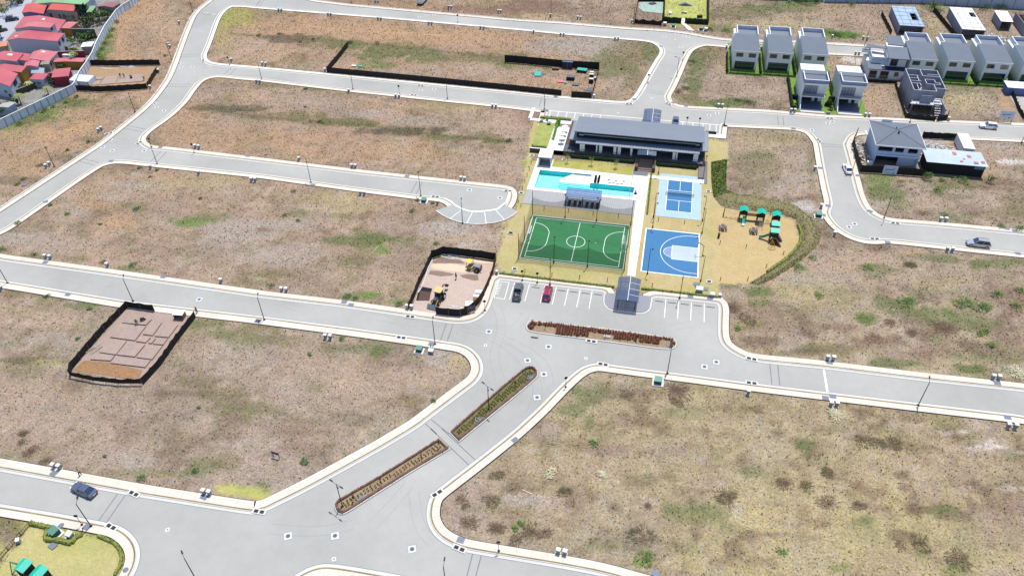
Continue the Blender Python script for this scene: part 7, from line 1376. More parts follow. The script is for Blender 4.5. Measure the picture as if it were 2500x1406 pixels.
old_house('raised upper storey with a pink roof over the white-walled house', N0(400,510), N0(925,520), N0(1025,430), 6.6, 7.0, .32, m_w1, m_r4, endwins=((.1,5.4,1.2,.9),))
old_house('large white-walled house with a red gable roof and two end windows', N0(115,750), N0(1050,768), N0(1190,620), 5.0, 5.9, .28, m_w1, m_r1, endwins=((.12,3.0,1.3,1.3),(.58,3.0,1.3,1.3),(.55,.1,1.6,1.6)), skylights=((.12,.3,1.1,.6),))
old_house('low wide pink roof below the white-walled house', N0(440,1130), N0(900,1140), N0(1070,965), 3.4, 4.2, .35, m_w1, m_r4, skylights=((.45,.75,1.0,.8),))
old_house('pink roof at the left photo edge with a bright skylight', N0(-220,1140), N0(300,1140), N0(440,985), 4.6, 5.4, .35, m_w6, m_r1, skylights=((.55,.55,1.4,1.2),))
old_house('pink roof in front of the skylight roof at the left photo edge', N1(-150,405), N1(390,430), N1(490,320), 4.2, 4.7, .25, m_w5, m_r1)
old_house('striped pale red roof house with bluish walls at the lower left', N1(-250,600), N1(180,690), N1(330,455), 4.4, 5.3, .35, m_w6, m_r1, wins=((.6,1.6,1.0,.8),(.72,.4,1.0,1.0)), endwins=((.35,2.6,2.6,1.3),))
old_house('low pink lean-to roof in the middle of the neighbourhood', N1(525,570), N1(800,570), N1(900,455), 2.8, 3.0, .2, m_w6, m_r1)
old_house('low faded red roof strip by the ochre wall', N0(975,1150), N0(1530,1145), N0(1580,1075), 2.6, 2.8, .4, m_w5, m_r4)
old_house('dark red walled shed with a pink roof beside the boundary wall', N1(945,530), N1(1265,505), N1(1305,350), 3.2, 3.3, .97, m_w4, m_r1, name='old_shed')
old_house('small green sheet roof by the turquoise tank', N0(1590,230), N0(1690,240), N0(1765,120), 3.0, 3.1, .9, m_w3, m_r3, name='old_shed')
old_house('brown-pink roof near the top of the boundary wall', N0(1790,130), N0(2080,142), N0(2230,60), 3.0, 3.4, .5, m_w3, m_r5)
old_house('small orange roof at the left photo edge under the white-walled house', N0(-80,900), N0(130,850), N0(140,760), 2.6, 2.8, .5, m_w3, mat('roof_orange', rgb(232,150,116,.64), .7), name='old_shed')
old_house('white sheet roof beside the boundary wall', N0(1480,875), N0(1690,860), N0(1740,775), 2.8, 2.9, .5, m_w3, m_white, name='old_shed')
old_house('grey fibre roof in the middle of the neighbourhood', N0(735,1200), N0(900,1190), N0(930,1120), 3.4, 3.5, .5, m_w3, mat('roof_fibre_grey', rgb(170,166,156,.55), .85, .15, 2), name='old_shed')
old_house('tilted blue-grey sheet roof next to the pink lean-to', N1(570,450), N1(810,450), N1(820,350), 2.6, 2.7, .6, m_w6, mat('roof_bluegrey', rgb(176,190,204,.6), .5), name='old_shed')
old_house('striped grey sheet roof at the left edge by the lower wall', N1(-100,1090), N1(150,1080), N1(300,985), 2.6, 2.9, .6, m_w6, sheet_mat('roof_striped_grey', rgb(206,202,198,.6), .6), name='old_shed')
def lowwall(label, px, h, m, z=0.0): 
    t = thing('yard_wall', label, 'wall', (0,0,0)); wb = MB(); p = W(px)
    for a, b in zip(p, p[1:]): wb.beam((*a,h/2),(*b,h/2),.18,h)
    wb.build('wall', m, t); cb_ = MB()
    for a, b in zip(p, p[1:]): cb_.beam((*a,h+.04),(*b,h+.04),.24,.07)
    cb_.build('coping', m_conc, t)
m_mold = mat('mouldy_wall', rgb(120,128,120,.5), .9, .35, 1.0, var2=.3, scale2=.5)
lowwall('mouldy grey garden wall overgrown with a hedge', [N0(1370,700), N0(1800,705)], 3.2, m_mold)
lowwall('dark red yard wall with a white tank unit on it', [N0(1060,1075), N0(1590,1060)], 2.2, m_w4)
lowwall('ochre yard wall under the low faded roof', [N1(940,330), N1(1400,320)], 2.0, m_w5)
lowwall('mossy dark retaining wall in the lower yard', [N1(230,900), N1(560,770), N1(860,640)], 1.8, mat('mossy_wall', rgb(96,96,76,.5), .95, .3, 1.5))
lowwall('white yard wall between the two pink houses', [N0(1200,720), N0(1320,560)], 1.6, m_white)
t = thing('water_tank', 'turquoise water tank next to the small green roof', 'water tank', (*P(*N0(1745,250)),0)); MB().disc(0,0,0,1.9,.9).build('tank', m_teal, t); MB().disc(0,0,1.9,2.1,.9,r1=.3).build('lid', m_white, t)
t = thing('water_tank', 'white tank unit lying on the dark red yard wall', 'water tank', (*P(*N0(1280,1090)),0)); MB().box(-1.8,1.8,-.5,.5,.6,1.5).build('tank', m_white, t); MB().box(-.5,.5,-.52,-.501,.8,1.3).build('panel', m_steel, t)
tag(MB().prism([(-1.5,-.8),(1.3,-.9),(1.5,.8),(-1.1,1.0)],[.9]*4,[1.1,1.0,1.5,1.6]).build('sheet_awning', m_steel, loc=(*P(*N0(1270,930)),.6)), 'tilted grey sheet awning behind the white-walled house', 'awning')
# ---------------------------------------------------------------- vehicles
m_tyre = mat('tyre_rubber', (.012,.012,.013), .85); m_rim = mat('wheel_rim', (.35,.36,.38), .35, metal=.8); m_cgl = mat('car_glass', (.018,.03,.06), .06, .1, 1, spec=1.0)
m_hl = mat('headlight_lens', (.6,.62,.65), .15, spec=.8); m_tl = mat('tail_light_lens', (.35,.02,.02), .25)
def paint(name, c, r=.28, metal=0.3): return mat(name, c, r, .03, 1, metal=metal, spec=.7)
def car(label, px, py, rz, col, style='sedan', L_=4.6, W_=1.82, H=1.45, cat='car', name='parked_car', z=0.02, roofm=None, glass=None):
    t = thing(name, label, cat, (*P(px,py),z), rz, 'cars on the streets and in the bays' if cat == 'car' else None)
    g = glass or m_cgl; hx = L_/2
    belt = .92 if style != 'sedan' else .86
    # lower body sections along x: (x, half width, z bottom, z top)
    if style == 'sedan': sec = [(-hx,.72,.38,.70),(-hx+.12,.84,.28,.84),(-hx+.9,.90,.22,.92),(-.5,.91,.20,.90),(.7,.91,.20,.90),(hx-1.0,.89,.22,.84),(hx-.35,.84,.26,.74),(hx,.70,.36,.58)]
    elif style == 'pickup': sec = [(-hx,.86,.45,1.02),(-hx+.1,.90,.36,1.06),(-.7,.92,.32,1.06),(.0,.92,.30,1.06),(hx-1.35,.92,.30,1.05),(hx-.3,.88,.34,.98),(hx,.76,.42,.80)]
    else: sec = [(-hx,.76,.42,.92),(-hx+.12,.87,.32,1.02),(-hx+1.0,.92,.26,1.02),(0,.93,.25,1.0),(hx-1.2,.92,.26,.98),(hx-.35,.86,.30,.88),(hx,.72,.38,.66)]
    sc = W_/1.84; mb = MB(); rings = []
    for (x, w_, zb, zt) in sec:
        w_ *= sc; rings.append([(x,-w_*.93,zb),(x,-w_,zb+(zt-zb)*.35),(x,-w_*.98,zb+(zt-zb)*.7),(x,-w_*.86,zt),(x,w_*.86,zt),(x,w_*.98,zb+(zt-zb)*.7),(x,w_,zb+(zt-zb)*.35),(x,w_*.93,zb)])
    for a, b in zip(rings, rings[1:]):
        for k in range(8): mb.face([a[k],b[k],b[(k+1)%8],a[(k+1)%8]])
    mb.face(rings[0]); mb.face(rings[-1][::-1])
    if style == 'pickup':
        mb.build('body', col, t, smooth=False)
        MB().box(-hx+.15,-.55,-.70,.70,1.063,1.075).build('bed_opening', m_hole, t)
        MB().box(-hx+.1,-.5,-.86,-.72,1.06,1.16).box(-hx+.1,-.5,.72,.86,1.06,1.16).box(-hx+.02,-hx+.12,-.86,.86,1.06,1.16).build('bed_rail', col, t)
        MB().obox(-hx+.9,.15,1.08,.9,.5,.12,.3).obox(-hx+.7,-.4,1.08,.5,.3,.18,.8).build('bed_cargo', m_tarp, t)
        gh = [(-.55,.0,1.06),(-.40,0,H-.04),(.75,0,H),(1.5,0,1.06)]
    elif style == 'sedan': mb.build('body', col, t); gh = [(-hx+.55,0,.9),(-hx+1.25,0,H-.06),(.15,0,H),(hx-1.45,0,.88)]
    else: mb.build('body', col, t); gh = [(-hx+.12,0,1.0),(-hx+.55,0,H-.05),(.35,0,H),(hx-1.35,0,.97)]
    wb_, wt_ = .80*sc, .62*sc
    G_ = MB(); (x0,_,z0),(x1,_,z1),(x2,_,z2),(x3,_,z3) = gh
    for s_ in (-1,1): G_.face([(x0,s_*wb_,z0),(x3,s_*wb_,z3),(x2,s_*wt_,z2),(x1,s_*wt_,z1)][::-1 if s_ > 0 else 1])
    G_.face([(x0,wb_,z0),(x0,-wb_,z0),(x1,-wt_,z1),(x1,wt_,z1)]); G_.face([(x3,-wb_,z3),(x3,wb_,z3),(x2,wt_,z2),(x2,-wt_,z2)])
    G_.build('window', g, t)
    rm = roofm or col
    MB().prism([(x1+.02,-wt_-.01),(x2-.02,-wt_-.01),(x2-.02,wt_+.01),(x1+.02,wt_+.01)],[z1-.02,z2-.02,z2-.02,z1-.02],[z1+.03,z2+.03,z2+.03,z1+.03]).build('roof', rm, t)
    pl_ = MB()
    for s_ in (-1,1):
        for (xa, za, xb, zb) in ((x0,z0,x1,z1),(x3,z3,x2,z2),((x0+x3)/2-.1,(z0+z3)/2,(x1+x2)/2-.1,(z1+z2)/2)): pl_.beam((xa,s_*(wb_+.005),za),(xb,s_*(wt_+.01),zb),.07,.06)
    pl_.build('pillar', col, t)
    for sx in (-hx+.85,hx-.88):
        for sy in (-1,1):
            wz = .33 if style == 'sedan' else .37
            o = MB().tube([(sx,sy*(.90*sc-.18),wz),(sx,sy*(.90*sc+.035),wz)], wz, 18).build('wheel', m_tyre, t); MB().tube([(sx,sy*(.90*sc+.02),wz),(sx,sy*(.90*sc+.05),wz)], wz*.62, 14).build('rim', m_rim, o)
    for s_ in (-1,1):
        MB().prism([(hx-.30,s_*.5),(hx-.06,s_*.45),(hx-.08,s_*.72),(hx-.32,s_*.84)], (.62 if style=='sedan' else .74), (.74 if style=='sedan' else .88)).build('headlight', m_hl, t)
        MB().box(-hx-.015,-hx+.15,min(s_*.48,s_*.76),max(s_*.48,s_*.76),.66 if style=='sedan' else .78,.80 if style=='sedan' else .96).build('tail_light', m_tl, t)
        MB().obox(x3-.45,s_*(.98*sc),z3-.0,.2,.16,.13).build('mirror', col, t)
    MB().box(-hx-.03,-hx+.02,-.26,.26,.5,.62).build('number_plate', m_white, t)
    MB().box(hx-.06,hx+.012,-.45,.45,.38,.56).build('grille', m_black, t)
    if style == 'suv': 
        for s_ in (-1,1): MB().beam((x1+.1,s_*wt_*.92,z1+.09),(x2-.2,s_*wt_*.92,z2+.09),.05,.04).build('roof_rail', m_rim, t)
    return t
p_wh = paint('car_paint_white', (.72,.73,.75), metal=0); p_si = paint('car_paint_silver', (.42,.42,.43), metal=.5); p_gr = paint('car_paint_grey', (.12,.12,.125)); p_rd = paint('car_paint_maroon', (.30,.012,.05)); p_bl = paint('car_paint_dark_blue', (.13,.16,.23), .2, .5); p_bk = paint('car_paint_black', (.015,.016,.02)); p_bls = paint('car_paint_light_blue', (.22,.33,.48), .25, .5)
car('dark blue-grey sedan parked along the lower left road', 207.5, 1200, math.pi+.0-R(12)-YAW*0, p_bl, 'sedan', 4.75)
car('grey pickup parked in a bay at the entrance car park', 1264.5, 717, R(93), p_gr, 'pickup', 5.2, 1.86, 1.72)
car('dark red car parked nose in near the lamp of the entrance car park', 1336.5, 720.5, R(91), p_rd, 'suv', 4.5, 1.82, 1.6)
car('white SUV parked on the road in front of the blue-white billboard', 2411, 313, R(178), p_wh, 'suv', 4.5, 1.84, 1.62)
car('silver SUV driving on the right road below the bend', 2386, 599.5, R(178), p_si, 'suv', 4.9, 1.9, 1.75)
car('white sedan parked by the kerb of the right side road', 2067.5, 417, R(97), p_wh, 'sedan', 4.5, 1.8)
car('dark blue car with a white front parked behind the clubhouse', 1648.5, 303.5, R(-90), p_bl, 'suv', 4.3, 1.8, 1.6)
car('black car parked in the neighbourhood street beside the violet house', 31, 51, R(38), p_bk, 'suv', 4.4, 1.8, 1.6)
car('black car at the left photo edge in the neighbourhood street', 3, 78, R(48), p_bk, 'sedan', 4.4)
car('dark van parked at the top of the neighbourhood street', 52, 6, R(120), p_bk, 'suv', 4.4, 1.8, 1.6)
t = thing('box_truck', 'white and blue box truck parked above the top road at the upper photo edge', 'truck', (*P(1031,8),0), R(85)); MB().box(-2.8,1.2,-1.1,1.1,.8,2.9).build('cargo_box', m_pedw, t); MB().box(1.25,2.8,-1.0,1.0,.5,2.1).build('cab', p_bls, t)
for x in (-1.9,2.0):
    for y in (-1,1): MB().tube([(x,y*.8,.42),(x,y*1.08,.42)],.42,14).build('wheel', m_tyre, t)
# backhoe loader and roller
m_yel = mat('machine_yellow', rgb(232,180,60,.62), .45, .1, 2); m_yelp = mat('machine_pale_yellow', rgb(236,202,130,.66), .5, .08, 2)
t = thing('backhoe_loader', 'yellow-roofed backhoe loader with its front bucket at the gate of the fenced lot', 'backhoe loader', (*P(1072,733),.05), R(-101))
MB().box(-1.3,1.9,-.42,.42,.75,1.15).prism([(.5,-.38),(2.0,-.34),(2.0,.34),(.5,.38)],1.15,[1.75,1.6,1.6,1.75]).build('chassis', mat('machine_dark_hood', rgb(70,96,120,.5), .4, .1, 2), t)
MB().box(-1.0,.5,-.7,.7,1.15,1.3).build('cab_floor', m_yel, t)
for x in (-.9,.4):
    for y in (-.62,.62): MB().box(x-.05,x+.05,y-.05,y+.05,1.3,2.65).build('cab_post', m_dark, t)
MB().box(-.85,.35,-.55,.55,1.3,2.6).build('cab_glass', m_cgl, t)
MB().prism([(-1.15,-.7),(-.9,-.85),(.5,-.85),(.7,-.6),(.7,.6),(.5,.85),(-.9,.85),(-1.15,.7)],2.66,2.8).build('cab_roof', m_yelp, t)
for y in (-1,1):
    o = MB().tube([(-.75,y*.62,.75),(-.75,y*1.02,.75)],.75,20).build('wheel', m_tyre, t); MB().tube([(-.75,y*1.0,.75),(-.75,y*1.06,.75)],.4,14).build('rim', m_white, o)
    o = MB().tube([(1.55,y*.6,.5),(1.55,y*.9,.5)],.5,18).build('wheel', m_tyre, t); MB().tube([(1.55,y*.88,.5),(1.55,y*.94,.5)],.28,14).build('rim', m_yelp, o)
    MB().beam((1.2,y*.5,1.2),(2.9,y*.55,.55),.12,.2).build('loader_arm', m_yel, t)
MB().prism([(2.8,-1.15),(3.35,-1.15),(3.35,1.15),(2.8,1.15)],[.35,.1,.1,.35],[1.05,.25,.25,1.05]).build('front_bucket', m_steel, t)
MB().beam((-1.3,0,1.2),(-2.3,0,2.4),.22,.28).build('boom', m_steel, t); MB().beam((-2.3,0,2.4),(-3.6,0,1.4),.2,.24).build('dipper', m_steel, t); MB().prism([(-4.1,-.35),(-3.5,-.35),(-3.5,.35),(-4.1,.35)],.9,[1.2,1.6,1.6,1.2]).build('rear_bucket', m_dark, t)
t = thing('road_roller', 'yellow compactor roller at the upper right of the backhoe lot', 'roller', (*P(1158,658),.05), R(-15))
MB().tube([(-1.0,-.75,.55),(-1.0,.75,.55)],.55,20).build('drum', m_steel, t)
MB().box(-1.7,-.3,-.9,-.8,.5,1.0).box(-1.7,-.3,.8,.9,.5,1.0).box(-.3,-.05,-.9,.9,.5,1.0).build('drum_frame', m_yel, t)
MB().prism([(-1.6,-.75),(-.5,-.75),(-.5,.75),(-1.6,.75)],1.9,2.0).build('cab_roof', mat('machine_lemon', rgb(238,214,90,.66), .5), t)
for x in (-1.5,-.6):
    for y in (-.65,.65): MB().box(x-.04,x+.04,y-.04,y+.04,1.0,1.9).build('roof_post', m_dark, t)
MB().box(0,1.6,-.5,.5,.7,1.35).build('engine_hood', m_steel, t)
for y in (-1,1): o = MB().tube([(1.0,y*.55,.55),(1.0,y*.9,.55)],.55,18).build('wheel', m_tyre, t); MB().tube([(1.0,y*.88,.55),(1.0,y*.93,.55)],.26,12).build('rim', m_yel, o)
MB().beam((1.4,0,1.2),(2.0,.1,1.9),.15,.2).build('rear_arm', m_yel, t)
# ---------------------------------------------------------------- people
def skin(name, chains, m, parent, loc=None):
    """one continuous skinned surface: chains of (point, radius) joined at shared points"""
    vs, es, rs, ix = [], [], [], {}
    def vid(p, r):
        k = tuple(round(c, 3) for c in p)
        if k not in ix: ix[k] = len(vs); vs.append(p); rs.append(r)
        return ix[k]
    for ch_ in chains:
        ids = [vid(p, r) for p, r in ch_]; es += list(zip(ids, ids[1:]))
    me = bpy.data.meshes.new(name); me.from_pydata(vs, es, []); o = bpy.data.objects.new(name, me); COL.objects.link(o); o.parent = parent
    sk_ = o.modifiers.new('skin', 'SKIN'); me.skin_vertices.new() if not me.skin_vertices else None
    for i, d in enumerate(me.skin_vertices[0].data): d.radius = (rs[i], rs[i]); d.use_root = (i == 0)
    o.modifiers.new('sub', 'SUBSURF').levels = 1; o.modifiers['sub'].render_levels = 1
    me.materials.append(m); return o
m_skin = mat('skin_brown', rgb(150,104,78,.7), .6); m_hair = mat('hair_black', (.015,.012,.01), .7)
def person(label, px, py, rz, top, trousers, stride=.12, armf=.15, lean=0.0, hat=None, bend=0.0, z=.06, group=None):
    t = thing('person', label, 'person', (*P(px,py),z), rz, group)
    hip = (0,0,.93); ch0 = (lean*.5+bend*.25,0,1.2); ch1 = (lean+bend*.5,0,1.42-bend*.15); nk = (lean+bend*.6,0,1.52-bend*.2); hd = (lean+bend*.75+.02,0,1.66-bend*.25); ht = (lean+bend*.8+.02,0,1.74-bend*.27)
    L, T_, A_m = [], [], []
    for s_ in (-1,1):
        fx = s_*stride
        knee = (fx*.6+.05,s_*.11,.5); an = (fx,s_*.11,.09); toe = (fx+.18,s_*.12,.04)
        L.append([(hip,.12),((0,s_*.09,.86),.10),(knee,.062),(an,.04),(toe,.035)]); T_.append([(hip,.14),((0,s_*.09,.86),.12),(knee,.085),((fx*.9+.01,s_*.11,.16),.07)])
        sh = (ch1[0],s_*.19,ch1[2]-.02); el = (ch1[0]+.05+armf*s_*.4,s_*.25,ch1[2]-.28); wr = (ch1[0]+.2+armf*s_,s_*.22,ch1[2]-.48)
        hand = (wr[0]+.06,wr[1],wr[2]-.05)
        A_m.append([(ch1,.11),(sh,.06),(el,.042),(wr,.028),(hand,.032)])
        for q in range(4): f0 = (hand[0]+.05,hand[1]-.025+.017*q,hand[2]-.04); L.append([(hand,.032),(f0,.009),((f0[0]+.02,f0[1],f0[2]-.035+.004*q),.008)])
        L.append([(hand,.032),((hand[0]+.03,hand[1]-s_*.045,hand[2]-.01),.009),((hand[0]+.055,hand[1]-s_*.05,hand[2]-.035),.008)])
    b_ = skin('body', [[(hip,.12),(ch0,.12),(ch1,.11),(nk,.05),(hd,.085),(ht,.06)],[(hd,.085),((hd[0]+.1,0,hd[2]-.01),.018)]]+L+A_m, m_skin, t)
    skin('shirt', [[(hip,.14),(ch0,.145),(ch1,.135)]]+[[(ch1,.135),(a[1][0],.075),((a[2][0][0]*.9+a[1][0][0]*.1,a[2][0][1],a[2][0][2]),.055)] for a in A_m], top, t)
    skin('trousers', T_, trousers, t)
    MB().ball((ht[0]-.01,0,ht[2]-.0),.098,10,7,(1,.95,.75)).build('helmet' if hat else 'hair', hat or m_hair, t)
    return t
m_hv = mat('cloth_hi_vis', rgb(190,220,60,.7), .8); m_jean = mat('cloth_denim', rgb(60,72,96,.6), .9); m_cw = mat('cloth_white', rgb(225,225,225,.7), .9); m_cb = mat('cloth_black', (.015,.015,.018), .9); m_cr = mat('cloth_red', rgb(190,60,50,.6), .9); m_hat = mat('helmet_white', (.7,.7,.7), .4); m_haty = mat('helmet_orange', rgb(220,120,50), .4)
person('person in a white top walking on the lower left pavement', 198, 1160.5, R(200), m_cw, m_cb, .16, z=.13)
person('person in a high-visibility vest working on the trench lot', 336, 794, R(-40), m_hv, m_jean, .1, .2, hat=m_hat, bend=.2, z=.33)
person('person in dark clothes walking across the backhoe lot', 1114, 681.5, R(-120), m_cb, m_cb, .14)
person('person in a red top by the pillars at the corner of the trench lot', 482, 765, R(180), m_cr, m_cb, .08, z=.1)
person('person with an orange helmet bending over the left foundation pads', 295, 191, R(-30), m_cb, m_jean, .1, .1, hat=m_haty, bend=.5, z=.22)
person('person in grey shovelling next to the one with the orange helmet', 305, 192, R(160), mat('cloth_grey',(.2,.2,.21),.9), m_cb, .12, .2, hat=m_hat, bend=.4, z=.22)
person('person in a white shirt at the right end of the left foundation pads', 353, 197, R(190), m_cw, m_cb, .1, .2, hat=m_hat, bend=.3, z=.22)
person('person in black at the edge of the concrete shell roof walls', *PX(78.0,221.2,0), R(170), m_cb, m_jean, .08, z=4.3) if False else None
# tools on the trench lot
t = thing('wheelbarrow', 'small dark wheelbarrow near the worker on the trench lot', 'wheelbarrow', (*P(350,785),.33), .6); MB().prism([(-.4,-.3),(.4,-.2),(.4,.2),(-.4,.3)],.35,[.62,.62,.62,.62]).build('tray', m_dark, t); MB().tube([(.45,-.05,.2),(.45,.05,.2)],.2,12).build('wheel', m_tyre, t)
for y in (-.25,.25): MB().beam((-.9,y,.55),(.4,y*.3,.25),.04,.04).build('handle', m_steel, t)
tag(MB().box(-1.4,1.4,-.07,.07,0,.08).build('plank', mat('timber_pale', rgb(216,190,140,.6)), loc=(*P(917,609),0), rz=1.35), 'lone pale plank lying on the green patch of the large left field', 'plank')
tag(MB().box(-.9,.9,-.06,.06,0,.08).build('plank', mat('timber_pink', rgb(240,210,190,.7)), loc=(*P(1286,1200),0), rz=-.3), 'lone pinkish plank in the lower right field', 'plank')
# ---------------------------------------------------------------- playgrounds
m_tealr = mat('play_roof_turquoise', rgb(22,206,176,.62), .45, .05, 1.5); m_pdk = mat('play_deck_dark', (.03,.022,.02), .8); m_slide = mat('slide_turquoise', rgb(40,196,170,.62), .35); m_slideg = mat('slide_dark_teal', rgb(50,140,128,.6), .35); m_rope = mat('rope_brown', rgb(110,86,80,.5), .9); m_woodp = mat('play_wood_pale', rgb(222,206,180,.62), .8)
ps = thing('play_structure', 'large playground set with five turquoise roofs, slides, swings and a net bridge on dry lawn', 'play structure', (0,0,.0))
def tower(parent, x, y, kind, h=3.1, deck=1.5, s=.75):
    tw_ = MB()
    for a in (-s,s):
        for b in (-s,s): tw_.box(x+a-.06,x+a+.06,y+b-.06,y+b+.06,0,h-.45)
    tp_ = tw_.build('tower_frame', m_pdk, parent)
    MB().box(x-s+.061,x+s-.061,y-s+.061,y+s-.061,deck,deck+.08).build('deck', m_pdk, tp_)
    MB().box(x-s+.061,x+s-.061,y-s,y-s+.05,deck+.081,deck+.75).box(x-s+.061,x+s-.061,y+s-.05,y+s,deck+.081,deck+.75).box(x-s,x-s+.05,y-s+.061,y+s-.061,0.3,deck+.75).box(x+s-.05,x+s,y-s+.061,y+s-.061,0.3,deck+.75).build('panel_wall', m_pdk, tp_)
    r_ = MB(); e = s+.22
    if kind == 'gable':
        for sg_ in (-1,1): r_.prism([(x,y-e),(x+sg_*e,y-e),(x+sg_*e,y+e),(x,y+e)], [h,h-.5,h-.5,h] if sg_ > 0 else [h,h-.5,h-.5,h], [h+.07,h-.43,h-.43,h+.07] if True else 0)
    else: r_.prism([(x-e,y-e*.7),(x+e,y-e*.7),(x+e,y+e*.7),(x-e,y+e*.7)],[h-.5,h-.5,h-.1,h-.1],[h-.42,h-.42,h-.02,h-.02])
    r_.build('turquoise_roof', m_tealr, tp_)
TW = [(21.85,155.9,'gable'),(25.85,155.5,'gable'),(29.25,155.2,'gable'),(28.8,151.2,'flat'),(28.45,148.5,'flat')]
for x, y, kd in TW: tower(ps, x, y, kd)
MB().beam((17.5,156.3,2.4),(21.2,155.9,2.4),.16,.2).build('swing_beam', m_steel, ps); MB().tube([(17.5,155.7,0),(17.5,156.3,2.4)],.07).tube([(17.5,156.9,0),(17.5,156.3,2.4)],.07).build('swing_post', m_dark, ps)
for k in range(3):
    x = 18.2+1.05*k; MB().tube([(x-.2,156.25,2.35),(x-.2,156.1,.5)],.012,5).tube([(x+.2,156.25,2.35),(x+.2,156.1,.5)],.012,5).build('swing_rope', m_dark, ps); MB().box(x-.24,x+.24,156.0,156.2,.46,.5).build('swing_seat', m_woodp, ps)
MB().box(22.65,25.05,155.2,156.1,1.45,1.55).build('net_bridge', m_rope, ps); nb = MB()
for k in range(13):
    x = 22.65+.2*k; nb.beam((x,155.2,1.55),(x,155.2,2.25),.02,.02); nb.beam((x,156.1,1.55),(x,156.1,2.25),.02,.02)
nb.box(22.65,25.05,155.18,155.22,2.22,2.27).box(22.65,25.05,156.08,156.12,2.22,2.27).build('bridge_railing', m_rope, ps)
MB().beam((26.7,155.6,2.4),(28.5,155.4,2.4),.12,.14).build('disc_swing_beam', m_steel, ps)
rg = MB(); rg.tube([(27.5+.3*math.cos(2*math.pi*k/14),155.2+.3*math.sin(2*math.pi*k/14),.55) for k in range(15)],.04,6,False); rg.tube([(27.5,155.2,.6),(27.5,155.5,2.35)],.012,5); rg.build('disc_swing', m_black, ps)
sl1 = MB()
for w0, w1, z_ in ((-.25,.25,0),): 
    pts_ = [(22.05,154.9,1.5),(22.0,154.2,1.0),(21.95,153.4,.45),(21.92,152.8,.22)]
    for a, b in zip(pts_, pts_[1:]): sl1.beam(a, b, .5, .06); sl1.beam((a[0]-.27,a[1],a[2]+.1),(b[0]-.27,b[1],b[2]+.1),.05,.2); sl1.beam((a[0]+.27,a[1],a[2]+.1),(b[0]+.27,b[1],b[2]+.1),.05,.2)
sl1.build('straight_slide', m_slide, ps)
sl2 = MB(); pts_ = [(27.7,148.3,1.5),(27.2,148.5,1.35),(26.6,148.6,.8),(26.0,148.7,.45),(25.4,148.8,.3)]
for a, b in zip(pts_, pts_[1:]): sl2.beam(a, b, .55, .06); sl2.beam((a[0],a[1]-.28,a[2]+.12),(b[0],b[1]-.28,b[2]+.12),.05,.22); sl2.beam((a[0],a[1]+.28,a[2]+.12),(b[0],b[1]+.28,b[2]+.12),.05,.22)
sl2.build('curved_slide', m_slideg, ps)
ld = MB()
for x in (25.7,26.2): ld.beam((x,154.6,1.6),(x,152.9,0),.07,.07)
for k in range(6): ld.beam((25.7,154.5-.28*k,1.45-.26*k),(26.2,154.5-.28*k,1.45-.26*k),.05,.06)
ld.build('climbing_ladder', m_woodp, ps)
rp_ = MB()
for x in (25.2,25.5,26.4): rp_.beam((x,154.6,1.6),(x-.2,151.6,.05),.05,.05)
rp_.build('climbing_pole', m_rope, ps)
cl = MB(); c0 = (28.05,146.6,1.6)
for a in ((27.2,145.3),(27.9,144.6),(28.9,145.2),(28.9,146.2)): cl.beam(c0,(a[0],a[1],.05),.06,.06)
for a, b in (((27.2,145.3),(27.9,144.6)),((27.9,144.6),(28.9,145.2))): cl.beam((*a,.06),(*b,.06),.06,.06)
cl.build('climbing_frame', mat('play_orange', rgb(214,150,60,.6), .6), ps)
ra = MB().prism([(29.3,150.0),(30.6,148.6),(30.4,148.1),(29.2,148.6)],0,[1.5,.1,.1,1.5]).prism([(29.1,147.8),(30.2,146.4),(29.9,146.1),(28.9,147.2)],0,[1.5,.1,.1,1.4]); ra.build('side_ramp', m_rope, ps)
MB().box(28.0,28.9,147.0,147.6,1.4,1.5).box(27.9,28.9,146.8,147.9,0,1.0).build('lower_deck', m_pdk, ps)
tb = thing('picnic_table', 'grey-brown picnic table on the dry playground lawn, left one', 'picnic table', (*P(1764.5,559.5),0), R(5), 'picnic tables of the playground'); m_pt = mat('picnic_wood_grey', rgb(128,116,122,.5), .8, .1, 2, stretch=(6,1,1))
MB().box(-.38,.38,-.95,.95,.72,.78).build('tabletop', m_pt, tb)
for s_ in (-1,1): MB().box(s_*.72-.16,s_*.72+.16,-.95,.95,.42,.47).build('bench_seat', m_pt, tb)
for y in (-.7,.7):
    for s_ in (-1,1): MB().beam((s_*.15,y,.72),(s_*.7,y,.0),.09,.06).build('leg', m_pt, tb)
dup(tb, 'grey-brown picnic table on the dry playground lawn, right one near the ladder', (*P(1839,567.5),0), R(3))
t = thing('litter_bin', 'dark twin litter bin at the left side of the playground lawn', 'litter bin', (*P(1754,580),0)); MB().tube([(0,0,0),(0,0,1.0)],.25,14).build('bin_body', m_black, t); MB().disc(0,0,1.15,1.2,.3).build('hood', m_rope, t); MB().tube([(.2,0,0),(.2,0,1.15)],.03).build('post', m_dark, t)
ps2 = thing('play_structure', 'playground set with two turquoise roofs and a swing on the bottom left lawn', 'play structure', (*P(95,1412),0), R(-8))
for x in (-1.55,1.5): tower(ps2, x, 0, 'gable', 3.3, 1.5, .75)
MB().box(-.75,.7,-.5,.5,1.45,1.55).build('net_bridge', m_rope, ps2); MB().beam((-4.3,0,2.4),(-2.2,0,2.4),.14,.16).build('swing_beam', m_slideg, ps2); MB().tube([(-4.3,-.9,0),(-4.3,0,2.4)],.06).tube([(-4.3,.9,0),(-4.3,0,2.4)],.06).tube([(-4.3,-.9,.05),(-3.6,0,1.3),(-4.3,.9,.05)],.04).build('swing_post', m_pdk, ps2); MB().prism([(2.3,-.3),(4.2,-.6),(4.2,-.1),(2.3,.3)],[1.4,.2,.2,1.4],[1.5,.3,.3,1.5]).build('straight_slide', m_slide, ps2)
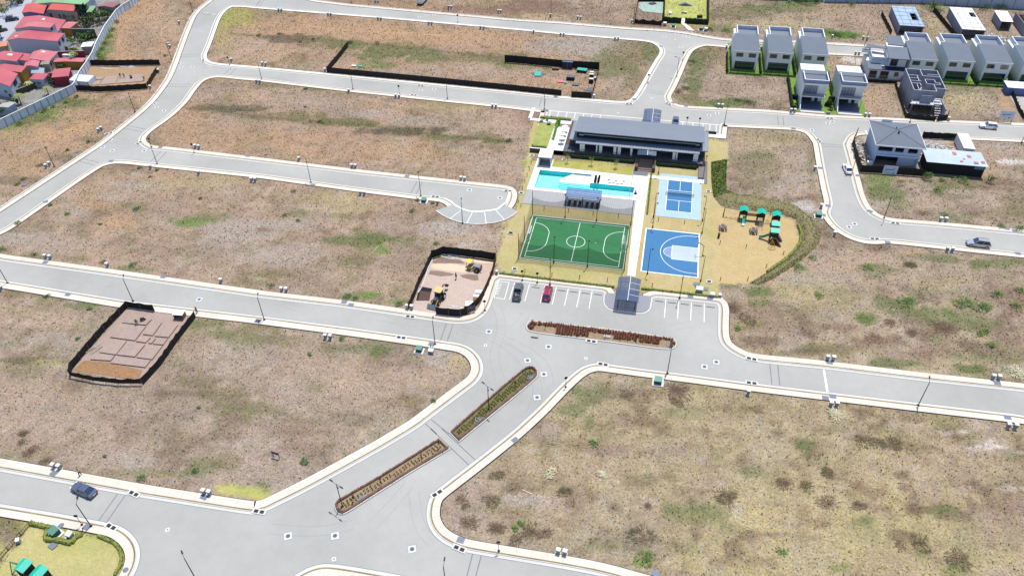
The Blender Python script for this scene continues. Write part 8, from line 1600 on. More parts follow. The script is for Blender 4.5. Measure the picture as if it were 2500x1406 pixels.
t = thing('shade_sail_sign', 'white triangular sail standing at the edge of the bank left of the playground', 'sail', (*P(1742,471),0)); MB().prism([(-.6,-.2),(2.0,.6),(1.6,.9)],[.05,1.0,.5],[.1,1.25,.6]).build('sail', m_white, t); MB().tube([(-.5,-.1,0),(-.5,-.1,.3)],.04).build('post', m_dark, t)
# play garden at the top
struct('lawn', MB().prism(W(Z3((1500,-20),(1900,-20),(1900,190),(1490,170))), -.02, .05), mat('lawn_dry_green', rgb(196,198,110,.62), .95, .2, 2, var2=.12, scale2=.3))
hedge('hedge', 'dark clipped hedge at the front of the top play garden, left of the path', W(Z3((1478,212)))[0], W(Z3((1652,222)))[0], 1.1, 1.9, m_hd2, dens=40)
hedge('hedge', 'dark clipped hedge at the front of the top play garden, right of the path', W(Z3((1686,222)))[0], W(Z3((1910,235)))[0], 1.1, 1.9, m_hd2, dens=40)
hedge('hedge', 'narrow dark hedge on the right side of the top play garden', W(Z3((1905,225)))[0], W(Z3((1905,-10)))[0], .7, 1.6, m_hd2)
hedge('hedge', 'narrow dark hedge on the left side of the top play garden', W(Z3((1482,212)))[0], W(Z3((1492,0)))[0], .5, 1.5, m_hd2)
struct('path', MB().prism(W(Z3((1655,180),(1685,180),(1690,225),(1780,300),(1720,290),(1650,225))), -.01, .12), m_path)
t = thing('agility_ramp', 'dark two-sided agility ramp on the lawn of the top play garden', 'ramp', (*P(*Z3((1690,55))[0]),.05)); MB().prism([(-2.6,-.6),(0,-.6),(0,.6),(-2.6,.6)],0,[.05,1.0,1.0,.05]).prism([(0.001,-.6),(2.6,-.6),(2.6,.6),(0.001,.6)],0,[1.0,.05,.05,1.0]).build('ramp', m_plate, t)
t = thing('seesaw_board', 'small dark balance board with a white pad in the top play garden', 'balance board', (*P(*Z3((1680,132))[0]),.05)); MB().prism([(-1,-.3),(1,-.3),(1,.3),(-1,.3)],[.3,.0,.0,.3],[.36,.06,.06,.36]).build('board', m_dark, t); MB().box(.1,.8,.6,1.1,0,.3).build('pad', m_white, t)
t = thing('white_bench', 'white slatted bench at the left side of the top play garden', 'bench', (*P(*Z3((1547,130))[0]),.05)); MB().box(-.5,.5,-1.2,1.2,.35,.42).build('seat', m_pedw, t); 
for y in (-1,1): MB().box(-.4,.4,y-.05,y+.05,0,.35).build('leg', m_dark, t)
t = thing('play_tunnel', 'short dark tunnel pipe near the right hedge of the top play garden', 'tunnel', (*P(*Z3((1828,172))[0]),.05), .3); MB().tube([(-.9,0,.5),(.9,0,.5)],.5,16,True).build('pipe', m_dark, t); MB().tube([(-.92,0,.5),(-.9,0,.5)],.4,16).build('opening', m_hole, t)
for k, a in enumerate(Z3((1565,65),(1582,65),(1860,120),(1822,70))): tag(MB().tube([(0,0,0),(0,0,1.2)],.05,6).build('slalom_pole', m_dark, loc=(*P(*a),.05)), f'thin dark slalom pole in the top play garden, {("far left","left of the ramp","far right","right of the ramp")[k]}', 'pole')
hoop = MB().tube([(0,.3*math.cos(2*math.pi*k/14),.9+.3*math.sin(2*math.pi*k/14)) for k in range(15)],.03,6,False).tube([(0,0,0),(0,0,.6)],.03,6).build('jump_hoop', m_dark, loc=(*P(*Z3((1820,78))[0]),.05)); tag(hoop, 'dark jump hoop on a stand in the top play garden', 'hoop')

# ---------------------------------------------------------------- planted strips
m_rust = mat('rust_foliage', rgb(184,128,102,.68), .9, .6, 6); m_rust2 = mat('brown_hedge_foliage', rgb(158,120,106,.64), .95, .5, 6); m_yg = mat('yellow_green_foliage', rgb(146,156,80,.62), .9, .4, 6)
for k, p in MED.items():
    q0, q1 = p, offset(p, .22)
    kb3 = MB(); ribbon(kb3, q0, q0, .012, .15); ribbon(kb3, q0, q1, .15, .15); struct('kerb', kb3, m_kerb)
    jt = MB(); ribbon(jt, offset(p,-.1), offset(p,.02), .0178, .0178); struct('road_joint', jt, m_joint)
    struct('planting_soil', fill([q1], .13), soil_mat('bed_soil_'+k, False, rgb(176,154,124,.58) if k != 'M2' else rgb(140,134,92,.55), .7))
def plant_proto(name, h, r, m, n, spread=.9, sz=.10):
    t = thing(name, 'x', 'plant'); mb = MB(); rnd = random.Random(n)
    for _ in range(n):
        a = rnd.uniform(0,6.28); q = rnd.random()**.5*r; z = rnd.uniform(.1,1)*h
        base = Vector((q*.2*math.cos(a),q*.2*math.sin(a),0)); tip = Vector((q*spread*math.cos(a),q*spread*math.sin(a),z)); w_ = Vector((-math.sin(a),math.cos(a),0))*sz*.5; md = base.lerp(tip,.6)
        mb.face([tuple(base),tuple(md+w_),tuple(tip),tuple(md-w_)])
    mb.build('foliage', m, t); MB().tube([(0,0,0),(0,0,h*.5)],.02,5).build('stem', m_rust2, t); return t
pr1 = plant_proto('rust_plant', .62, .42, m_rust, 36, 1.0, .13); upr = [False]
rnd = random.Random(5); n1 = 0
def inside(pt, poly): return bool(inpoly(np.array([pt[0]]), np.array([pt[1]]), poly)[0])
M1i = offset(MED['M1'], .45); bb = [min(a[0] for a in M1i), max(a[0] for a in M1i), min(a[1] for a in M1i), max(a[1] for a in M1i)]
x = bb[0]
cands = []
while x < bb[1]:
    y = bb[2]
    while y < bb[3]:
        pt_ = (x+rnd.uniform(-.1,.1), y+rnd.uniform(-.1,.1)); 
        if inside(pt_, M1i):
            f = (x-bb[0])/(bb[1]-bb[0]); X_, Y_ = PX(*pt_)
            top = Y_ < 796+(X_-1300)*.1075-11+0*f
            band = (0.2 < f < .42) or (.60 < f < .74 and Y_ < 806+(X_-1300)*.1075) or (.76 < f < .9 and Y_ < 808+(X_-1300)*.1075)
            edge_ = Y_ < 790+(X_-1290)*.116+4 or f < .05 or f > .965
            if edge_ or band: cands.append(pt_)
        y += .5
    x += .5
for k, pt_ in enumerate(cands[:290]):
    put(pr1, upr, *PX(*pt_), 'rust-brown spiky plant in the median strip below the entrance car park', rnd.uniform(0,6), z=.13, group='rust-brown plants of the upper median'); COL.objects[-1].scale = (rnd.uniform(.6,1.3),)*3
# edging hedges of the two diagonal strips and their seedlings
for k, nm in (('M2','upper'),('M3','lower')):
    p = offset(MED[k], .38); t = MB(); rr2 = random.Random(9); n_ = len(p)
    rings_ = []
    full = []
    for i in range(n_):
        a, b = p[i], p[(i+1) % n_]; L_ = math.dist(a,b); s_ = max(1,int(L_/.5))
        for j in range(s_): full.append((a[0]+(b[0]-a[0])*j/s_, a[1]+(b[1]-a[1])*j/s_))
    fi, fo_ = offset(full, .15), offset(full, -.16)
    N_ = len(full); zz_ = [rr2.uniform(.42,.62) for _ in range(N_)]
    i0 = len(t.v)
    for i in range(N_): t.v += [(*fo_[i],.12),(*fo_[i],zz_[i]*.8+.05),(*full[i],zz_[i]+.13),(*fi[i],zz_[i]*.8+.05),(*fi[i],.12)]
    for i in range(N_):
        j = (i+1) % N_
        for q in range(4): t.f.append((i0+i*5+q,i0+j*5+q,i0+j*5+q+1,i0+i*5+q+1)); t.mi.append(0)
    for i in range(N_): leafmass(t, full[i][0]-.2, full[i][0]+.2, full[i][1]-.2, full[i][1]+.2, .25, .68, 12, .075, rr2)
    tag(t.build('border_hedge', m_rust2), f'low brown hedge bordering the {nm} diagonal median', 'hedge', 'median border hedges')
    inner = offset(MED[k], 1.0); sp2 = plant_proto('seedling_'+nm if False else 'seedling', .34 if k == 'M3' else .42, .2 if k == 'M3' else .3, m_yg, 18, 1.0, .12); us2 = [False]
    i0x, i1x = min(a[0] for a in inner), max(a[0] for a in inner); j0, j1 = min(a[1] for a in inner), max(a[1] for a in inner)
    dirv = Vector(P(1100,1076))-Vector(P(1300,905)) if k == 'M2' else Vector(P(845,1254))-Vector(P(1100,1096)); dirv.normalize(); nv_ = Vector((-dirv.y,dirv.x)); c0 = Vector(((i0x+i1x)/2,(j0+j1)/2)); cnt = 0
    a_ = -30.0
    while a_ < 30:
        b__ = -3.0
        while b__ < 3:
            q = c0+dirv*a_+nv_*(b__+.1*a_ % .4)
            if inside((q.x,q.y), inner) and cnt < 290:
                put(sp2, us2, *PX(q.x+rr2.uniform(-.08,.08),q.y+rr2.uniform(-.08,.08)), f'small green seedling in the bed of the {nm} diagonal median', rr2.uniform(0,6), z=.13, group=f'seedlings of the {nm} diagonal median'); cnt += 1
            b__ += .42
        a_ += .62
def sapling(x, y, label, h=2.2, m=None, r=.5, n=60, grp=None, z=.1, cat='sapling'):
    t = thing('young_tree', label, cat, (x,y,z), 0, grp); rnd = random.Random(int(x*7+y*3)); MB().tube([(0,0,0),(.04,.02,h*.5),(0,.05,h)],[.04,.03,.015],6).build('trunk', mat('bark', rgb(98,78,60,.5)), t)
    mb = MB()
    for _ in range(n): a = rnd.uniform(0,6.28); q = r*rnd.random()**.5; zz_ = h*(.45+.6*rnd.random()); leafmass(mb, q*math.cos(a), q*math.cos(a), q*math.sin(a), q*math.sin(a), zz_, zz_, 1, .11, rnd)
    mb.build('crown', m or m_hd2, t); return t
for k, a in enumerate(Z(14,(1768,190),(1600,315),(1215,545),(955,700))): sapling(*P(*a), f'thin staked sapling in the lower diagonal median, {ORD[k]} from its upper end', 1.9, r=.16, n=14, grp='saplings of the lower median')
for k, a in enumerate([(1331,804),(1478,826),(1553,834),(1258,945)]): sapling(*P(*a), f'thin dark sapling in the median strips, {ORD[k]} of four', 1.7, r=.15, n=12, grp='saplings of the medians')
for k, a in enumerate(Z(7,(565,185),(795,210),(1030,238))): sapling(*P(*a), f'young tree on the lawn behind the pool, {ORD[k]} from the left', 2.3, m_yg, .6, 90, 'young trees behind the pool', 0)
for a, ph in [((1305.5,822),'left end'),((1482,823.5),'middle')]: tag(MB().box(-.7,.7,-.35,.35,0,.25).build('service_box', m_conc, loc=(*P(*a),.13)), f'white edged service box in the rust-coloured median, {ph}', 'service box')
for a, ph in [((1635,844),'the right end of the rust-coloured median'),((1294,922),'the upper tip of the upper diagonal median'),((1168,1025),'the lower part of the upper diagonal median'),((885,1215),'the lower diagonal median')]:
    tag(MB().box(-.6,.6,-.45,.45,0,.1).build('service_hatch', m_plate, loc=(*P(*a),.13), rz=.5), f'steel hatch in {ph}', 'hatch', 'steel service hatches in the pavement')
# clipped edging hedges
hedge('hedge', 'small clipped hedge along the top of the entrance car park, left of the canopy', P(1219,669), P(1500,702.5), .45, .5, m_yg, z0=.0, dens=40)
hedge('hedge', 'small clipped hedge along the top of the entrance car park, right of the canopy', P(1566,706), P(1752,727), .45, .5, m_yg, dens=40)
hedge('hedge', 'bright green hedge left of the white side terrace of the clubhouse', P(1349,352), P(1364,300), 1.1, 1.5, m_hgreen, dens=60)
hedge('hedge', 'thin green hedge between the path and the pickleball court', P(1580,524), P(1590,425), .35, .5, m_hgreen, dens=30)
hedge('hedge', 'shaded hedge along the foot of the clubhouse terrace', (-22,176.0), (-5.2,176.0), .9, .9, m_hd2, dens=30)
hedge('hedge', 'shaded hedge right of the clubhouse stairs', (.6,176.0), (10.8,176.0), .9, .9, m_hd2, dens=30)
hedge('hedge', 'yellow green planting along the bays behind the clubhouse', (-33.6,195.6), (-24.8,195.8), 1.0, .6, m_yg, dens=40)
hedge('hedge', 'small dark planting at the right end of the bays behind the clubhouse', (12.8,194.9), (15.6,194.9), .8, .7, m_hd2, dens=40)
hedge('hedge', 'shrubs along the front of the side lawn left of the clubhouse', (-32.8,177.7),(-28.9,177.7), .8, 1.7, m_yg, dens=40)
E_h = W(Z(13,(290,905),(360,930),(440,925),(490,950)))
hedge('hedge', 'leafy yellow-green hedge at the upper edge of the bottom left playground, left part', E_h[0], E_h[3], .7, .55, m_yg, dens=60)
hh_ = W(Z(13,(450,975),(440,1060),(540,1065),(690,1095),(720,1040),(790,1010)))
for k in range(5): hedge('hedge', f'leafy yellow-green hedge round the green cabinet, {ORD[k]} stretch', hh_[k], hh_[k+1], .75, .6, m_yg, dens=50, group='hedge stretches round the cabinet')
hc_ = W(Z(13,(935,1025),(1010,1055),(1090,1090),(1145,1150),(1165,1230),(1150,1310),(1095,1400)))
for k in range(6): hedge('hedge', f'low yellow-green hedge following the curved pavement of the bottom left playground, {ORD[k]} stretch', hc_[k], hc_[k+1], .5, .4, m_yg, dens=50, group='hedge stretches along the curve')
gfence(P(*Z(13,(-40,1300))[0]), P(*Z(13,(285,925))[0]), .9, 'low rusty fence at the left of the bottom left playground', m_rope)
# playground hedge and grassy bank

BO = W([(1736,395),(1736,440),(1741,480),(1760,503),(1800,510),(1850,516),(1900,520),(1942,535),(1957,570),(1952,600),(1925,630),(1890,655),(1850,680),(1828,692)])
BI = W([(1776,388),(1773,430),(1774,466),(1800,476),(1850,478),(1890,490),(1940,500),(1985,535),(2003,570),(2000,595),(1972,622),(1935,650),(1890,680),(1852,697)])
def resample(p, n):
    L_ = [0]
    for a, b in zip(p, p[1:]): L_.append(L_[-1]+math.dist(a,b))
    o = []
    for k in range(n+1):
        s_ = L_[-1]*k/n; i = max(0, min(len(L_)-2, next((j for j in range(len(L_)-1) if L_[j+1] >= s_), len(L_)-2))); f = (s_-L_[i])/max(L_[i+1]-L_[i],1e-6); o.append((p[i][0]+(p[i+1][0]-p[i][0])*f, p[i][1]+(p[i+1][1]-p[i][1])*f))
    return o
bo, bi = resample(BO, 120), resample(BI, 120); bm = MB(); M_n = 12; rr3 = random.Random(4)
for k in range(121):
    tp_ = min(1, k/6, (120-k)/6)
    for j in range(M_n+1):
        f = j/M_n; z = .7*tp_*math.sin(math.pi*min(1,f*1.0))**.8 if 0 < f < 1 else 0
        bm.v.append((bo[k][0]+(bi[k][0]-bo[k][0])*f, bo[k][1]+(bi[k][1]-bo[k][1])*f, z*(1+rr3.uniform(-.08,.08))+.01))
for k in range(120):
    for j in range(M_n): a = k*(M_n+1)+j; bm.f.append((a,a+1,a+M_n+2,a+M_n+1)); bm.mi.append(0)
bme = bm.build('grass_bank', soil_mat('bank_soil_grass', False, rgb(150,142,104,.62), 1.1), smooth=True); bme['kind'] = 'structure'
ih = resample(BO[3:], 40)
for k, (i0, i1, nm) in enumerate([(26,34,'lower'),(17,26,'right')]):
    for q in range(i0, i1, 3): hedge('hedge', f'low yellow-green hedge inside the bank of the playground, {nm} side, part {ORD[(q-i0)//3]}', ih[q], ih[min(q+3,40)], .7, .7, m_yg, dens=50, group='playground edging hedge')
# ---------------------------------------------------------------- shrubs, trees, tufts
m_bg = mat('weed_bright_green', rgb(118,154,72,.62), .9, .4, 5); m_mg = mat('weed_green', rgb(104,134,76,.62), .9, .4, 5); m_dg = mat('weed_dark_green', rgb(98,106,72,.6), .95, .4, 5); m_brw = mat('weed_brown', rgb(140,118,96,.62), .95, .4, 5); m_olv = mat('weed_dull_olive', rgb(122,114,80,.6), .95, .4, 5); m_pale = mat('weed_dry_pale', rgb(226,218,180,.68), .9, .25, 5)
def bush(name, label, px, py, r, h, m, n=90, grp=None, leaf=.16, cat='bush', z=0.0):
    t = thing(name, label, cat, (*P(px,py),z), random.uniform(0,6), grp); mb = MB(); rnd = random.Random(int(px*3+py))
    lob = [(rnd.uniform(-.5,.5)*r, rnd.uniform(-.5,.5)*r, rnd.uniform(.5,.8)) for _ in range(5)]
    for _ in range(int(n*max(1,r))):
        lx, ly, ls = rnd.choice(lob); a = rnd.uniform(0,6.28); q = r*ls*rnd.random()**.5; x = lx+q*math.cos(a); y = ly+q*math.sin(a); z_ = h*max(.1,(1-(q/r)**2))*rnd.uniform(.3,1)
        base = Vector((x*.7,y*.7,z_*.45)); tip = Vector((x,y,z_)); w_ = Vector((-math.sin(a),math.cos(a),.2))*leaf*rnd.uniform(.5,1); md = base.lerp(tip,.6)+Vector((0,0,.04))
        mb.face([tuple(base),tuple(md+w_*.5),tuple(tip+Vector((math.cos(a),math.sin(a),-.1))*leaf),tuple(md-w_*.5)])
    mb.build('foliage', m, t)
    st__ = MB()
    for k in range(4): a = 1.6*k; st__.tube([(0,0,0),(r*.4*math.cos(a),r*.4*math.sin(a),h*.6)],[.03,.012],5)
    st__.build('stem', mat('bark', rgb(98,78,60,.5)), t)
BU = [('left edge of the lower right block', m_bg, [(1258,1291,.8,.5),(1271,1278,.6,.5),(1447,1082,.9,.5),(1569,1363,1.6,.8),(2060,1385,.0,0),(1907,1347,.8,.4)]),
 ('in the right field', m_bg, [(1998,722,1.3,.8),(2215,738,2.2,.9),(2345,745,2.0,1.0),(2355,738,2.0,1.0),(2392,752,2.2,1.1),(2410,752,1.4,1.0),(2433,721,1.6,1.1),(2400,730,.0,0),(2483,752,1.6,.9),(2493,712,1.4,.8),(2393,815,1.0,.8),(2410,812,1.0,.8),(2421,842,1.2,.8),(1984,629,.9,.7),(1948,652,1.4,.7),(1800,804,.9,.6),(2120,655,1.4,.5)]),
 ('around the large left field', m_mg, [(166,524,1.3,1.0),(122,502,1.1,.8),(45,545,1.5,1.0),(5,610,1.8,.9),(338,510,1.8,1.0),(245,548,.8,.5),(83,623,1.5,.8),(250,642,1.5,.9),(366,433,.8,.6),(488,485,1.1,.8),(340,411,1.2,.6),(385,416,1.0,.6),(718,468,1.5,.7),(695,525,1.2,.7),(725,540,1.2,.7),(1006,515,1.5,.8),(1020,490,1.0,.7),(1056,497,1.0,.6),(1065,596,1.3,.8),(850,725,2.0,.8),(868,730,1.4,.7),(662,698,1.6,.7),(975,742,1.6,.7),(320,650,2.2,.8)]),
 ('in the lower left block', m_mg, [(115,724,1.2,.7),(219,755,1.0,.6),(400,717,.0,0),(835,828,1.2,.7),(190,828,1.0,.6),(755,866,.9,.6),(486,995,.6,.5),(1057,980,1.2,.7),(742,1125,1.6,.9),(478,1150,1.4,.9),(560,1205,.0,0),(255,1115,.6,.5),(345,1168,1.8,.7)]),
 ('on the upper left lots', m_dg, [(633,88,1.8,.9),(682,84,1.6,.8),(735,103,1.4,.8),(765,97,1.4,.8),(919,108,1.5,1.4),(855,105,2.4,1.2),(1245,345,1.8,1.1),(746,218,1.3,.8),(745,262,.8,.5),(783,297,1.8,.9),(403,138,1.6,1.1),(216,347,1.2,.7),(164,368,1.2,.7),(59,438,1.5,.8),(42,450,1.5,.8),(98,405,2.0,.6),(1510,95,.0,0),(1517,170,.8,.9)]),
 ('below the left boundary wall', m_mg, [(112,272,2.2,2.0),(50,304,2.2,1.8),(190,238,2.0,1.4),(160,252,1.6,1.2),(90,262,1.4,1.6),(130,262,1.6,1.3)]),
 ('on the green strip beside the upper boundary wall', m_bg, [(285,55,1.6,1.1),(275,75,1.6,1.2),(266,92,1.6,1.2),(258,108,1.7,1.3),(250,122,1.9,1.5),(240,135,2.2,1.6),(230,128,1.8,1.5),(246,142,1.8,1.3)]),
 ('on the upper right plots', m_bg, [(2275,22,4.0,2.8),(2288,30,2.6,1.4),(2410,24,2.6,1.8),(2440,22,3.0,2.2),(1970,8,3.4,2.2),(1948,5,2.0,1.4),(2077,15,2.0,1.8),(1995,7,2.4,1.6),(1895,3,2.0,1.2),(2060,88,4.0,1.0),(2040,83,3.0,.9),(2085,90,2.4,.8),(1770,78,1.8,1.4),(1735,74,1.6,1.4),(1926,8,1.4,.9)]),
 ('in front of the long site shed', m_bg, [(2264,438,2.4,2.0),(2298,443,1.3,1.0),(2325,436,1.0,.8),(2355,444,1.8,1.4),(2416,445,1.6,2.4),(2286,465,1.3,.8),(2306,524,1.2,.7),(2490,560,1.5,1.0),(2440,552,1.3,.7)]),
 ('beside the plots at the side street', m_dg, [(1672,215,2.6,.6),(1830,252,3.4,.8),(1800,248,2.6,.7),(1655,225,1.8,.7),(1755,260,2.5,.5),(1690,150,2.2,.5),(2060,265,.0,0),(1325,292,1.4,1.0),(1321,300,1.2,1.0),(1336,296,1.0,.8)])]
for ph, m_, lst in BU:
    lst = [b for b in lst if b[2] > 0]
    for k, (x, y, r_, h_) in enumerate(sorted(lst)): bush('weed_bush', f'{"bright" if m_ is m_bg else "dull"} green leafy bush {ph}, {ORD[k] if k < 20 else "last"+str(k)} from left'.replace('last20','twenty-first').replace('last21','twenty-second').replace('last22','twenty-third').replace('last23','twenty-fourth'), x, y, r_*(.95 if m_ is m_bg else .62), h_*(1 if m_ is m_bg else .7), m_, 85, 'leafy bushes '+ph)
DK = [(60,1057,1.3),(55,1080,1.2),(79,1101,1.8),(112,1127,1.4),(1142,1277,2.0),(1210,1290,1.9),(1201,1221,1.9),(1130,1222,1.4),(1136,1232,1.0),(1212,1160,1.5),(1265,1318,1.8),(1300,1297,2.0),(1331,1298,1.6),(1655,952,3.2),(1537,962,1.8),(1653,982,1.6),(2026,1158,1.9),(1917,1182,1.8),(2022,1228,2.2),(2096,1232,1.7),(2107,1075,2.2),(2140,1080,1.8),(2180,1083,2.4),(1778,1212,2.6),(2335,1362,2.4),(2245,1325,2.0),(1377,1202,1.4),(1581,1236,.8),(2222,645,1.8),(2225,812,1.6),(2310,804,3.2),(2170,788,1.8),(1967,1190,1.8),(2203,1330,1.3),(1785,750,1.9),(1825,775,2.6),(2135,822,2.4),(1570,1310,2.4),(2240,1075,.0)]
for k, (x, y, r_) in enumerate(sorted(d for d in DK if d[2] > 0)):
    X_, Y_ = x, y; reg = 'the lower left field' if x < 500 else 'the right-hand field' if y < 830 else 'the lower right block'
    bush('dry_shrub', f'dry brownish shrub in {reg}, number {k+1} from the left', x, y, r_*.9, .16, m_olv if k % 2 else m_brw, 150, 'dry shrubs', .085, 'shrub')
for k, (x, y) in enumerate([(2478,910),(2035,1005),(2045,1012),(1345,1155),(1470,1160)]): bush('dry_grass_clump', ('pale dry grass clump beside the pillars at the far right','pale dry grass clump below the two pillars','second pale clump below the two pillars','pale clump in the left part of the lower right block','pale clump in the middle of the lower right block')[k], x, y, (2.0,1.2,1.6,1.2,1.0)[k], .35, m_pale, 130, 'pale dry clumps', .2, 'grass clump')
# trees of the neighbourhood
def tree(name, label, px, py, h, r, m, n=420, leaf=.28, trunk=.16, fl=.35, cat='tree'):
    t = thing(name, label, cat, (*P(px,py),0)); rnd = random.Random(int(px+py*3)); tk = MB().tube([(0,0,0),(.1,0,h*.4),(.05,.1,h*.75)],[trunk,trunk*.7,trunk*.3],8)
    for k in range(6): a = k*1.05; tk.tube([(.1,0,h*.38),(r*.6*math.cos(a),r*.6*math.sin(a),h*.72)],[trunk*.4,trunk*.12],5)
    tk.build('trunk', mat('bark', rgb(98,78,60,.5)), t); mb = MB(); lob = [(rnd.gauss(0,r*.45),rnd.gauss(0,r*.45),h*rnd.uniform(.55,.95),r*rnd.uniform(.3,.55)) for _ in range(9)]
    for _ in range(n):
        lx, ly, lz, lr = rnd.choice(lob); v = Vector((rnd.gauss(0,1),rnd.gauss(0,1),rnd.gauss(0,.8))).normalized()*lr*rnd.uniform(.5,1.1); leafmass(mb, lx+v.x,lx+v.x,ly+v.y,ly+v.y,lz+v.z*fl*2,lz+v.z*fl*2,1,leaf,rnd)
    mb.build('crown', m, t); return t
def palm(label, px, py, h, r, m):
    t = thing('palm_tree', label, 'palm', (*P(px,py),0)); MB().tube([(0,0,0),(.1,.1,h*.5),(.05,.2,h)],[.16,.12,.1],8).build('trunk', mat('bark', rgb(98,78,60,.5)), t); mb = MB(); rnd = random.Random(int(px))
    for k in range(13):
        a = 2*math.pi*k/13+rnd.uniform(-.2,.2); pr_ = (.05,.2,h)
        for j in range(1,6):
            f = j/5; q = (.05+r*f*math.cos(a), .2+r*f*math.sin(a), h+.5*math.sin(f*2.2)*r*.4-f*f*r*.55); w_ = .26*(1-f*.6); nx__, ny__ = -math.sin(a)*w_, math.cos(a)*w_
            mb.face([(pr_[0]-nx__,pr_[1]-ny__,pr_[2]-.06),(pr_[0]+nx__,pr_[1]+ny__,pr_[2]-.06),(q[0]+nx__,q[1]+ny__,q[2]-.06),(q[0]-nx__,q[1]-ny__,q[2]-.06)]); pr_ = q
    mb.build('crown', m, t)
palm('palm with yellow-green fronds in the yard beside the upper wall', *N0(1400,1210), 4.2, 1.8, m_yg)
palm('yellowish palm in the lower yard behind the wall corner', *N1(900,860), 2.6, 2.0, m_yg)
palm('yellowish palm left of the lower yard', *N1(390,1020), 3.0, 2.2, m_yg)
palm('pale small palm by the mossy wall', *N1(560,760), 2.6, 1.4, mat('palm_pale', rgb(190,196,130,.6), .8, .2, 3))
palm('dark palm at the top left corner of the photo', *N0(50,190), 6.0, 3.2, m_dg)
tree('garden_tree', 'dense dark tree at the left photo edge by the street', *N0(35,720), 4.5, 1.9, m_dg)
tree('garden_tree', 'dark green tree between the green roof and the small shed', *N0(1620,330), 4.5, 2.6, m_hd2)
tree('garden_tree', 'yellow-green tree beside the turquoise tank', *N0(1830,380), 3.0, 2.6, m_mg)
tree('garden_tree', 'dark bushes over the mouldy wall', *N0(1560,520), 3.0, 3.2, m_dg)
tree('garden_tree', 'green trees at the top of the neighbourhood street', *N0(230,80), 5.0, 2.8, m_mg)
tree('garden_tree', 'dark bush behind the dark red shed', *N1(1050,600), 2.6, 2.0, m_dg)
tree('garden_tree', 'green bush by the lower boundary wall', *N1(120,1150), 2.0, 3.0, m_mg)
tree('garden_tree', 'green shrubs near the wall under the mouldy wall', *N0(1560,760), 1.6, 3.0, m_mg)
tree('garden_tree', 'shrubs between the low sheds and the ochre wall', *N1(870,400), 2.8, 1.6, m_dg)

# tufts
rng = np.random.default_rng(3)
def tufts(name, label, n, kinds, wfun, smin, smax, hmul, shade, seed, blades=3):
    r = np.random.default_rng(seed); U_ = r.uniform(-215,150,n*4); V_ = r.uniform(42,305,n*4)
    d = np.stack([U_,V_,np.full_like(U_,-CAMH)],-1); k = d @ CF; X = 1250+FPX*(d@CR)/k; Y = 703-FPX*(d@CU)/k
    ok = (X > -60)&(X < 2560)&(Y > -25)&(Y < 1450); U_, V_ = U_[ok], V_[ok]
    ok = openland(U_, V_)
    for lp_ in LOTS: ok &= ~inpoly(U_, V_, lp_)
    for b in CLUBH: ok &= ~((U_ > b[0])&(U_ < b[1])&(V_ > b[2])&(V_ < b[3]))
    U_, V_ = U_[ok], V_[ok]
    c, X, Y, g, sp_ = ground_rgb(U_, V_)
    pr = wfun(U_, V_, c, g)*(sp_ > .9); ok = r.random(len(U_)) < pr; U_, V_, c = U_[ok][:n], V_[ok][:n], c[ok][:n]; N = len(U_)
    s = r.uniform(smin, smax, N)*(1+.5*(V_-60)/250)
    vs, cs = [], []
    for b in range(blades):
        a = r.uniform(0,6.28,N); rad = s*r.uniform(.4,1,N); tip = np.stack([U_+np.cos(a)*rad,V_+np.sin(a)*rad,s*hmul*r.uniform(.5,1,N)],-1)
        w_ = s*.42; p0 = np.stack([U_-np.sin(a)*w_,V_+np.cos(a)*w_,np.full(N,-.01)],-1); p1 = np.stack([U_+np.sin(a)*w_,V_-np.cos(a)*w_,np.full(N,-.01)],-1)
        vs.append(np.stack([p0,p1,tip],1))
    vs = np.stack(vs,1).reshape(-1,3); fc = np.arange(len(vs)).reshape(-1,3)
    cc = slin(np.clip(c*shade(c, r),0,1))*.70; cc = np.repeat(cc, blades*3, 0)
    me = bpy.data.meshes.new(name); me.vertices.add(len(vs)); me.vertices.foreach_set('co', vs.ravel()); me.loops.add(len(vs)); me.loops.foreach_set('vertex_index', fc.ravel()); me.polygons.add(len(fc)); me.polygons.foreach_set('loop_start', np.arange(0,len(vs),3)); me.polygons.foreach_set('loop_total', np.full(len(fc),3))
    at = me.color_attributes.new('Soil','FLOAT_COLOR','POINT'); c4_ = np.ones((len(vs),4),np.float32); c4_[:,:3] = cc; at.data.foreach_set('color', c4_.ravel()); me.update(); me.validate()
    m = bpy.data.materials.new(name+'_blades'); m.use_nodes = True; q = m.node_tree; b_ = q.nodes['Principled BSDF']; b_.inputs['Roughness'].default_value = .9; b_.inputs['Specular IOR Level'].default_value = .1; an = q.nodes.new('ShaderNodeAttribute'); an.attribute_name = 'Soil'; q.links.new(an.outputs['Color'], b_.inputs['Base Color']); me.materials.append(m)
    o = bpy.data.objects.new(name, me); COL.objects.link(o); tag(o, label, 'grass', None, 'stuff'); return N
CLUBH = [(-31,13.6,152.5,196),(-27,-3,131.5,148.5),(-3.1,-.8,129,172),(-.5,12.4,131.6,148.3),(1.6,12.3,153,172.4),(14,32,140,160)]
tufts('dry_grass', 'dry straw-coloured grass tufts over the open plots', 70000, None, lambda u,v,c,g: np.where(c[:,0] > .6, .35, .6), .07, .19, .7, lambda c, r: r.uniform(.80,1.20,(len(c),1)), 11)
tufts('weed_cover', 'dark green and brown weed tufts scattered over the open plots', 42000, None, lambda u,v,c,g: np.clip(.05+.5*np.clip(fbm(u,v,.3,77)-.45,0,1)*4+np.clip(g*5,0,.8),0,1), .07, .21, .8, lambda c, r: np.array([.74,.78,.68])*r.uniform(.75,1.2,(len(c),1)), 12)
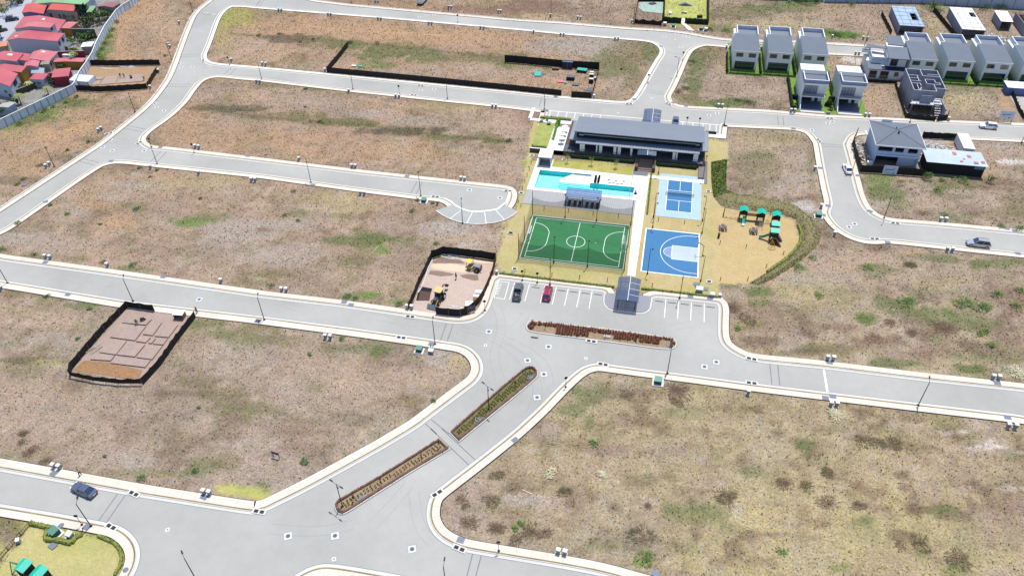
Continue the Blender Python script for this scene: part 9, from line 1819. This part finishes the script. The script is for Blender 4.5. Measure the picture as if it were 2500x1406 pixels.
tufts('green_weeds', 'green weed growth on the damp patches of the plots', 26000, None, lambda u,v,c,g: np.clip((g-.01)*14,0,1), .10, .30, .9, lambda c, r: np.array([.90,1.0,.80])*r.uniform(.7,1.2,(len(c),1)), 13)
# rough grass on the bank
m_bkg = mat('bank_grass_green', rgb(140,150,84,.66), .95, .4, 5); m_bkb = mat('bank_grass_brown', rgb(164,150,112,.66), .95, .4, 5)
for nm_, lo, hi, m_, n_, lab_ in (('bank_grass', .0, .3, m_bkg, 1100, 'rough green grass on the inner foot of the bank round the playground'),('bank_grass', .72, 1.02, m_bkg, 1100, 'rough green grass along the outer edge of the bank round the playground'),('bank_weeds', .15, .85, m_bkb, 1500, 'dull brown-green weeds on the middle of the bank round the playground')):
    mb = MB(); r4 = random.Random(n_+int(lo*10))
    for _ in range(n_):
        k = r4.uniform(0, 119.9); f = r4.uniform(lo, hi); i = int(k); g_ = k-i
        a = (bo[i][0]+(bo[i+1][0]-bo[i][0])*g_, bo[i][1]+(bo[i+1][1]-bo[i][1])*g_); b = (bi[i][0]+(bi[i+1][0]-bi[i][0])*g_, bi[i][1]+(bi[i+1][1]-bi[i][1])*g_)
        x, y = a[0]+(b[0]-a[0])*f, a[1]+(b[1]-a[1])*f; z = .7*min(1,k/6,(120-k)/6)*max(0,math.sin(math.pi*min(1,max(0,f))))**.8
        leafmass(mb, x, x, y, y, z+.02, z+.12, 1, .12, r4)
    tag(mb.build(nm_, m_), lab_, 'grass', None, 'stuff')
# more roofs and greenery packed into the neighbourhood
old_house('faded pink roof between the skylight roof and the striped roof', N1(440,320), N1(700,330), N1(760,150), 3.6, 4.0, .5, m_w1, m_r4)
old_house('wide red-pink roof behind the low wide pink roof', N0(200,1130), N0(520,1130), N0(560,1000), 3.9, 4.3, .5, m_w6, m_r1)
old_house('small pink roof beside the mossy wall', N1(850,450), N1(1010,450), N1(1060,430), 2.2, 2.4, .5, m_w1, m_r4, name='old_shed')
for k, (x, y, h, r_, mm) in enumerate([(1180,330,2.6,1.6,m_dg),(1700,430,3.0,2.2,m_mg),(1330,560,2.0,1.6,m_mg),(1500,640,2.0,2.0,m_dg),(1350,820,2.0,1.4,m_mg),(1400,1000,2.4,1.2,m_yg),(960,1240,2.4,1.2,m_dg),(1160,1290,2.2,1.2,m_mg),(1250,1420,2.0,1.4,m_dg),(700,1600,2.0,1.4,m_mg),(1000,1560,2.2,1.6,m_dg),(420,1690,2.0,1.6,m_mg),(1930,300,2.4,2.2,m_dg),(2050,330,1.8,1.8,m_mg),(330,110,3.0,1.8,m_dg),(120,300,3.5,1.8,m_mg),(1880,470,2.0,1.8,m_dg)]):
    tree('garden_tree', f'small leafy garden tree among the red roofs, {ORD[k]} of the yard trees', *N0(x, y), h, r_*1.25, mm, 240, .2, .09)
mb = MB(); r4 = random.Random(99)
for _ in range(2600):
    k = r4.uniform(1, 30); f = r4.uniform(.02, .98); i = int(k); a, b = bo[i], bi[i]; a2, b2 = bo[i+1], bi[i+1]; g_ = k-i
    x = (a[0]+(b[0]-a[0])*f)*(1-g_)+(a2[0]+(b2[0]-a2[0])*f)*g_; y = (a[1]+(b[1]-a[1])*f)*(1-g_)+(a2[1]+(b2[1]-a2[1])*f)*g_
    leafmass(mb, x, x, y, y, .7*min(1,k/6)*math.sin(math.pi*f)**.8+.03, .7*min(1,k/6)*math.sin(math.pi*f)**.8+.2, 1, .15, r4)
tag(mb.build('bank_creeper', mat('creeper_green', rgb(126,148,64,.64), .9, .4, 5)), 'fresh green creeper on the upper end of the bank beside the pickleball court', 'ground cover', None, 'stuff')
